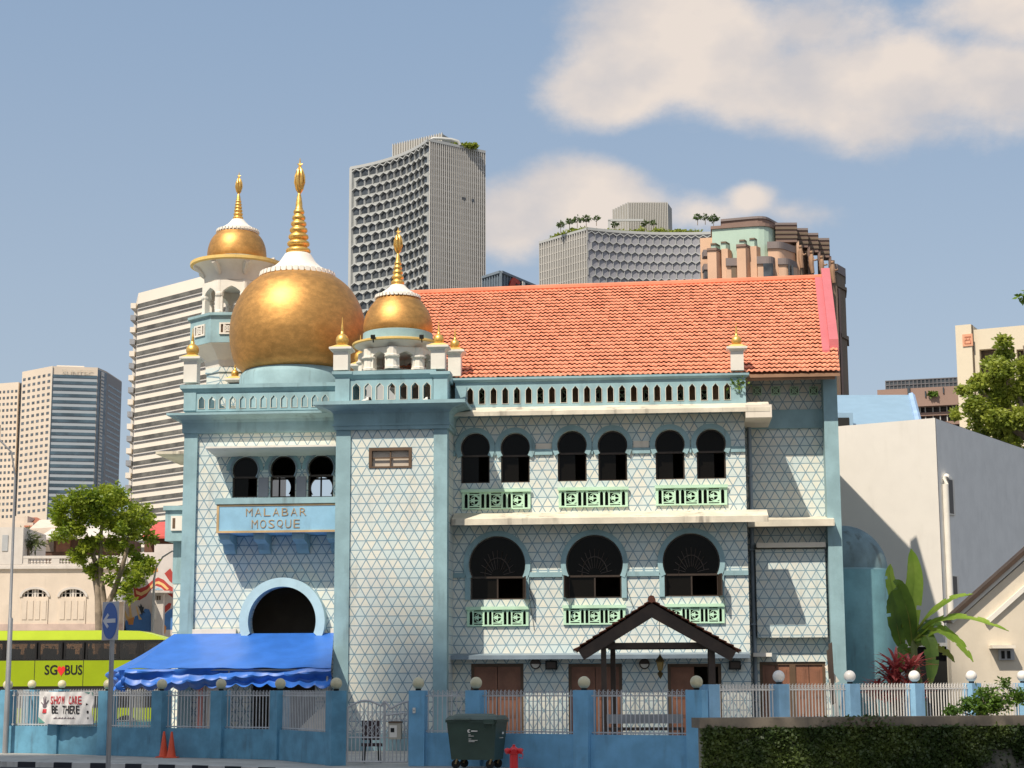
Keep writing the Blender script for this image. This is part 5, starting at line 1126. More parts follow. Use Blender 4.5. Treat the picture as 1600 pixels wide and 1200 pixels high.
# ---------------------------------------------------------------- ivy wall on the right
IY = 36.5
p0 = atY(1094, 1122, IY); p1 = atY(1680, 1117, IY + 1.5); fy = math.atan2(p1.y - p0.y, p1.x - p0.x)
IF = Frame((p0.x, p0.y, 0), fy); iv = root('planter_wall', IF, 'low concrete wall with a stained coping in front of the bright railing', 'wall'); L = (p1 - p0).length; zc1 = IF.P(1300, 1120.5, 0)[1]; zc0 = zc1 - .2
b = MB(); b.box(.1, L, .06, .5, -.13, zc0); b.build('wall_face', paint('stained_concrete', (0.14, 0.14, 0.11), var=.3, stain=.9, scale=.8), iv)
b = MB(); b.box(-.02, L, -.04, .56, zc0 + .002, zc1); b.build('coping', paint('coping_concrete', (0.15, 0.125, 0.095), var=.25, stain=.8, scale=1.5), iv)
rng = np.random.default_rng(5)
def ivy_pts(n, zt):
    x = rng.uniform(.05, L, n); z = rng.uniform(-.1, zt, n); y = .05 - rng.uniform(0, .1, n) - .06 * np.sin(x * 5) * np.cos(z * 6); return x, y, z
x, y, z = ivy_pts(52000, zc0 + .02)
dens = .5 + .5 * np.sin(x * 1.3 + 1) * np.cos(z * 3 + x) ; bare = ((np.abs(x - (L * .80) + .35 * (z - .5)) < .55 + .3 * np.sin(z * 7)) & (z < .75)) | ((x > L * .72) & (z < .42 + .1 * np.sin(x * 4)) & (x < L * .9))
k = ~bare | (rng.uniform(0, 1, len(x)) < .06)
P = np.stack([x, y, z], 1)[k]
M['ivy'] = leafmat('ivy_leaves', (0.035, 0.065, 0.014), (0.10, 0.14, 0.03), .12)
ivy = root('ivy', IF, 'dense dark green creeping ivy hanging down the low concrete wall', 'ivy'); ivy2 = leaves('foliage', P, .075, M['ivy'], ivy, 1.3, seed=4, droop=.3)
xt = rng.normal(L * .42, .35, 900); leaves('trailing_foliage', np.stack([xt, rng.uniform(-.08, .2, 900), zc1 - .05 + rng.uniform(-.25, .06, 900)], 1), .08, M['ivy'], ivy, 1.3, seed=6)
# ---------------------------------------------------------------- plants
LG = leafmat('fresh_leaves', (0.09, 0.17, 0.02), (0.22, 0.32, 0.04), .4)
DG = leafmat('deep_leaves', (0.06, 0.13, 0.015), (0.16, 0.27, 0.03), .35)
OG = leafmat('olive_leaves', (0.19, 0.26, 0.03), (0.42, 0.47, 0.07), .45)
BK = paint('tree_bark', (0.24, 0.19, 0.14), var=.3, scale=2, bump=.6)
def shrub(px_, yb, Y, z0, clumps, size, mat, label, n=900, cat='shrub', name='shrub', stems=6, group=None):
    p = atY(px_, yb, Y); o = root(name, Frame((p.x, p.y, z0)), label, cat, group)
    k = Y / FPX; C = [((cx - px_) * k, dy, (yb - cy) * k, r * k, sq) for cx, cy, r, sq, dy in clumps]
    leaves('foliage', clump_points(C, n, 5, .2), size, mat, o, 2.0, seed=int(px_))
    b = MB()
    for i in range(stems):
        c = C[i % len(C)]; b.tube([(random.uniform(-.1, .1), random.uniform(-.1, .1), 0), (c[0] * .5, c[1] * .5, c[2] * .6), (c[0], c[1], c[2])], [.02, .014, .006], 5)
    b.build('stems', BK, o); return o
yb = 1121
shrub(1530, 1120, 38.2, zc1 - .05, [(1490, 1109, 15, .6, 0), (1515, 1100, 17, .8, 0), (1540, 1088, 19, .9, 0), (1560, 1098, 19, .8, .1), (1570, 1068, 9, 1, 0), (1583, 1090, 15, .8, 0), (1600, 1088, 16, .7, 0), (1540, 1106, 20, .6, 0)], .10, DG, 'loose green shrub growing over the coping at the right', 5200)
for i, (x, y, Y, lab) in enumerate(((1395, 1105, 50, 'low yellow green bush behind the bright railing beside the red cordyline'), (1362, 1112, 51, 'small grassy bush behind the bright railing below the red cordyline'))):
    shrub(x, y + 12, Y, .6, [(x - 12, y, 16, .7, 0), (x + 14, y + 3, 15, .7, 0)], .12, LG, lab, 700)
shrub(133, 985, 86, 0, [(133, 972, 10, 1, 0), (121, 978, 10, .8, 0), (143, 974, 8, 1, 0)], .35, LG, 'small bright green bush at the foot of the tall tree', 90)
shrub(62, 1100, 63, .4, [(8, 1105, 6, .8, 0)], .12, LG, 'small plant by the lamp post at the left edge', 600)
# weeds on the mosque parapet
pw_ = MF.p + MF.rm @ Vector((U(1155, 600, -.2), -.2, Z(1155, 600, -.2))); wd = root('weed', Frame(pw_), 'small green weed sprouting from the corner of the mosque parapet', 'plant')
leaves('foliage', np.random.default_rng(3).normal(size=(60, 3)) * [.13, .06, .1], .14, LG, wd, 1.8, seed=2); b = MB(); b.tube([(0, .1, -.4), (.02, 0, 0)], .012, 5); b.build('stem', BK, wd)
# cordylines: rosettes of long red leaves
RM = leafmat('crimson_leaves', (0.36, 0.05, 0.07), (0.60, 0.16, 0.13), .3)
def blade(b, base, d, L, w, bend, n=6):
    d = Vector(d).normalized(); s = d.cross(Vector((0, 0, 1))); s = s.normalized() if s.length > .1 else Vector((1, 0, 0)); prev = None; p = Vector(base); dd = d.copy(); V = []
    for i in range(n + 1):
        t = i / n; ww = w * math.sin(math.pi * (0.12 + .88 * t)) ** .8 * (1 if t < 1 else .02); V += [p - s * ww + Vector((0, 0, ww * .25)), p.copy(), p + s * ww + Vector((0, 0, ww * .25))]; dd = (dd + Vector((0, 0, -bend / n))).normalized(); p = p + dd * L / n
    b.add(V, [f for i in range(n) for f in ((i * 3, i * 3 + 1, i * 3 + 4, i * 3 + 3), (i * 3 + 1, i * 3 + 2, i * 3 + 5, i * 3 + 4))])
for i, (x, y, n_, Ls, lab) in enumerate(((1385, 1058, 9, .72, 'red leaved cordyline, the lower one left of its taller neighbour'), (1414, 1050, 14, .85, 'tall red leaved cordyline beside the banana plant'))):
    p = atY(x, 1068, 51.5); o = root('cordyline', Frame((p.x, p.y, 0)), lab, 'plant', 'cordylines'); b = MB(); st = MB()
    for k_ in range(n_):
        ox = random.uniform(-.5, .5) * (1 if i else .9); oz = atY(x, y, 51.5).z + random.uniform(-.5, .55 if i else .15) - abs(ox) * .6
        for q in range(17):
            a = random.uniform(0, 6.28); e = random.uniform(.2, 1.6); blade(b, (ox, random.uniform(-.1, .1), oz - .2 + q * .012), (math.cos(a), math.sin(a), e), Ls * random.uniform(.6, 1), .045, random.uniform(.3, 1.2))
        st.tube([(ox * .3, 0, 0), (ox, 0, oz)], .03, 6)
    b.build('leaves', RM, o, norm=False); st.build('stems', BK, o)
# banana plant
p = atY(1430, 1068, 54); bo = root('banana_plant', Frame((p.x, p.y, 0)), 'tall banana plant with broad ragged leaves beside the blue apse', 'banana plant'); bk = 54 / FPX
BL = leafmat('banana_leaf', (0.22, 0.38, 0.03), (0.40, 0.54, 0.08), .42); BY = leafmat('banana_leaf_yellow', (0.30, 0.26, 0.03), (0.25, 0.33, 0.06), .35)
def bleaf(P, w, mat, tear=0.0, face=(0, -1, .3)):
    """broad leaf along a midrib path, given by picture offsets"""
    pts = [Vector(((x - 1430) * bk, y, atY(1430, zpx, 54).z)) for x, y, zpx in P]; n = 22; V = []; Fs = []; fc = Vector(face).normalized()
    def cr(t):
        f = t * (len(pts) - 1); i = min(int(f), len(pts) - 2); a = pts[max(i - 1, 0)]; b_ = pts[i]; c = pts[i + 1]; d_ = pts[min(i + 2, len(pts) - 1)]; u = f - i
        return .5 * ((2 * b_) + (c - a) * u + (2 * a - 5 * b_ + 4 * c - d_) * u * u + (3 * b_ - a - 3 * c + d_) * u ** 3)
    m_ = MB()
    for i in range(n + 1):
        t = i / n; q = cr(t); dr = (cr(min(t + .03, 1)) - cr(max(t - .03, 0))).normalized(); s = dr.cross(fc); s = s.normalized() if s.length > .05 else Vector((1, 0, 0))
        ww = w * (max(0.03, math.sin(math.pi * min(1, .06 + t * .97))) ** .55) * (1 if t < .96 else .5); rg = 1 - tear * random.random()
        V += [q - s * ww * rg + fc * ww * .18, q - s * ww * .5 + fc * ww * .08, q, q + s * ww * .5 + fc * ww * .08, q + s * ww * (1 - tear * random.random()) + fc * ww * .18]
    for i in range(n):
        for j in range(4):
            if tear and j in (0, 3) and random.random() < tear * .5: continue
            Fs.append((i * 5 + j, i * 5 + j + 1, (i + 1) * 5 + j + 1, (i + 1) * 5 + j))
    m_.add(V, Fs); lf = m_.build('leaf', mat, bo, norm=False); r = MB(); r.tube([cr(i / 12) - fc * .02 for i in range(13)], [.035 - .0025 * i for i in range(13)], 5); r.build('midrib', BY, lf)
    return lf
bleaf([(1424, 0, 1000), (1428, -.1, 950), (1434, -.1, 900), (1431, -.1, 858)], .30, BL, .05, (.2, -1, .1))
bleaf([(1418, .2, 1000), (1410, .2, 950), (1401, .3, 905), (1402, .3, 880)], .18, BL, .1, (-.3, -1, .1))
bleaf([(1428, 0, 1010), (1420, -.3, 960), (1405, -.5, 920), (1397, -.7, 915)], .26, DG, .1, (-.2, -1, .3))
bleaf([(1412, .1, 1010), (1406, 0, 980), (1402, 0, 945), (1404, 0, 920)], .26, DG, .15, (-.5, -1, .1))
bleaf([(1430, -.1, 990), (1450, -.5, 962), (1482, -.8, 938), (1512, -1, 931)], .22, BL, .25, (0, -.5, 1))
bleaf([(1430, -.1, 1000), (1460, -.5, 972), (1505, -1.0, 968), (1560, -1.3, 988)], .22, BL, .35, (0, -.6, .9))
bleaf([(1430, -.1, 1000), (1462, -.5, 985), (1488, -.8, 1005), (1508, -1, 1035)], .22, BL, .2, (.3, -.8, .6))
bleaf([(1430, 0, 1000), (1445, -.4, 995), (1450, -.6, 1030), (1444, -.7, 1072)], .26, DG, .2, (0, -1, .2))
bleaf([(1430, 0, 1000), (1438, .3, 985), (1470, .5, 975), (1500, .6, 990)], .22, DG, .3, (0, -.7, .7))
bleaf([(1430, 0, 1010), (1450, .1, 1005), (1475, -.1, 1018), (1490, -.2, 1035)], .2, BY, .4, (0, -.8, .5))
bleaf([(1425, 0, 1020), (1412, -.1, 1015), (1404, -.2, 1040), (1402, -.2, 1070)], .2, DG, .3, (0, -1, .2))
b = MB(); b.tube([(0, .1, 0), (-.02, .05, 1.5), (0, 0, 3.1), (-.02, 0, 3.5)], [.16, .13, .10, .05], 12); b.tube([(.3, .2, 0), (.25, .2, 1.5), (.05, .1, 3.0)], [.12, .10, .05], 10); b.build('stem', paint('banana_stem', (0.16, 0.19, 0.06), var=.25), bo, True)
# ---------------------------------------------------------------- trees
def tree(px_, Y, label, trunks, clumps, dens, size, mat, name='tree', shell=.55, z0=0, cat='tree', group=None, seed=1, asp=1.8):
    p = atY(px_, 1068, Y); o = root(name, Frame((p.x, p.y, z0)), label, cat, group); k = Y / FPX
    def q(x, y, dy): w = atY(x, y, Y); return Vector((w.x - p.x, dy, w.z - z0))
    b = MB()
    for pts in trunks:
        b.tube([q(a[0], a[1], a[2]) for a in pts], [a[3] * k for a in pts], 9)
    if trunks: b.build('trunk', BK, o, True)
    C = []
    for x, y, r, sq, dy in clumps: w = q(x, y, dy); C.append((w.x, w.y, w.z, r * k, sq))
    leaves('crown', clump_points(C, dens, seed, shell), size, mat, o, asp, seed=seed); return o
rr = random.Random(4)
cl = []
for x, y, r in ((112, 800, 26), (135, 785, 26), (160, 776, 26), (185, 782, 27), (208, 800, 25), (150, 805, 28), (180, 815, 28), (205, 828, 24), (228, 812, 14), (232, 838, 12), (95, 815, 14), (100, 838, 14), (122, 830, 20), (140, 850, 18), (128, 872, 14), (118, 866, 10), (170, 850, 16), (195, 856, 14), (172, 880, 14), (190, 890, 12), (175, 905, 10), (215, 872, 14), (228, 888, 17), (215, 905, 15), (240, 880, 9), (200, 915, 13), (205, 935, 9), (150, 900, 11), (142, 890, 9), (185, 925, 8)):
    cl.append((x, y, r * .92, .85, rr.uniform(-1.5, 1.5) * r / 26)); cl.append((x + rr.uniform(-9, 9), y + rr.uniform(-9, 9), r * .42, .9, rr.uniform(-1.6, 1.6)))
tree(160, 88, 'broad leafy street tree with several pale stems behind the round arrow sign', [
    [(156, 1075, 0, 8), (155, 985, 0, 6.5), (154, 950, 0, 6), (153, 920, 0, 5), (150, 885, .2, 4), (140, 860, .3, 3), (132, 845, .3, 2)],
    [(160, 1000, .2, 4), (163, 945, 0, 5), (158, 905, 0, 4.2), (156, 870, .1, 3.6), (157, 840, .1, 3), (160, 800, 0, 2)],
    [(158, 985, 0, 5), (168, 945, 0, 5), (180, 920, 0, 4.3), (190, 890, 0, 3.8), (198, 860, 0, 3.2), (204, 830, 0, 2.4), (206, 800, 0, 1.5)],
    [(150, 880, .2, 3), (147, 868, 0, 2.4), (150, 850, 0, 2)], [(154, 960, .1, 3), (146, 915, .4, 3), (138, 880, .6, 2.5)], [(140, 868, .3, 2), (150, 856, 0, 1.8), (152, 848, 0, 1.5)]],
    cl, 1500, .21, LG if False else leafmat('street_tree_leaves', (0.13, 0.22, 0.015), (0.40, 0.47, 0.04), .45), 'broadleaf_tree', .35, seed=2)
cl = []
for x, y, r in ((1575, 545, 26), (1600, 560, 30), (1555, 575, 26), (1600, 600, 40), (1565, 605, 34), (1530, 598, 22), (1510, 612, 16), (1520, 635, 22), (1545, 645, 30), (1580, 640, 38), (1500, 645, 13), (1610, 650, 40), (1560, 670, 25), (1590, 690, 35), (1536, 662, 20), (1625, 580, 40), (1548, 600, 14)):
    for j in range(3): cl.append((x + rr.uniform(-.6, .6) * r, y + rr.uniform(-.6, .6) * r, r * rr.uniform(.42, .66), .8, rr.uniform(-1.5, 1.5)))
tree(1600, 93, 'sunlit spreading tree behind the white building at the right edge', [[(1625, 1075, 0, 12), (1622, 800, 0, 10), (1612, 690, 0, 8), (1590, 620, 0, 5), (1570, 570, 0, 3)], [(1612, 690, 0, 6), (1560, 655, 0, 4), (1525, 640, 0, 2)], [(1618, 700, 0, 6), (1610, 600, 0, 4), (1600, 540, 0, 2)]], cl, 1500, .24, OG, 'broadleaf_tree', .15, seed=9)
tree(1612, 60, 'leafy twig reaching in from the right edge against the sky', [[(1640, 1075, 0, 5), (1640, 700, 0, 4), (1630, 480, 0, 2), (1600, 465, 0, 1)]], [(1597, 462, 7, .8, 0), (1603, 472, 8, .8, 0), (1610, 460, 12, .8, 0), (1625, 470, 18, .8, 0)], 900, .2, DG, 'broadleaf_tree', .2, seed=11)
tree(42, 97, 'small palm on the terrace behind the white balustrade', [[(45, 1060, 0, 3), (45, 870, 0, 2.2), (43, 850, 0, 2)]], [(42, 842, 13, .8, 0), (50, 852, 14, .6, 0), (38, 835, 9, .8, 0), (55, 846, 10, .6, .4)], 420, .42, leafmat('palm_leaves', (0.06, 0.09, 0.03), (0.2, 0.22, 0.08), .3), 'palm', .2, seed=12, cat='palm', asp=5)
shrub(90, 868, 99, atY(90, 868, 99).z - .3, [(86, 866, 7, .7, 0), (98, 868, 6, .7, 0)], .3, LG, 'low bushes along the terrace balustrade', 160)
# ---------------------------------------------------------------- bus
BY_ = 76.0; BFm = Frame((atY(262, 1068, BY_).x, BY_, 0)); bus = root('double_decker_bus', BFm, 'lime green double decker bus with a heart logo passing behind the blue fence', 'bus')
lime = paint('lime_paint', (0.27, 0.355, 0.004), rough=.6, var=.03, bump=0); limer = paint('lime_roof', (0.52, 0.66, 0.05), rough=.35, var=.04, bump=0); blkp = paint('bus_black', (0.015, 0.013, 0.012), rough=.3, bump=0)
def bz(y): return BFm.P(130, y, 0)[1]
def bx_(x): return BFm.P(x, 1020, 0)[0]
xl, xr = bx_(-190), bx_(258); WB = 2.5
zA_, zB_, zC_, zD_ = bz(1072), bz(1032), bz(1000), bz(985)
b = MB(); b.box(xl, xr, 0, WB, zA_, zB_)
bus_body = b.build('lower_panel', lime, bus)
b = MB(); b.box(xl, xr, .02, WB - .02, .35, zA_ - .9); b.build('skirt', lime, bus); b = MB(); b.box(xl + .05, xr - .05, .03, WB - .03, zA_ - .9, zA_); b.build('lower_window_band', blkp, bus)
b = MB(); P = [(xl, zC_), (xr + .0, zC_), (xr - .3, zC_ + .15), (xr - 1.1, zD_ - .03), (xr - 2.2, zD_), (xl, zD_)]; b.prism(P, .04, WB - .04); b.build('roof', limer, bus, True, auto=50)
b = MB(); b.box(xl, xr - .1, .0, .06, zB_, zB_ + .06); b.box(xl, xr - .1, 0, .06, zC_ - .1, zC_); b.box(xl, xr - .1, WB - .06, WB, zB_, zB_ + .3); b.box(xl, xr - .1, WB - .06, WB, zC_ - .1, zC_)
for x in (-120, -60, 6, 57, 60, 97, 100, 131, 134, 184, 216, 222, 252):
    u_ = bx_(x); b.box(u_ - .07, u_ + .07, -.003, .06, zB_ + .06, zC_ - .1)
for x in (-90, -10, 20, 70, 120, 170, 210, 250): u_ = bx_(x); b.box(u_ - .05, u_ + .05, WB - .06, WB, zB_ + .3, zC_ - .1)
b.build('upper_window_frame', blkp, bus)
t = NT('bus_glass'); gl_ = t.n('ShaderNodeBsdfTransparent'); gl_.inputs[0].default_value = (.62, .55, .48, 1); gg = t.n('ShaderNodeBsdfGlossy'); gg.inputs['Roughness'].default_value = .05; gg.inputs[0].default_value = (.7, .7, .7, 1); ms = t.n('ShaderNodeMixShader'); ms.inputs[0].default_value = .08; t.l(gl_.outputs[0], ms.inputs[1]); t.l(gg.outputs[0], ms.inputs[2]); t.l(ms.outputs[0], t.out.inputs[0]); BG_ = t.m
for v_ in (.03, WB - .03):
    b = MB(); b.box(xl, xr - .1, v_ - .004, v_ + .004, zB_ + .06, zC_ - .1); b.build('upper_window_glass', BG_, bus)
for i in range(22):
    x = xl + .6 + i * .78
    if x > xr - .6: break
    for v_ in (.55, 1.7):
        b = MB(); b.obox((x, v_ + .2, zB_ + .22), (.05, 0, 0), (0, .42, 0), (.03, 0, .30)); b.tube([(x + .04, v_ - .1, zB_ + .5), (x + .05, v_ - .1, zB_ + .6), (x + .05, v_ + .3, zB_ + .6), (x + .04, v_ + .3, zB_ + .5)], .025, 5); b.build('seat', M['wood'], bus)
q = BFm.R(-.02, 69.5, 1039, 89.5, 1054.5); t = MB(); t.text('SG', q[0], q[1], q[2], q[3], -.002, .01, bold=.02); t.build('lettering', blkp, bus)
q = BFm.R(-.02, 101.5, 1039, 128.5, 1054.5); t = MB(); t.text('BUS', q[0], q[1], q[2], q[3], -.002, .01, bold=.02); t.build('lettering', blkp, bus)
q = BFm.R(-.02, 89.5, 1040, 101.5, 1057); hc, hw_ = (q[0] + q[1]) / 2, (q[1] - q[0]) / 2; hz_, hh = q[2], q[3] - q[2]
P = [(hc + hw_ * (16 * math.sin(t_) ** 3) / 16, hz_ + hh * .55 + hh * .5 * (13 * math.cos(t_) - 5 * math.cos(2 * t_) - 2 * math.cos(3 * t_) - math.cos(4 * t_)) / 15) for t_ in np.linspace(0, 2 * math.pi, 40)[:-1]]
t = MB(); t.prism(P, -.014, -.002); t.build('heart_logo', paint('heart_red', (0.75, 0.03, 0.03), rough=.35, bump=0), bus)
b = MB()
for x in (-80, 55, 131): u_ = bx_(x); b.box(u_ - .012, u_ + .012, -.004, .001, zA_, zB_)
b.build('panel_joint', blkp, bus)
for x in (-120, 200):
    u_ = bx_(x)
    for v_ in (.0, WB - .3):
        w_ = MB(); w_.lathe(0, 0, [(.2, 0), (.48, 0), (.5, .05), (.5, .25), (.48, .3), (.2, .3)], 24); w_.v = [(u_ + q[0], v_ - .01 + q[2], .37 + q[1]) for q in w_.v]; w_.build('wheel', M['dark'], bus, True, auto=40)
# ---------------------------------------------------------------- colonial house at the left
HY = 96.0; HF = Frame((atY(0, 1068, HY).x, HY, 0), R(1)); hs_ = root('colonial_house', HF, 'cream two storey house with fanlight windows and a roof terrace balustrade', 'house')
hc_ = paint('house_cream', (0.66, 0.56, 0.46), var=.05, stain=.3, stain_col=(.3, .25, .2)); hw2 = paint('house_white', (0.62, 0.57, 0.52), var=.05, stain=.35, stain_col=(.25, .2, .16))
def hr(x0, y0, x1, y1, v=0): return HF.R(v, x0, y0, x1, y1)
q = hr(-150, 889, 192, 1075); holes = []; fans = []
for cx in (54.5, 113.5, -30):
    cu, cz = HF.P(cx, 932.5, 0); k_ = HY / FPX; w_ = 20 * k_; h_ = 12 * k_; o_l = [(cu - w_, cz)] + [(cu - w_ * math.cos(t_), cz + h_ * math.sin(t_)) for t_ in np.linspace(.25, math.pi - .25, 12)] + [(cu + w_, cz)]; fans.append((cu, cz, w_, h_, o_l)); holes.append(o_l)
q = (q[0], q[1], 0, q[3]); b = MB(); b.prism(rect(q[0], q[1], 0, q[3]), 0, .3, holes); b.build('front_wall', hc_, hs_)
b = MB(); b.box(q[0], q[1], .3, .4, 0, q[3] - .1); b.build('dark_inside', M['dark'], hs_)
b = MB(); b.box(q[0], q[1], .4, 9, q[3] - .35, q[3]); b.build('terrace', hc_, hs_)
for cu, cz, w_, h_, ol in fans:
    f = MB()
    for t_ in np.linspace(.55, math.pi - .55, 6)[0:]: f.box(cu + w_ * math.cos(t_) - .035, cu + w_ * math.cos(t_) + .035, .06, .12, cz, cz + h_ * .98)
    f.box(cu - w_ * .8, cu + w_ * .8, .05, .11, cz + h_ * .42, cz + h_ * .5); f.box(cu - .06, cu + .06, .04, .12, cz, cz + h_)
    wn = f.build('fanlight', hw2, hs_)
    s_ = MB(); s_.box(cu - w_ * 1.05, cu + w_ * 1.05, -.05, -.001, HF.P(60, 975, 0)[1], cz - .08)
    for i in range(4):
        xa = cu - w_ + i * w_ / 2 + .05; s_.box(xa, xa + w_ / 2 - .1, -.08, -.05, HF.P(60, 968, 0)[1], cz - .2)
    s_.build('shutters', hc_, hs_); a_ = MB(); oo = [(cu + (p_[0] - cu) * 1.18, cz + (p_[1] - cz) * 1.28) for p_ in ol]; a_.prism(oo + ol[::-1], -.08, -.001); a_.build('window_hood', hw2, hs_)
b = MB(); z_ = q[3]; b.box(q[0], q[1] + .1, -.15, .35, z_, z_ + .14); b.box(q[0], q[1] + .1, -.05, .25, z_ + .14, z_ + .28); b.build('cornice', hw2, hs_)
zb0, zb1 = z_ + .28, HF.P(60, 869, 0)[1]; b = MB(); b.box(HF.P(35, 870, 0)[0], q[1], -.02, .24, zb1 - .12, zb1 + .02)
for x in (35, 84, 135, 170, 190): u_ = HF.P(x, 880, 0)[0]; b.box(u_ - .12, u_ + .3, -.01, .23, zb0, zb1 - .12)
b.build('balustrade_rail', hw2, hs_); bal = MB()
for i in range(26):
    u_ = HF.P(39 + i * 5.1, 880, 0)[0]; H_ = zb1 - .12 - zb0; bal.lathe(u_, .11, [(.06, zb0), (.045, zb0 + .1 * H_), (.085, zb0 + .35 * H_), (.05, zb0 + .7 * H_), (.07, zb1 - .12)], 8)
bal.build('balusters', hw2, hs_)
q2 = hr(-60, 824, 36, 882, -.02); b = MB(); b.box(q2[0], q2[1], -.06, 5, zb0 - .05, q2[3]); b.build('upper_block', hw2, hs_); q3 = hr(4, 836, 13, 861); b = MB(); b.box(q3[0], q3[1], -.1, -.061, q3[2], q3[3]); b.build('upper_window', M['grey'], hs_)
q3 = hr(-20, 975, 192, 985); b = MB(); b.box(q[0], q[1], -.1, -.001, q3[2], q3[3]); b.build('plinth_band', paint('pinkish_plinth', (.55, .42, .36), stain=.3), hs_)
b = MB(); q3 = hr(174, 895, 192, 940, -.8); b.box(q3[0], q3[1], -.9, -.001, q3[2], q3[3]); b.build('corner_porch', hw2, hs_); q4 = hr(178, 923, 190, 937, -.92)
b = MB(); b.box(q4[0], q4[1], -.93, -.9, q4[2], q4[3]); b.build('porch_window', M['grey'], hs_); b = MB(); b.prism([(q3[0] + .0, 0), (q3[0] + .35, 0), (q3[0] + .35, q3[2]), (q3[0], q3[2])], -.8, -.4); b.build('porch_column', hw2, hs_)
# timber house behind the terrace
TFm = Frame((atY(100, 1068, 116).x, 116, 0)); th_ = root('timber_house', TFm, 'brown timber house with pale eaves behind the terrace balustrade', 'house')
def tq(x0, y0, x1, y1, v=0): return TFm.R(v, x0, y0, x1, y1)
q = tq(36, 838, 190, 900); b = MB(); b.box(q[0], q[1], 0, 6, 0, q[3]); b.build('walls', paint('old_timber', (.12, .06, .035), var=.3), th_)
for x0, x1, m_ in ((66, 84, 'grey'), (88, 110, 'door'), (36, 62, 'dark')):
    q3 = tq(x0, 844, x1, 862, -.05); b = MB(); b.box(q3[0], q3[1], -.06, -.001, q3[2], q3[3]); b.build('panel', M[m_] if m_ != 'grey' else paint('grey_plank', (.22, .18, .15), var=.2), th_)
a = TFm.P(60, 840, -1.5); c = TFm.P(190, 836, -1.5); t_ = TFm.P(84, 824, 1.5); t2 = TFm.P(190, 820, 1.5)
b = MB(); b.add([(a[0], -1.5, a[1]), (c[0], -1.5, c[1] + .0), (t2[0], 1.5, t2[1]), (t_[0], 1.5, t_[1]), (a[0], -1.5, a[1] - .15), (c[0], -1.5, c[1] - .15), (t2[0], 1.5, t2[1] - .15), (t_[0], 1.5, t_[1] - .15)], [(0, 1, 2, 3), (7, 6, 5, 4), (0, 4, 5, 1), (1, 5, 6, 2), (2, 6, 7, 3), (3, 7, 4, 0)]); b.build('lower_roof', hw2, th_)
a = TFm.P(46, 826, 1); c = TFm.P(88, 821, 1); t_ = TFm.P(62, 812, 4); t2 = TFm.P(120, 812, 4); b = MB(); b.add([(a[0], 1, a[1]), (c[0] + 2, 1, c[1]), (t2[0], 4, t2[1]), (t_[0], 4, t_[1]), (a[0], 1, a[1] - .6), (c[0] + 2, 1, c[1] - .9), (t2[0], 4, t2[1] - 1), (t_[0], 4, t_[1] - 1)], [(0, 1, 2, 3), (7, 6, 5, 4), (0, 4, 5, 1), (1, 5, 6, 2), (2, 6, 7, 3), (3, 7, 4, 0)]); b.build('upper_roof', hc_, th_)
# pale house with a red roof, far behind
PFm = Frame((atY(40, 1068, 150).x, 150, 0)); ph = root('far_house', PFm, 'distant cream house with a small orange roof above the terrace', 'house')
q = PFm.R(0, 0, 824, 50, 900); b = MB(); b.box(q[0], q[1], 0, 8, 0, q[3] + .4); b.build('walls', hc_, ph); q = PFm.R(-.1, 22, 806, 42, 824); b = MB(); b.box(q[0], q[1], 0.05, 6, 0, q[3]); b.build('stair_block', hc_, ph); a = PFm.P(40, 824, 0); c = PFm.P(58, 812, 3)
b = MB(); b.add([(a[0], -.5, a[1]), (a[0] + 2.2, -.5, a[1]), (c[0], 3, c[1] + .2), (c[0] - 1, 3, c[1] + .2), (a[0], 3, a[1]), (a[0] + 2.2, 3, a[1])], [(0, 1, 2, 3), (0, 3, 4), (1, 5, 2), (3, 2, 5, 4), (0, 4, 5, 1)]); b.build('roof', M['roof_old'], ph)
# mural building
UY = 102.0; UF = Frame((atY(190, 1068, UY).x, UY, 0)); mu = root('mural_building', UF, 'white building painted with a red ribbon and blue wave mural beside the mosque', 'building')
q = UF.R(0, 186, 863, 300, 1000); w2 = paint('mural_wall', (0.60, 0.55, 0.52), var=.06, stain=.3, stain_col=(.3, .26, .22))
b = MB(); b.box(q[0], q[1], 0, 9, 0, q[3]); q2 = UF.R(0, 241, 850, 300, 870); b.box(q2[0], q2[1], .01, 9, q[3] + .001, q2[3]); b.build('walls', w2, mu)
def mp(pts, mat, nm, lvl=1):
    P = [UF.P(x, y, 0) for x, y in pts]; b = MB(); b.prism(P, -.006 * lvl, -.001); b.build(nm, mat, mu)
mr = paint('mural_red', (.42, .05, .04), bump=0); my = paint('mural_yellow', (.72, .48, .2), bump=0); mb = paint('mural_blue', (.07, .2, .48), bump=0); mo = paint('mural_orange', (.65, .28, .08), bump=0); mk = paint('mural_ink', (.03, .04, .05), bump=0); ml_ = paint('mural_sky', (.25, .42, .55), bump=0)
mp([(209, 917), (217, 920), (228, 916), (238, 907), (247, 902), (256, 906), (264, 914), (270, 918), (270, 934), (262, 928), (252, 918), (243, 915), (235, 922), (228, 932), (218, 938), (210, 936)], mr, 'red_ribbon')
mp([(212, 922), (220, 926), (230, 921), (240, 910), (248, 908), (256, 912), (264, 920), (261, 922), (252, 914), (245, 912), (238, 917), (230, 926), (221, 931), (213, 928)], my, 'yellow_ribbon', 2)
mp([(208, 931), (214, 935), (212, 939), (208, 937)], my, 'yellow_swirl', 2); mp([(257, 896), (266, 888), (270, 895), (270, 912), (265, 908)], mr, 'red_sail'); mp([(240, 922), (247, 918), (255, 922)], ml_, 'arch_sky', 3)
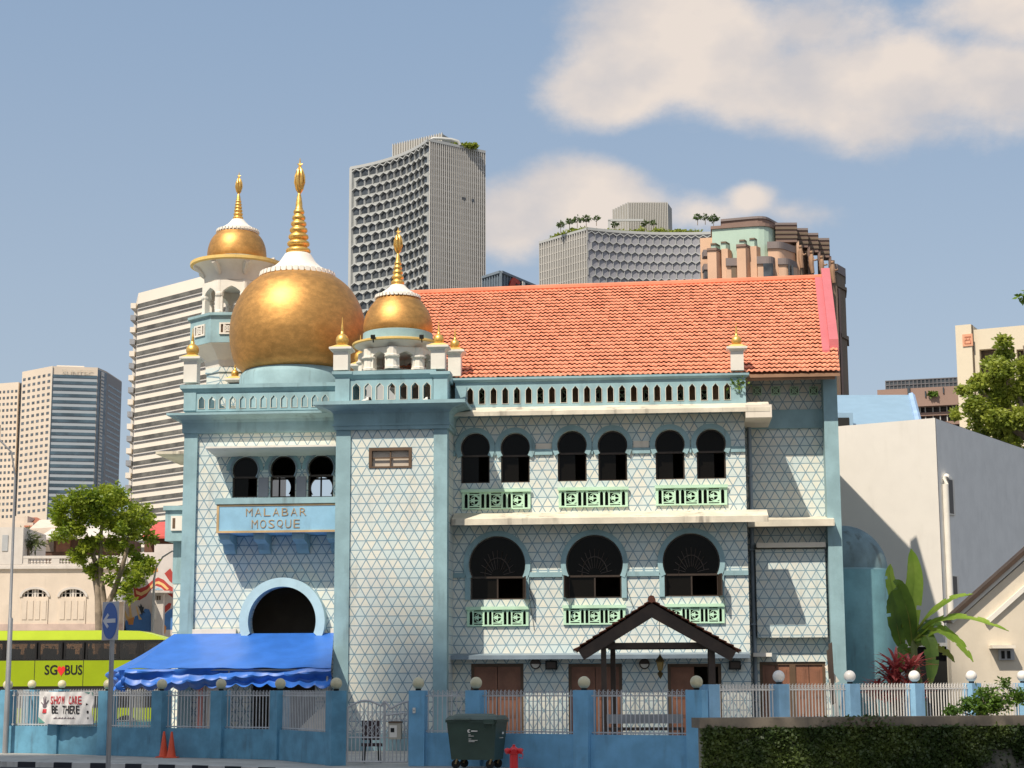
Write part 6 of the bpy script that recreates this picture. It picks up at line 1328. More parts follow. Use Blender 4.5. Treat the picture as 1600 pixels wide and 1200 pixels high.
mp([(194, 984), (196, 970), (203, 966), (208, 972), (211, 963), (218, 960), (223, 958), (226, 951), (233, 952), (236, 960), (236, 986), (194, 986)], mb, 'blue_wave'); mp([(255, 962), (262, 955), (270, 950), (270, 984), (258, 984)], mb, 'blue_wave'); mp([(190, 960), (195, 970), (197, 986), (190, 986)], mo, 'orange_figure')
mp([(192, 946), (195, 952), (199, 962), (204, 966), (208, 975), (202, 975), (196, 964)], my, 'raised_arm', 3); mp([(201, 943), (204, 944), (206, 960), (209, 972), (203, 972)], my, 'raised_arm', 4); mp([(212, 946), (215, 950), (218, 962), (222, 968), (217, 968)], my, 'raised_arm', 3); mp([(200, 968), (210, 964), (208, 976), (201, 976)], mo, 'orange_figure', 5)
mp([(216, 946), (219, 948), (220, 943), (223, 949), (225, 948), (224, 954), (227, 958), (223, 957), (222, 962), (219, 954)], mk, 'dark_figure', 5); mp([(254, 960), (257, 948), (264, 942), (268, 943), (266, 950), (257, 958)], mr, 'red_figure', 4); mp([(243, 982), (250, 972), (256, 974), (260, 980), (258, 990), (246, 988)], mo, 'orange_shell', 5); mp([(232, 893), (238, 884), (246, 887), (247, 893), (240, 895)], mo, 'painted_face', 2)
q = UF.R(-.9, 236, 923, 265, 926); b = MB(); b.box(q[0], q[1], -.9, 0, q[2], q[3]); b.build('door_hood', hw2, mu); q = UF.R(-.5, 239, 926, 255, 986); b = MB(); b.box(q[0], q[1], -.5, -.01, 0, q[3]); b.build('door_recess_wall', hw2, mu)
for x in (239.5, 245, 248.5): q = UF.R(-.52, x, 931, x + 2.4, 937.5); b = MB(); b.box(q[0], q[1], -.53, -.501, q[2], q[3]); b.build('small_window', M['brownwin'], mu)
q = UF.R(-.53, 241, 945, 244, 968); b = MB(); b.box(q[0], q[1], -.55, -.501, q[2], q[3]); b.build('tall_panel', M['white'], mu)
# red roof behind the mural building
RFm = Frame((atY(250, 1068, 125).x, 125, 0)); rh = root('red_roof_house', RFm, 'house with a bright red sheet roof between the tree and the mosque', 'house'); a = RFm.P(222, 838, -2); c = RFm.P(300, 838, -2); t_ = RFm.P(244, 816, 3); t2 = RFm.P(300, 812, 3); b = MB(); b.add([(a[0], -2, a[1]), (c[0], -2, c[1]), (t2[0], 3, t2[1]), (t_[0], 3, t_[1]), (a[0], -2, a[1] - .15), (c[0], -2, c[1] - .15), (t2[0], 3, t2[1] - .15), (t_[0], 3, t_[1] - .15)], [(0, 1, 2, 3), (7, 6, 5, 4), (0, 4, 5, 1), (1, 5, 6, 2), (2, 6, 7, 3), (3, 7, 4, 0)]); b.build('roof', paint('red_sheet', (.6, .10, .07), rough=.5), rh)
q = RFm.R(-.5, 225, 838, 300, 900); b = MB(); b.box(q[0], q[1], -.5, 5, 0, q[3]); b.build('walls', paint('old_timber', (0, 0, 0)), rh)
# ---------------------------------------------------------------- white building on the right
p = atY(1479, 1068, 73.4); ya = R(31); WF = Frame((p.x, p.y, 0), 0); wb = root('white_building', WF, 'large plain white building with a drain pipe right of the mosque', 'building')
zt_ = atY(1479, 653, 73.4).z; dl = Vector((-math.cos(R(33)), math.sin(R(33)), 0)); dr = Vector((math.sin(R(33)), math.cos(R(33)), 0))
def quadwall(b, d, L, th, z1, z0=0, s0=0):
    n = Vector((-d.y, d.x, 0)); n = n if n.y > 0 else -n; A_ = d * s0; C_ = d * L; b.add([A_, C_, C_ + n * th, A_ + n * th] and [(v.x, v.y, z) for z in (z0, z1) for v in (A_, C_, C_ + n * th, A_ + n * th)], [(0, 3, 2, 1), (4, 5, 6, 7), (0, 1, 5, 4), (1, 2, 6, 5), (2, 3, 7, 6), (3, 0, 4, 7)])
WP = paint('white_building_wall', (0.70, 0.66, 0.60), var=.02, stain=.12, stain_col=(.4, .36, .3), bump=.1); GP = paint('lightened_side_wall', (0.80, 0.79, 0.75), var=.04, stain=.12, stain_col=(.3, .3, .3), bump=.15)
b = MB(); C = [Vector((0, 0, 0)), dl * 9, dl * 9 + dr * 14, dr * 14]; b.add([(v.x, v.y, z) for z in (0, zt_) for v in C], [(4, 5, 6, 7), (0, 1, 5, 4), (1, 2, 6, 5), (2, 3, 7, 6)]); b.build('walls', [WP], wb)
b = MB(); b.add([(v.x, v.y, z) for z in (0, zt_ - .02) for v in (dr * .02 + Vector((.01, -.006, 0)), dr * 14 + Vector((.012, -.01, 0)))], [(0, 1, 3, 2)])  # sheet over the shaded side: the same white wall, lightened in colour
b.f[-1]; o = b.build('shade_side_sheet', GP, wb)
dn = Vector((dr.y, -dr.x, 0))
def onside(s, z, o_=.0): v = dr * s + dn * o_; return Vector((v.x, v.y, z))
def zpx(x, y, Y=73.4): return atY(x, y, Y).z
b = MB(); zt2 = zpx(1488, 742); b.tube([onside(.5, 0, .14), onside(.5, zt2 - .35, .14), onside(.58, zt2 - .1, .14), onside(.8, zt2, .1), onside(1.05, zt2, 0)], .13, 12); b.build('drain_pipe', M['white'], wb, True)
for y0_, y1_ in ((743, 801), (897, 931)):
    z1, z0 = zpx(1500, y0_), zpx(1500, y1_); s0, s1 = .95, 1.75; b = MB(); b.obox(onside((s0 + s1) / 2, (z0 + z1) / 2, .04), dr * (s1 - s0) / 2, dn * .05, (0, 0, (z1 - z0) / 2)); o = b.build('window', M['white'], wb); b = MB(); b.obox(onside((s0 + s1) / 2 - .08, (z0 + z1) / 2, .07), dr * (s1 - s0) / 2 * .62, dn * .03, (0, 0, (z1 - z0) / 2 * .92)); b.build('pane', M['bronze'], o)
# gabled house at the far right edge
GY = 57.0; GF = Frame((atY(1500, 1068, GY).x, GY, 0)); gh = root('gabled_house', GF, 'cream gabled house with a small hooded vent at the right edge', 'house')
P = [GF.P(*q_) for q_ in ((1484, 986), (1500, 966), (1600, 878), (1760, 740))]; P = [(P[0][0], 0), (P[0][0], P[1][1] + .05)] + P[1:] + [(P[-1][0], 0)]
b = MB(); b.prism(P, 0, .4); b.box(P[1][0] + 1.2, P[-1][0], .4, 6, 0, P[1][1] - 1.2); b.build('walls', paint('gable_cream', (0.66, 0.58, 0.46), var=.05, stain=.3, stain_col=(.3, .25, .18)), gh)
a = Vector((GF.P(1486, 972, -.5)[0], 0, GF.P(1486, 972, -.5)[1])); c = Vector((GF.P(1760, 727, -.5)[0], 0, GF.P(1760, 727, -.5)[1])); D = (c - a).normalized(); N_ = Vector((-D.z, 0, D.x))
b = MB(); b.prism([(q_.x, q_.z) for q_ in (a, c, c + N_ * .12, a + N_ * .12)], -.25, .45); b.build('roof', M['wood'], gh); b = MB(); b.prism([(q_.x, q_.z) for q_ in (a - N_ * .02 + D * .1, c - N_ * .02, c - N_ * .12, a - N_ * .12 + D * .1)], -.12, -.001); b.build('verge_board', M['white'], gh); b = MB(); b.prism([(q_.x, q_.z) for q_ in (a - N_ * .72 + D * .9, c - N_ * .72, c - N_ * .86, a - N_ * .86 + D * .9)], -.12, -.001); b.build('verge_band', M['white'], gh)
q = GF.R(-.45, 1551, 1008, 1587, 1013); b = MB(); b.box(q[0], q[1], -.45, -.001, q[2], q[3]); b.build('vent_hood', M['cream'], gh); q = GF.R(-.1, 1561, 1014, 1585, 1031); b = MB(); b.box(q[0], q[1], -.1, -.001, q[2], q[3]); vb_ = b.build('vent_box', M['grey'], gh)
for x in (1565, 1574): q = GF.R(-.13, x, 1017, x + 5, 1029); b = MB(); b.box(q[0], q[1], -.13, -.101, q[2], q[3]); b.build('vent_slot', M['dark'], vb_)
# dark gate gap and old bits between banana and gabled house
q = GF.R(.5, 1455, 1010, 1486, 1080); sd_ = root('garden_shed', GF, 'dark shed opening behind the banana plant beside the gabled house', 'shed'); b = MB(); b.box(q[0] - .3, q[1], 1.0, 3, 0, q[3]); b.build('shed_wall', M['dark'], sd_); b = MB(); b.box(q[0] - .4, q[1], .7, 3.1, q[3], q[3] + .12); b.build('shed_roof', M['grey'], sd_)
# blue sheet roof
BRF = Frame((atY(1370, 1068, 92).x, 92, 0)); brf = root('blue_roof_house', BRF, 'house with a pale blue ribbed metal roof behind the white building', 'house')
c1 = [BRF.P(1290, 622, 4), BRF.P(1424, 620, 4)]; c0_ = [BRF.P(1290, 690, -3), BRF.P(1436, 668, -3)]
zr_, ze_ = c1[1][1], c0_[1][1]; bl2 = paint('blue_metal_sheet', (0.23, 0.35, 0.46), rough=.45, var=.04)
b = MB(); nR = 16
for i in range(nR):
    t0_, t1_ = i / nR, (i + 1) / nR
    def rp(t, x, l=0): return (x, -3 + 7 * t, ze_ + (zr_ - ze_) * t + l)
    xr_ = lambda t: c0_[1][0] + (c1[1][0] - c0_[1][0]) * t
    b.add([rp(t0_, c0_[0][0]), rp(t0_, xr_(t0_)), rp(t0_ * .3 + t1_ * .7, xr_(t1_), .14), rp(t0_ * .3 + t1_ * .7, c0_[0][0], .14), rp(t1_, c0_[0][0]), rp(t1_, xr_(t1_))], [(0, 1, 2, 3), (3, 2, 5, 4)])
b.build('roof', bl2, brf); b = MB(); b.tube([rp(0, c0_[1][0], .05), rp(1, c1[1][0], .05)], .2, 6); b.build('verge', paint('verge_blue', (.35, .5, .72), rough=.4), brf)
b = MB(); b.box(c0_[0][0], c0_[1][0] - .5, -2, 10, 0, ze_ - .1); b.build('walls', M['white'], brf); q = BRF.R(-3.2, 1290, 645, 1333, 670); b = MB(); b.box(q[0], q[1], -3.2, 0, q[2], q[3]); o = b.build('dormer', bl2, brf); b = MB(); b.box(q[0], q[1] - .2, -3.24, -3.2, q[2], q[3] - .25); b.build('dormer_opening', M['dark'], o)
for m_ in (lime, limer):
    m_.node_tree.nodes['Principled BSDF'].inputs['Specular IOR Level'].default_value = .25
# ---------------------------------------------------------------- distant towers
def wp(x, y, Y): return atY(x, y, Y)
class Face:
    """vertical facade plane from P0 to P1 with an optional inward bow; s along, z up, o outwards"""
    def __init__(s, P0, P1, sag=0.0):
        s.a = Vector((P0[0], P0[1], 0)); s.b = Vector((P1[0], P1[1], 0)); s.d = s.b - s.a; s.L = s.d.length; s.d.normalize(); s.n = Vector((s.d.y, -s.d.x, 0)); s.sag = sag
        if s.n.y > 0: s.n = -s.n
    def p(s, t, z, o=0.0): # t 0..1
        q = s.a + s.d * (s.L * t) + s.n * (o - s.sag * 4 * t * (1 - t)); return Vector((q.x, q.y, z))
    def slab(s, b, t0, t1, z0, z1, o0, o1, n=1):
        for i in range(n):
            a, c = t0 + (t1 - t0) * i / n, t0 + (t1 - t0) * (i + 1) / n
            b.add([s.p(a, z0, o0), s.p(c, z0, o0), s.p(c, z0, o1), s.p(a, z0, o1), s.p(a, z1, o0), s.p(c, z1, o0), s.p(c, z1, o1), s.p(a, z1, o1)], [(0, 3, 2, 1), (4, 5, 6, 7), (0, 1, 5, 4), (1, 2, 6, 5), (2, 3, 7, 6), (3, 0, 4, 7)])
def honey(face, root_, ncol, nrow, ztop, dz, frame_mat, pane_mat, zmin, proj=.7, dark=True):
    """staggered honeycomb of projecting hexagonal hoods with a recessed pane in each"""
    panes = []; fr = MB(); W = 1.0 / ncol
    for r in range(nrow):
        zc = ztop - dz * (r + .55); off = .5 * (r % 2)
        if zc < zmin: break
        for c in range(-1, ncol + 1):
            tc = (c + .5 + off) * W
            if tc - W * .5 < -.001 or tc + W * .5 > 1.001: continue
            hw = W * .46; top, sh, lo, bt = zc + dz * .60, zc + dz * .30, zc - dz * .42, zc - dz * .72
            if dark: pts = [(tc - hw, lo + dz * .25), (tc + hw, lo + dz * .25), (tc + hw, sh), (tc, top), (tc - hw, sh)]
            else: pts = [(tc - hw, lo), (tc, bt), (tc + hw, lo), (tc + hw, sh), (tc, top), (tc - hw, sh)]
            b = MB(); n = len(pts); b.add([face.p(t, z, .02) for t, z in pts] + [face.p(t, z, .0) for t, z in pts], [tuple(range(n)), tuple(range(2 * n - 1, n - 1, -1))]); panes.append(b)
            th = dz * .055
            def bar(a, e, o1=proj):
                (t0, z0), (t1, z1) = a, e
                fr.add([face.p(t0, z0, 0), face.p(t1, z1, 0), face.p(t1, z1, o1), face.p(t0, z0, o1), face.p(t0, z0 + th * 2, 0), face.p(t1, z1 + th * 2, 0), face.p(t1, z1 + th * 2, o1), face.p(t0, z0 + th * 2, o1)], [(0, 3, 2, 1), (4, 5, 6, 7), (0, 1, 5, 4), (1, 2, 6, 5), (2, 3, 7, 6), (3, 0, 4, 7)])
            bar((tc - W * .5, sh), (tc, top)); bar((tc, top), (tc + W * .5, sh))
            face.slab(fr, tc - W * .5 - W * .035, tc - W * .5 + W * .035, lo if not dark else lo, sh + th, 0, proj * .75)
    limited(panes, 'hexagon_window', pane_mat, root_)
    return fr.build('honeycomb_screen', frame_mat, root_)
hazec = lambda c, f=.12: tuple(a * (1 - f) + h * f for a, h in zip(c, (.36, .42, .5)))
T_l = paint('tower_light_panel', (0.37, 0.385, 0.375), var=.06, scale=.05, bump=0, rough=.5); T_f = paint('tower_fin', (0.50, 0.485, 0.455), var=.05, scale=.05, bump=0, rough=.5)
T_g = paint('tower_glass', (0.26, 0.26, 0.25), var=.2, scale=.06, bump=0, rough=.25); T_d = paint('tower_dark_window', (0.06, 0.07, 0.08), var=.5, scale=.25, bump=0, rough=.2); T_c = paint('tower_crown', (0.33, 0.32, 0.29), var=.06, scale=.05, bump=0)
T_h = paint('tower_hex_frame', (0.43, 0.44, 0.43), var=.05, scale=.05, bump=0, rough=.5)
def block(b, pts, z0, z1):
    n = len(pts); b.add([(p[0], p[1], z0) for p in pts] + [(p[0], p[1], z1) for p in pts], [tuple(range(n - 1, -1, -1)), tuple(range(n, 2 * n))] + [(i, (i + 1) % n, n + (i + 1) % n, n + i) for i in range(n)])
# --- tower one: concave dark honeycomb left, ribbed right
def base(Y, px_): p = wp(px_, 1068, Y); return p
C0 = wp(669, 600, 500); Lf = wp(548, 600, 528); Rt = wp(757.5, 600, 512); zT = wp(669, 219, 500).z
d1 = root('glass_tower', Frame((0, 0, 0)), 'tall grey tower with a concave honeycomb face of dark hexagonal windows behind the domes', 'tower')
fL = Face(Lf, C0, 3.2); fR = Face(C0, Rt)
P = [fL.p(i / 16, 0, -.05) for i in range(17)] + [fR.p(1, 0, -.05), fR.p(1, 0, -40), fL.p(0, 0, -34)]
b = MB(); block(b, [(q.x, q.y) for q in P], 0, zT); b.build('tower_core', T_l, d1)
honey(fL, d1, 12, 40, zT - 1.0, 2.95, T_h, T_d, 95, .75)
b = MB(); nf = 27
for i in range(nf + 1): t = i / nf; fR.slab(b, max(0, t - .007), min(1, t + .007), 60, zT, 0, .55)
b.build('vertical_fins', T_f, d1); b = MB(); fR.slab(b, 0, 1, 60, zT - .5, -.04, .04); b.build('curtain_glass', T_g, d1)
b = MB(); z = zT - 2.5
while z > 90: fR.slab(b, 0, 1, z, z + .55, .041, .2); z -= 2.0
b.build('floor_lines', T_f, d1); b = MB(); fR.slab(b, 0, 1, zT - .5, zT + .3, -.3, .6); fL.slab(b, -.01, 1.0, zT - .6, zT + .3, -.3, .8, 12); fL.slab(b, -.015, .008, 60, zT, 0, .8); b.build('corner_trim', T_h, d1)
for t_ in (.58, .74): b = MB(); zz = wp(700, 301, 500).z; fR.slab(b, t_, t_ + .05, zz - .3, zz + .5, .55, .6); b.build('open_window', T_d, d1)
pf = Face(wp(612, 600, 523), wp(690, 600, 512)); zp1 = wp(690, 210, 512).z; b = MB(); zq_ = wp(650, 214, 515).z
block(b, [(pf.p(0, 0).x, pf.p(0, 0).y), (pf.p(1, 0).x, pf.p(1, 0).y), (wp(722, 600, 524).x, 524), (wp(722, 600, 540).x, 545), (pf.p(0, 0).x, 545)], zT - 1, zq_); b.build('plant_room', T_c, d1)
b = MB()
for i in range(21): pf.slab(b, i / 20 - .008, i / 20 + .008, zT - 1, zq_ + .3, 0, .35)
b.build('plant_room_ribs', T_f, d1)
b = MB(); A_ = [wp(x, y, 506) for x, y in ((671, 226), (672, 219), (677, 216), (690, 216.5), (706, 218), (716, 221), (719, 227))]; b.tube(A_, .45, 8); b.build('roof_rim', T_h, d1, True)
leaves('roof_greenery', clump_points([(wp(690 + i * 7, 600, 508).x, 508, zT + .6, 1.6, .4) for i in range(8)], 120, 4, .2), .8, OG, d1, 1.5, seed=31)
# --- tower two: ribbed left, concave pale honeycomb right
C1 = wp(921, 600, 560); L1 = wp(845.5, 600, 578); R1 = wp(1122, 600, 566); zU = wp(921, 358, 560).z
d2 = root('glass_tower', Frame((0, 0, 0)), 'wide grey tower with pale hexagon grid and a planted roof behind the tiled roof', 'tower')
g1 = Face(L1, C1); g2 = Face(C1, R1, 3.4)
P = [g1.p(0, 0, -.05)] + [g2.p(i / 16, 0, -.05) for i in range(17)] + [g2.p(1, 0, -40), g1.p(0, 0, -40)]
b = MB(); block(b, [(q.x, q.y) for q in P], 0, zU); b.build('tower_core', paint('tower_lavender', (0.36, 0.36, 0.38), var=.05, scale=.05, bump=0), d2)
honey(g2, d2, 17, 14, zU - .9, 2.85, T_h, paint('pale_hex_pane', (0.30, 0.30, 0.325), var=.08, scale=.2, bump=0, rough=.35), 60, .55, dark=False)
b = MB(); nf = 20
for i in range(nf + 1): t = i / nf; g1.slab(b, max(0, t - .009), min(1, t + .009), 60, zU, 0, .55)
b.build('vertical_fins', T_f, d2); b = MB(); g1.slab(b, 0, 1, 60, zU - .5, -.04, .04); b.build('curtain_glass', T_g, d2)
b = MB(); g1.slab(b, 0, 1, zU - .4, zU + .4, -.3, .6); g2.slab(b, 0, 1, zU - .4, zU + .5, -.3, .6, 12); b.build('corner_trim', T_h, d2)
b = MB(); z = zU - 2.5
while z > 90: g1.slab(b, 0, 1, z, z + .35, .041, .2); z -= 2.6
b.build('floor_lines', T_f, d2)
PC_ = [wp(962, 600, 585), wp(986, 600, 576), wp(1048, 600, 576), wp(1055, 600, 584), wp(1055, 600, 600), wp(962, 600, 600)]; zv = wp(1010, 319, 578).z
b = MB(); block(b, [(q.x, q.y) for q in PC_], zU - 1, zv); b.build('plant_room', T_c, d2)
h_ = Face(PC_[1], PC_[2]); b = MB()
for i in range(24): h_.slab(b, i / 23 - .008, i / 23 + .008, zU - 1, zv + .2, 0, .3)
h2_ = Face(PC_[0], PC_[1])
for i in range(7): h2_.slab(b, i / 6 - .02, i / 6 + .02, zU - 1, zv + .2, 0, .3)
b.build('plant_room_ribs', T_f, d2)
leaves('roof_hedge', clump_points([(wp(870 + i * 9, 600, 570).x, (578 - (25 + i * 9) / 76 * 18 if i < 6 else 566.5) + 3 + (i % 3), zU + .9 + (i % 4) * .2, 1.9, .5) for i in range(26)], 60, 4, .2), .9, OG, d2, 1.5, seed=33)
b = MB(); q0_, q1_ = wp(950, 345, 570), wp(1005, 342, 570); b.box(q0_.x, q1_.x, 569.6, 570.2, q0_.z - .2, q0_.z + .5); b.box(q0_.x, q0_.x + .8, 569.6, 570.2, zU, q0_.z); b.build('roof_pergola', T_h, d2)
TG = leafmat('roof_tree_leaves', (0.06, 0.11, 0.03), (0.14, 0.20, 0.05), .2)
for i, (x, y, r, Y_) in enumerate(((876, 351, 7, 566), (890, 346, 7, 568), (902, 343, 7, 570), (916, 342, 8, 571), (932, 341, 6, 573), (961, 350, 6, 571), (1008, 348, 6, 571), (1021, 348, 5, 571), (1090, 339, 7, 571), (1102, 339, 6, 572), (1115, 342, 9, 571))):
    k_ = Y_ / FPX; p = wp(x, y, Y_)
    tree(x, Y_, ['small roof tree on the wide grey tower, %s', ''][0] % ('leftmost of the row', 'second from the left of the row', 'third from the left of the row', 'fourth from the left of the row', 'fifth from the left of the row', 'below the left end of the plant room', 'under the middle of the plant room', 'under the right part of the plant room', 'left of the three by the brown tower', 'middle of the three by the brown tower', 'right of the three by the brown tower')[i],
         [[(x, (1068 - (zU - 2.1) / k_) if False else y + r + 6, 0, .6), (x, y, 0, .4)]], [(x, y, r * .75, .6, 0), (x - r * .5, y + 2, r * .45, .7, 0), (x + r * .5, y + 1, r * .45, .7, 0), (x, y - r * .4, r * .4, .7, 0)], 55, .8, TG, 'roof_tree', .1, z0=zU - 1.5, group='trees on the roof of the wide tower', seed=40 + i)
# --- low dark building with a red and white sign
LY = 420.0; LFm = Frame((wp(760, 600, LY).x, LY, 0)); lb_ = root('office_building', LFm, 'dark ribbed block with a red horse logo just above the ridge between the grey towers', 'building')
A_ = wp(755, 600, 426); B2 = wp(783, 600, LY); C2 = wp(850, 600, 440); za = wp(783, 425, LY).z; b = MB(); bp = [Vector((q.x, q.y, 0)) - LFm.p for q in (A_, B2, C2, wp(850, 600, 470), wp(755, 600, 470))]; block(b, [(q.x, q.y) for q in bp], 0, za); b.build('walls', paint('dark_blue_cladding', (0.09, 0.12, 0.15), var=.1, scale=.1, bump=0, rough=.4), lb_)
f1 = Face(bp[0], bp[1]); f2 = Face(bp[1], bp[2]); b = MB()
for i in range(8): f1.slab(b, i / 7 - .02, i / 7 + .02, 50, za, 0, .3)
for i in range(16): f2.slab(b, i / 15 - .008, i / 15 + .008, 50, za, 0, .3)
f1.slab(b, 0, 1, za - .3, za + .3, 0, .5); f2.slab(b, 0, 1, za - .3, za + .3, 0, .5); b.build('cladding_ribs', paint('cladding_rib', (0.16, 0.20, 0.24), bump=0), lb_)
zs = wp(800, 449, 428).z
b = MB(); V = [f2.p(t, zs + z, .6) for t, z in ((.12, -1.2), (.16, .6), (.22, 1.6), (.32, 1.5), (.38, .9), (.34, .3), (.27, .5), (.24, -1.2))]; b.add(V + [v + f2.n * .3 for v in V], [tuple(range(8)), tuple(range(15, 7, -1))]); b.build('red_logo', paint('logo_red', (.45, .06, .04), bump=0), lb_)
b = MB()
for a_, c_, z0_, z1_ in ((.44, .50, -1.2, 1.6), (.50, .60, -1.2, .2), (.62, .70, -1.2, -.2), (.72, .80, -1.2, -.2), (.82, .88, -1.2, -.4)): f2.slab(b, a_, c_, zs + z0_, zs + z1_, .5, .7)
b.build('white_lettering', M['white'], lb_)
# --- brown art deco tower
KY = 470.0; KF = Frame((wp(1200, 600, KY).x, KY, 0)); kt = root('art_deco_tower', KF, 'brown granite art deco tower with stepped crown and statues beyond the tiled roof', 'tower')
K1 = paint('pink_granite', (0.62, 0.40, 0.27), var=.07, scale=.08, bump=0); K2 = paint('brown_band', (0.23, 0.15, 0.12), var=.1, scale=.1, bump=0); K3 = paint('green_glass', (0.42, 0.55, 0.46), var=.06, scale=.08, bump=0, rough=.3); K4 = paint('dark_granite', (0.17, 0.125, 0.085), var=.12, scale=.1, bump=0); K5 = paint('bronze_statue', (0.34, 0.20, 0.12), var=.15, scale=.3, bump=0)
K2b = paint('greyish_band', (0.22, 0.18, 0.17), var=.08, scale=.1, bump=0)
th2 = R(33)
def KX(x, v=0): return KF.P(x, 430, v)[0]
def kz(x, y, v=0): return KF.P(x, y, v)[1]
def kbox(x0, x1, ytop, v0, v1, mat, nm, z0=60, y0=None):
    b = MB(); b.box(KX(x0, v0), KX(x1, v0), v0, v1, z0 if y0 is None else kz((x0 + x1) / 2, y0, v0), kz((x0 + x1) / 2, ytop, v0)); return b.build(nm, mat, kt)
# main mass: front facing left-front, side receding to the right
def kprism(pts, y0, y1, mat, nm, sl=0.0, rnd=True):
    P_ = []
    for x, v in pts: P_.append((KX(x, v), v))
    zt = kz(pts[0][0], y1, pts[0][1]); zb_ = 60 if y0 is None else kz(pts[0][0], y0, pts[0][1]); b = MB(); block(b, P_, zb_, zt); return b.build(nm, mat, kt)
def rounded(x0, xc, x1, v0, vc, v1, r=.28):
    """plan: front from x0 to a rounded corner at xc, then side receding to x1"""
    a = Vector((x0, v0)); c = Vector((xc, vc)); d_ = Vector((x1, v1)); p1_ = c.lerp(a, r); p2_ = c.lerp(d_, r); arc_ = [((1 - t) ** 2 * p1_ + 2 * t * (1 - t) * c + t * t * p2_) for t in (0, .25, .5, .75, 1)]
    return [(x0, v0)] + [(q.x, q.y) for q in arc_] + [(x1, v1), (x1, v1 + 14), (x0, v1 + 14)]
kprism(rounded(1095, 1232, 1262, 8, 4, 12, .12), None, 372, K1, 'main_shaft')
kprism(rounded(1114, 1200, 1226, 4, 0, 9), 415, 357, K3, 'glass_crown')
kprism(rounded(1112, 1202, 1228, 3.6, -.5, 9), 358, 353.5, K2, 'crown_cornice'); kprism(rounded(1129, 1196, 1218, 5, 1, 9), 356, 344, K2, 'crown_top'); kprism(rounded(1128, 1197, 1219, 4.6, .6, 9), 346, 342.5, K2b, 'crown_coping')
for (x0, x1, yt, v) in ((1101, 1104, 392, 1), (1106, 1127, 390, -1), (1152, 1173, 384, -2)):
    if x1 - x0 < 5: continue
    kprism([(x0, v), (x0 + 14, v - .6), (x1 + 6, v + 4), (x1, v + 7), (x0, v + 7)], None, yt, K1, 'granite_pier'); kprism([(x0 - .7, v - .3), (x0 + 14.4, v - 1), (x1 + 7, v + 4), (x1, v + 7), (x0, v + 7)], yt + 1.5, yt - 2.2, K2, 'pier_cap')
for (x0, x1, yt, v) in ((1112, 1128, 381, 1.5), (1128, 1144, 378.5, 1), (1157, 1172, 375.5, .5), (1173, 1189, 373, 0)):
    kprism([(x0, v), (x0 + 7, v - .3), (x1, v + 3), (x1, v + 6), (x0, v + 6)], 400, yt + 1, K3, 'glass_box'); kprism([(x0 - .6, v - .3), (x0 + 7.4, v - .7), (x1 + .6, v + 3), (x1, v + 6), (x0, v + 6)], yt + 1.2, yt - 1, K4, 'box_cap')
kprism([(1173, -.5), (1183, -1), (1190, 1), (1190, 6), (1173, 6)], None, 385, K1, 'granite_pier'); kprism([(1128, 0), (1138, -.5), (1144, 2), (1144, 6), (1128, 6)], None, 389, K1, 'granite_pier')
kbox(1100, 1113, 390, 2.2, 6, K2b, 'dark_band', y0=400); kbox(1100, 1113, 412, 1.6, 6, K2b, 'dark_band', y0=421); kbox(1101, 1110, 421, 1.9, 6, T_d, 'window_strip'); kbox(1135, 1158, 403, -1.2, 4, K2b, 'dark_band', y0=415); kbox(1143, 1151, 415, -.9, 4, K4, 'window_strip'); kbox(1135, 1158, 415, -.6, 4, K1, 'granite_infill')
kprism(rounded(1201, 1222, 1244, -1.5, -1.8, 4, .3), None, 384, K1, 'upper_bay'); kprism(rounded(1200, 1222, 1246, -2, -2.3, 4, .3), 388, 377.5, K2b, 'upper_bay_band')
kprism(rounded(1184, 1206, 1216, -3, -3.4, 1, .4), None, 405, K1, 'lower_bay'); kprism(rounded(1183, 1207, 1217, -3.5, -3.9, 1, .4), 412, 400.5, K2b, 'lower_bay_band'); kprism(rounded(1193, 1209, 1211, -3.9, -4.2, -1, .4), None, 411.5, T_d, 'window_strip')
kprism(rounded(1217, 1232, 1246, -2.2, -2.5, 2, .4), None, 408, K1, 'lower_bay'); kprism(rounded(1216, 1232, 1246, -2.7, -3, 2, .4), 413, 403.5, K2b, 'lower_bay_band')
for x in (1232, 1237): kbox(x, x + 3, 414, -2.6, 0, T_d, 'window_strip')
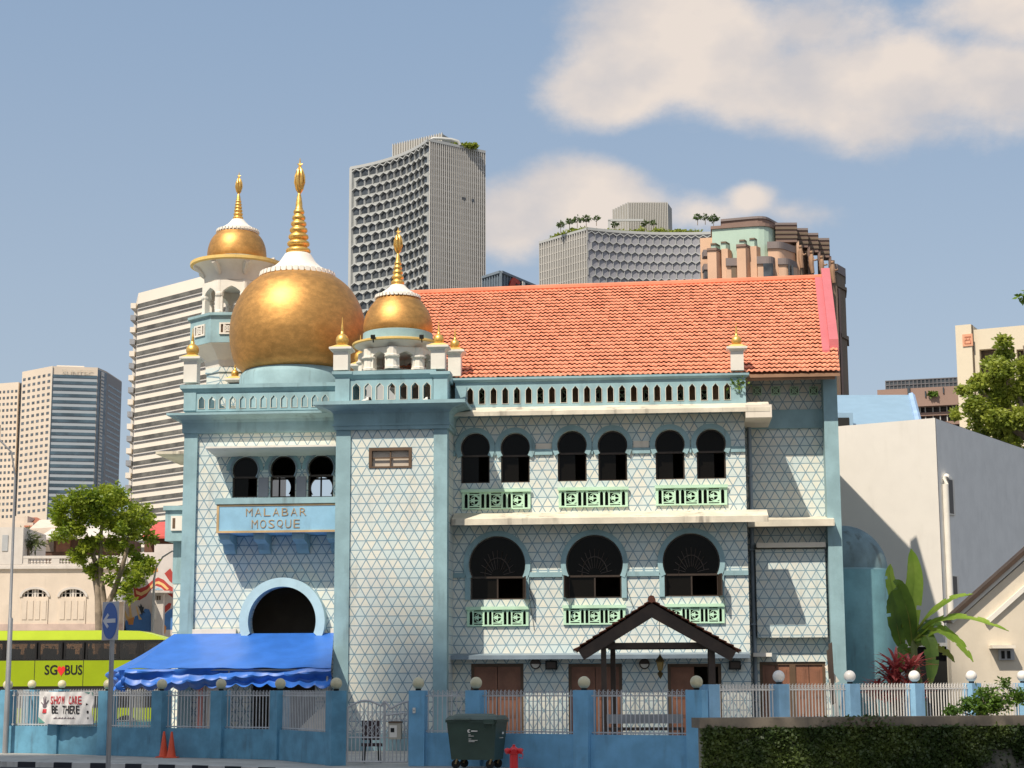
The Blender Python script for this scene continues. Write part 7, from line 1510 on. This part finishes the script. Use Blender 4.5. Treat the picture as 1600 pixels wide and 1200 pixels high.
# side range seen edge on: four ribbed pylons with statues
for i, (x0, x1, yt) in enumerate(((1214, 1247, 348), (1248, 1264, 356.5), (1264.5, 1280, 364), (1281, 1297, 372))):
    v = 3 + i * 5.0
    kprism([(x0, v), (x1, v), (x1, v + 4), (x0, v + 4)], yt + 30, yt + 1, K2, 'pylon_head')
    for j in range(4): kprism([(x0 - .5, v - .3), (x1 + .8, v - .3), (x1 + .8, v + 4.2), (x0 - .5, v + 4.2)], yt + 3.2 + j * 7, yt - .2 + j * 7, K4 if j else K2b, 'pylon_rib')
    kprism([(x1 - 2, v + .5), (x1 + 8, v + 1.0), (x1 + 8, v + 5), (x1 - 2, v + 5)], None, yt + 34, K4, 'side_wall')
    kprism([(x1 - 1, v + .2), (x1 + 3, v + .3), (x1 + 3, v + 3), (x1 - 1, v + 3)], None, yt + 28, K1 if i == 0 else K2, 'corner_strip')
    cx = x1 + 5.5; ys = yt + 50; v2 = v - .4; st = MB(); cu, cz = KF.P(cx, ys, v2); k_ = KY / FPX
    st.sph((cu - .3, v2, cz + 13 * k_), 2.8 * k_, 10, 8); st.tube([(cu, v2, cz - 22 * k_), (cu - .3, v2, cz - 8 * k_), (cu - .3, v2, cz + 4 * k_), (cu - .2, v2, cz + 10 * k_)], [3 * k_, 4 * k_, 4.6 * k_, 2 * k_], 8); st.tube([(cu - .5, v2, cz + 6 * k_), (cu + 3 * k_, v2 - .4, cz - 1 * k_), (cu + 7 * k_, v2 - .6, cz + .5 * k_)], [1.6 * k_, 1.4 * k_, 1.8 * k_], 7)
    st.build('statue', K5, kt, True)
kprism([(1295, 20), (1308, 21), (1320, 27), (1320, 36), (1295, 36)], None, 415, K4, 'far_side_wall'); kprism([(1297, 19.5), (1309, 20.5), (1321.5, 26.5), (1321, 36), (1297, 36)], 424, 411, K2b, 'far_side_band'); kprism([(1297, 19.3), (1309, 20.4), (1322.5, 26.4), (1321, 36), (1297, 36)], 446, 441, K4, 'far_side_cornice')
kprism([(1309, 20.5), (1312, 22), (1312, 26), (1309, 26)], None, 450, K2, 'side_column'); kprism([(1300, 19.8), (1303, 20), (1303, 23), (1300, 23)], None, 446, K1, 'side_column'); kprism([(1305, 20), (1307.5, 20.3), (1307.5, 23), (1305, 23)], None, 446, K1, 'side_column')
kprism([(1312, 21.5), (1323, 27), (1323, 36), (1312, 36)], 526, 520, K4, 'far_side_cornice')
# --- white striped tower on the left
SY = 620.0; S0 = wp(212, 600, SY); S1 = wp(425, 600, SY - 53); zS = wp(212, 458, SY).z; st_ = root('striped_tower', Frame((0, 0, 0)), 'white tower with continuous dark window bands directly left of the mosque', 'tower'); fS = Face(S0, S1)
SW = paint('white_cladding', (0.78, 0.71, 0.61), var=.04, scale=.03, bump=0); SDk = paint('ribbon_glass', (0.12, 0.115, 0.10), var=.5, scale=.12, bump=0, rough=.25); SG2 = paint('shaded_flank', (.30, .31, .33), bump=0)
b = MB(); e_ = wp(206, 600, SY + 30); block(b, [(S0.x, S0.y), (S1.x, S1.y), (S1.x, S1.y + 40), (e_.x, e_.y)], 0, zS); b.build('tower_core', SW, st_)
nb = 24; dzS = (wp(212, 475, SY).z - wp(212, 810, SY).z) / 17.6
for i in range(nb):
    z = zS - 4.0 - dzS * i
    b = MB(); fS.slab(b, .0, 1, z - dzS * .30, z, .0, .25); b.build('window_band', SDk, st_)
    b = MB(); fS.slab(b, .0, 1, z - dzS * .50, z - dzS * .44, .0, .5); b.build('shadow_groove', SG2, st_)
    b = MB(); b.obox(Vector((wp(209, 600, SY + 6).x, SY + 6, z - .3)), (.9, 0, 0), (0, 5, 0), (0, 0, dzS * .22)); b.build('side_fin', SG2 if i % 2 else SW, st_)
# --- towers at the far left
QY = 760.0
def zq(y, x=80, Y=QY): return wp(x, y, Y).z
sn = root('office_tower', Frame((0, 0, 0)), 'beige office tower with the SUNTEC sign, punched windows and blue glass stripes', 'tower')
A_ = wp(34, 600, QY + 14); B3 = wp(80, 600, QY); C3 = wp(152, 600, QY + 4); D3 = wp(166, 600, QY + 14); E3 = wp(190, 600, QY + 40); zt3 = zq(572)
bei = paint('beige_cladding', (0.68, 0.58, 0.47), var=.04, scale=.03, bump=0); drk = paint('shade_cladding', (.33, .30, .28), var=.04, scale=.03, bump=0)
b = MB(); block(b, [(q.x, q.y) for q in (A_, B3, C3, D3, E3, wp(190, 600, QY + 80), wp(34, 600, QY + 80))], 0, zt3); b.build('tower_core', bei, sn)
f1 = Face(A_, B3); f2 = Face(B3, C3); f3 = Face(C3, D3); f4 = Face(D3, E3); dzq = (zq(584) - zq(795)) / 21.0; wins = []
win_b = paint('office_window', (0.10, 0.12, 0.14), var=.5, scale=.3, bump=0, rough=.25)
for r in range(22):
    z = zq(583) - dzq * r
    for c in range(6): b = MB(); f1.slab(b, (c + .25) / 6, (c + .78) / 6, z - dzq * .42, z, 0, .08); wins.append(b)
limited(wins, 'window', win_b, sn)
b = MB(); f2.slab(b, 0.0, .99, 0, zq(586), 0, .1); b.build('spandrel_face', paint('blue_grey_spandrel', (.38, .42, .45), var=.04, scale=.03, bump=0), sn)
for r in range(22): z = zq(585) - dzq * r; b = MB(); f2.slab(b, .0, .99, z - dzq * .45, z, .1, .3); b.build('window_band', paint('blue_ribbon_glass', (.07, .115, .15), var=.35, scale=.1, bump=0, rough=.2), sn)
b = MB(); f2.slab(b, .0, .02, 0, zt3, 0, .6); f3.slab(b, .35, .65, 0, zt3 - 1.2, 0, .4); b.build('pale_edge', SW, sn); b = MB(); f3.slab(b, 0, 1, 0, zt3 - .8, 0, .1); b.build('dark_slot', win_b, sn)
for r in range(40): z = zq(583) - dzq * r * .55; b = MB(); f3.slab(b, .35, .65, z - dzq * .2, z, .41, .5); b.build('corner_window', win_b, sn)
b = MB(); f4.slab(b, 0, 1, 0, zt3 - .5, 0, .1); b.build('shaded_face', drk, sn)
b = MB()
for r in range(26): f4.slab(b, .1, .95, zq(590) - dzq * r * .9 - dzq * .3, zq(590) - dzq * r * .9, .1, .15)
b.build('side_windows', win_b, sn)
b = MB(); b.text('SUNTEC', 0, 1, 0, 1, 0, .0, bold=.012)
ta, tb_ = (96 - 80) / 72, (144 - 80) / 72; z0_, z1_ = zq(584.5, 120), zq(576.5, 120); b.v = [tuple(f2.p(ta + (tb_ - ta) * p_[0], z0_ + (z1_ - z0_) * p_[2], .5)) for p_ in b.v]; b.build('sign_lettering', M['white'], sn)
b = MB(); f2.slab(b, .1, .7, zt3, zt3 + .8, -3, -2); b.build('roof_plant', SW, sn)
s2 = root('office_tower', Frame((0, 0, 0)), 'lower beige tower with rows of small windows at the left edge behind the lamp post', 'tower')
A4 = wp(-40, 600, QY + 30); B4 = wp(29, 600, QY + 22); z4 = zq(597, 15, QY + 22); g_ = Face(A4, B4); b = MB(); block(b, [(A4.x, A4.y), (B4.x, B4.y), (B4.x, B4.y + 30), (A4.x, A4.y + 30)], 0, z4); b.build('tower_core', bei, s2); wins = []
for r in range(21):
    z = z4 - 3.4 - dzq * r
    for c in range(4, 11): b = MB(); g_.slab(b, (c + .25) / 11, (c + .78) / 11, z - dzq * .42, z, 0, .08); wins.append(b)
wins.reverse(); limited(wins, 'window', win_b, s2)
b = MB(); q_ = wp(31.5, 600, QY + 24); b.box(q_.x - .6, q_.x + 1.4, q_.y, q_.y + 10, 0, z4); b.build('glass_link', win_b, s2)
s3 = root('office_tower', Frame((0, 0, 0)), 'dark sliver of a tower at the very left edge', 'tower'); b = MB(); q_ = wp(-1, 600, 500); b.box(q_.x - 12, q_.x, 500, 503, 0, wp(0, 662, 500).z); b.build('tower_core', K4, s3); b = MB(); b.box(q_.x - 12, q_.x - .3, 499.7, 499.9, 20, wp(0, 668, 500).z); b.build('window_face', win_b, s3)
# --- mid distance right: brown block and cream hotel
NY = 230.0; NF = Frame((wp(1440, 600, NY).x, NY, 0), R(-17)); nbk = root('brown_building', NF, 'brown concrete building with a dark grid top floor left of the cream block', 'building')
def nr(x0, y0, x1, y1, v=0): return NF.R(v, x0, y0, x1, y1)
NB = paint('brown_concrete', (0.29, 0.19, 0.15), var=.06, scale=.1, bump=0)
q = nr(1371, 605, 1540, 634); b = MB(); b.box(q[0], q[1], 0, 14, q[2], q[3]); b.build('upper_band', NB, nbk); q2 = nr(1350, 634, 1540, 760, 1.5); b = MB(); b.box(q2[0], q2[1], 1.5, 14, 0, q2[3] + .5); b.build('recessed_storeys', paint('brown_recess', (.07, .06, .06), var=.3, scale=.3, bump=0), nbk)
q = nr(1384, 591, 1540, 612, 2); b = MB(); b.box(q[0], q[1], 2, 12, q[2], q[3]); b.build('grid_floor', T_d, nbk); b = MB()
for i in range(26): u_ = q[0] + (q[1] - q[0]) * i / 25; b.box(u_ - .06, u_ + .06, 1.9, 2, q[2], q[3])
for j in range(3): zz = q[2] + (q[3] - q[2]) * (j + .9) / 3; b.box(q[0], q[1], 1.88, 1.99, zz - .06, zz + .06)
b.build('grid_bars', paint('dull_bar', (.13, .13, .14), bump=0), nbk)
for y0, y1 in ((644, 649), (659, 664)): q = nr(1380, y0, 1540, y1, .8); b = MB(); b.box(q[0], q[1], .8, 2, q[2], q[3]); b.build('storey_band', NB, nbk)
for x in (1438, 1446, 1458, 1469, 1480, 1491): q = nr(x, 634, x + 1.6, 700, 1); b = MB(); b.box(q[0], q[1], 1, 1.5, q[2], q[3]); b.build('mullion', T_f, nbk)
for x, y in ((1421, 612), (1445, 611), (1473, 605)): q = nr(x, y, x + 2, y + 9, -.2); b = MB(); b.box(q[0], q[1], -.2, 0, q[2], q[3]); b.build('notch', T_d, nbk)
b = MB(); u_ = NF.P(1420, 615, -.1); b.box(u_[0] - .15, u_[0] + .15, -.3, -.01, u_[1] - 3, u_[1] + 1); b.build('downpipe', T_d, nbk)
qg = nr(1451, 612, 1464, 619, -.4); leaves('balcony_plants', np.random.default_rng(8).uniform([qg[0], -.5, qg[2]], [qg[1], -.2, qg[3]], (200, 3)), .35, DG, nbk, 1.6, seed=51)
OY = 190.0; OF = Frame((wp(1520, 600, OY).x, OY, 0), R(-27)); ht = root('cream_hotel', OF, 'cream block with a pink square emblem and recessed windows behind the tree at right', 'building')
def orr(x0, y0, x1, y1, v=0): return OF.R(v, x0, y0, x1, y1)
HC = paint('hotel_cream', (0.66, 0.58, 0.44), var=.03, scale=.1, bump=0); q = orr(1498, 507, 1523, 760, -.6); b = MB(); b.box(q[0], q[1], -.6, 12, 0, q[3]); b.build('corner_pier', HC, ht)
q = orr(1524, 507, 1700, 760); holes = []
for r in range(5):
    for c in range(5): hq = orr(1530.5 + c * 29, 545 + r * 21.5, 1556.5 + c * 29, 562.5 + r * 21.5); holes.append(rect(hq[0], hq[1], hq[2], hq[3]))
b = MB(); b.prism(rect(q[0], q[1], 0, q[3]), 0, .8, holes); b.build('window_wall', HC, ht); b = MB(); b.box(q[0], q[1], 1.2, 12, 0, q[3] - .1); b.build('window_recess', paint('hotel_glass', (.16, .12, .09), var=.2, scale=.4, bump=0, rough=.4), ht); b = MB()
for r in range(5): hq = orr(1530, 556 + r * 21.5, 1680, 557 + r * 21.5, 1); b.box(hq[0], hq[1], .95, 1.05, hq[2], hq[3])
for i in range(60): u_ = q[0] + (q[1] - q[0]) * i / 60; b.box(u_ - .02, u_ + .02, .95, 1.0, q[3] - 14, q[3] - 2)
b.build('window_rails', K4, ht)
q = orr(1504, 522, 1520, 541, -.65); b = MB(); b.box(q[0], q[1], -.72, -.601, q[2], q[3]); em = b.build('pink_emblem', paint('emblem_pink', (.66, .33, .20), bump=0), ht); b = MB(); q5 = paint('emblem_line', (.50, .18, .10), bump=0)
for (x0, y0, x1, y1) in ((1507, 525.5, 1517, 527), (1508, 530.5, 1516, 531.5), (1509, 526, 1510.2, 531), (1514, 526, 1515.2, 531), (1507, 536, 1517, 537.2), (1507, 532, 1508.2, 537), (1516, 532, 1517.2, 537)): q = orr(x0, y0, x1, y1, -.75); b.box(q[0], q[1], -.76, -.721, q[2], q[3])
b.build('emblem_lines', q5, em); b = MB(); q = orr(1522.6, 507, 1523.6, 700, -.3); b.box(q[0], q[1], -.3, 0, q[2], q[3]); b.build('rain_pipe', K4, ht)
# ---------------------------------------------------------------- unseen block and tree, placed and shaped to shade the street
h = Vector((sd.x, sd.y, sd.z)); YC = -62.0
def caster(P): s_ = (P[1] - YC) / h.y; return Vector((P[0] - h.x * s_, YC, P[2] - h.z * s_))
pr1 = caster((3.2, 43.2, 0)); pt = caster((0, 58.2, 4.7)); pt3 = caster((0, 58.2, 3.0)); xm_ = caster((-2.2, 58.2, 3)).x; pt2 = caster((-7, 55.0, 2.5)); xs_ = caster((-5.8, 57, 3)).x
ab = root('shade_block', Frame((pr1.x, YC, 0)), 'tall unseen block behind the photographer, shaped to shade the street', 'building')
for nm, x0, x1, zt in (('wing', xs_ - pr1.x, xm_ - pr1.x, pt.z), ('right_wing', xm_ - pr1.x + .01, 0, pt3.z), ('lower_wing', xs_ - pr1.x - 55, xs_ - pr1.x - .01, pt2.z)):
    MB().box(x0, x1, -4, 0, 0, zt).build(nm, M['grey'], ab)
    for i in range(int(zt // 12)):
        MB().box(x0 + 1, x1 - 1, .001, .12, 4 + i * 12, 9 + i * 12).build('window_band', M['glass'], ab)
# unseen tree added outside the frame on the right to shade the ivy
cl = []
ct = lambda P, Y: Vector((P[0] - h.x * (P[1] - Y) / h.y, Y, P[2] - h.z * (P[1] - Y) / h.y))
rt_ = root('shade_tree', Frame((13.5, 24, 0)), 'unseen tree added by the kerb to shade the ivy wall', 'tree')
for i in range(22):
    q = ct((rr.uniform(3.0, 15), 36.5, rr.uniform(-.1, .95)), rr.uniform(21, 26)); cl.append((q.x - 13.5, q.y - 24, q.z + .9, rr.uniform(.8, 1.5), .5))
leaves('crown', clump_points(cl, 130, 8, .1), .3, DG, rt_, 1.8, seed=71)
b = MB(); b.tube([(0, 0, -.13), (0, 0, 9), (-1, 0, 14)], [.5, .4, .3], 10); b.build('trunk', BK, rt_, True)
for i in range(0, 22, 4): b = MB(); c_ = cl[i]; b.tube([(-1, 0, 13.8), ((c_[0] - 1) / 2, c_[1] / 2, 16), (c_[0], c_[1], c_[2])], [.2, .12, .05], 6); b.build('limb', BK, rt_, True)
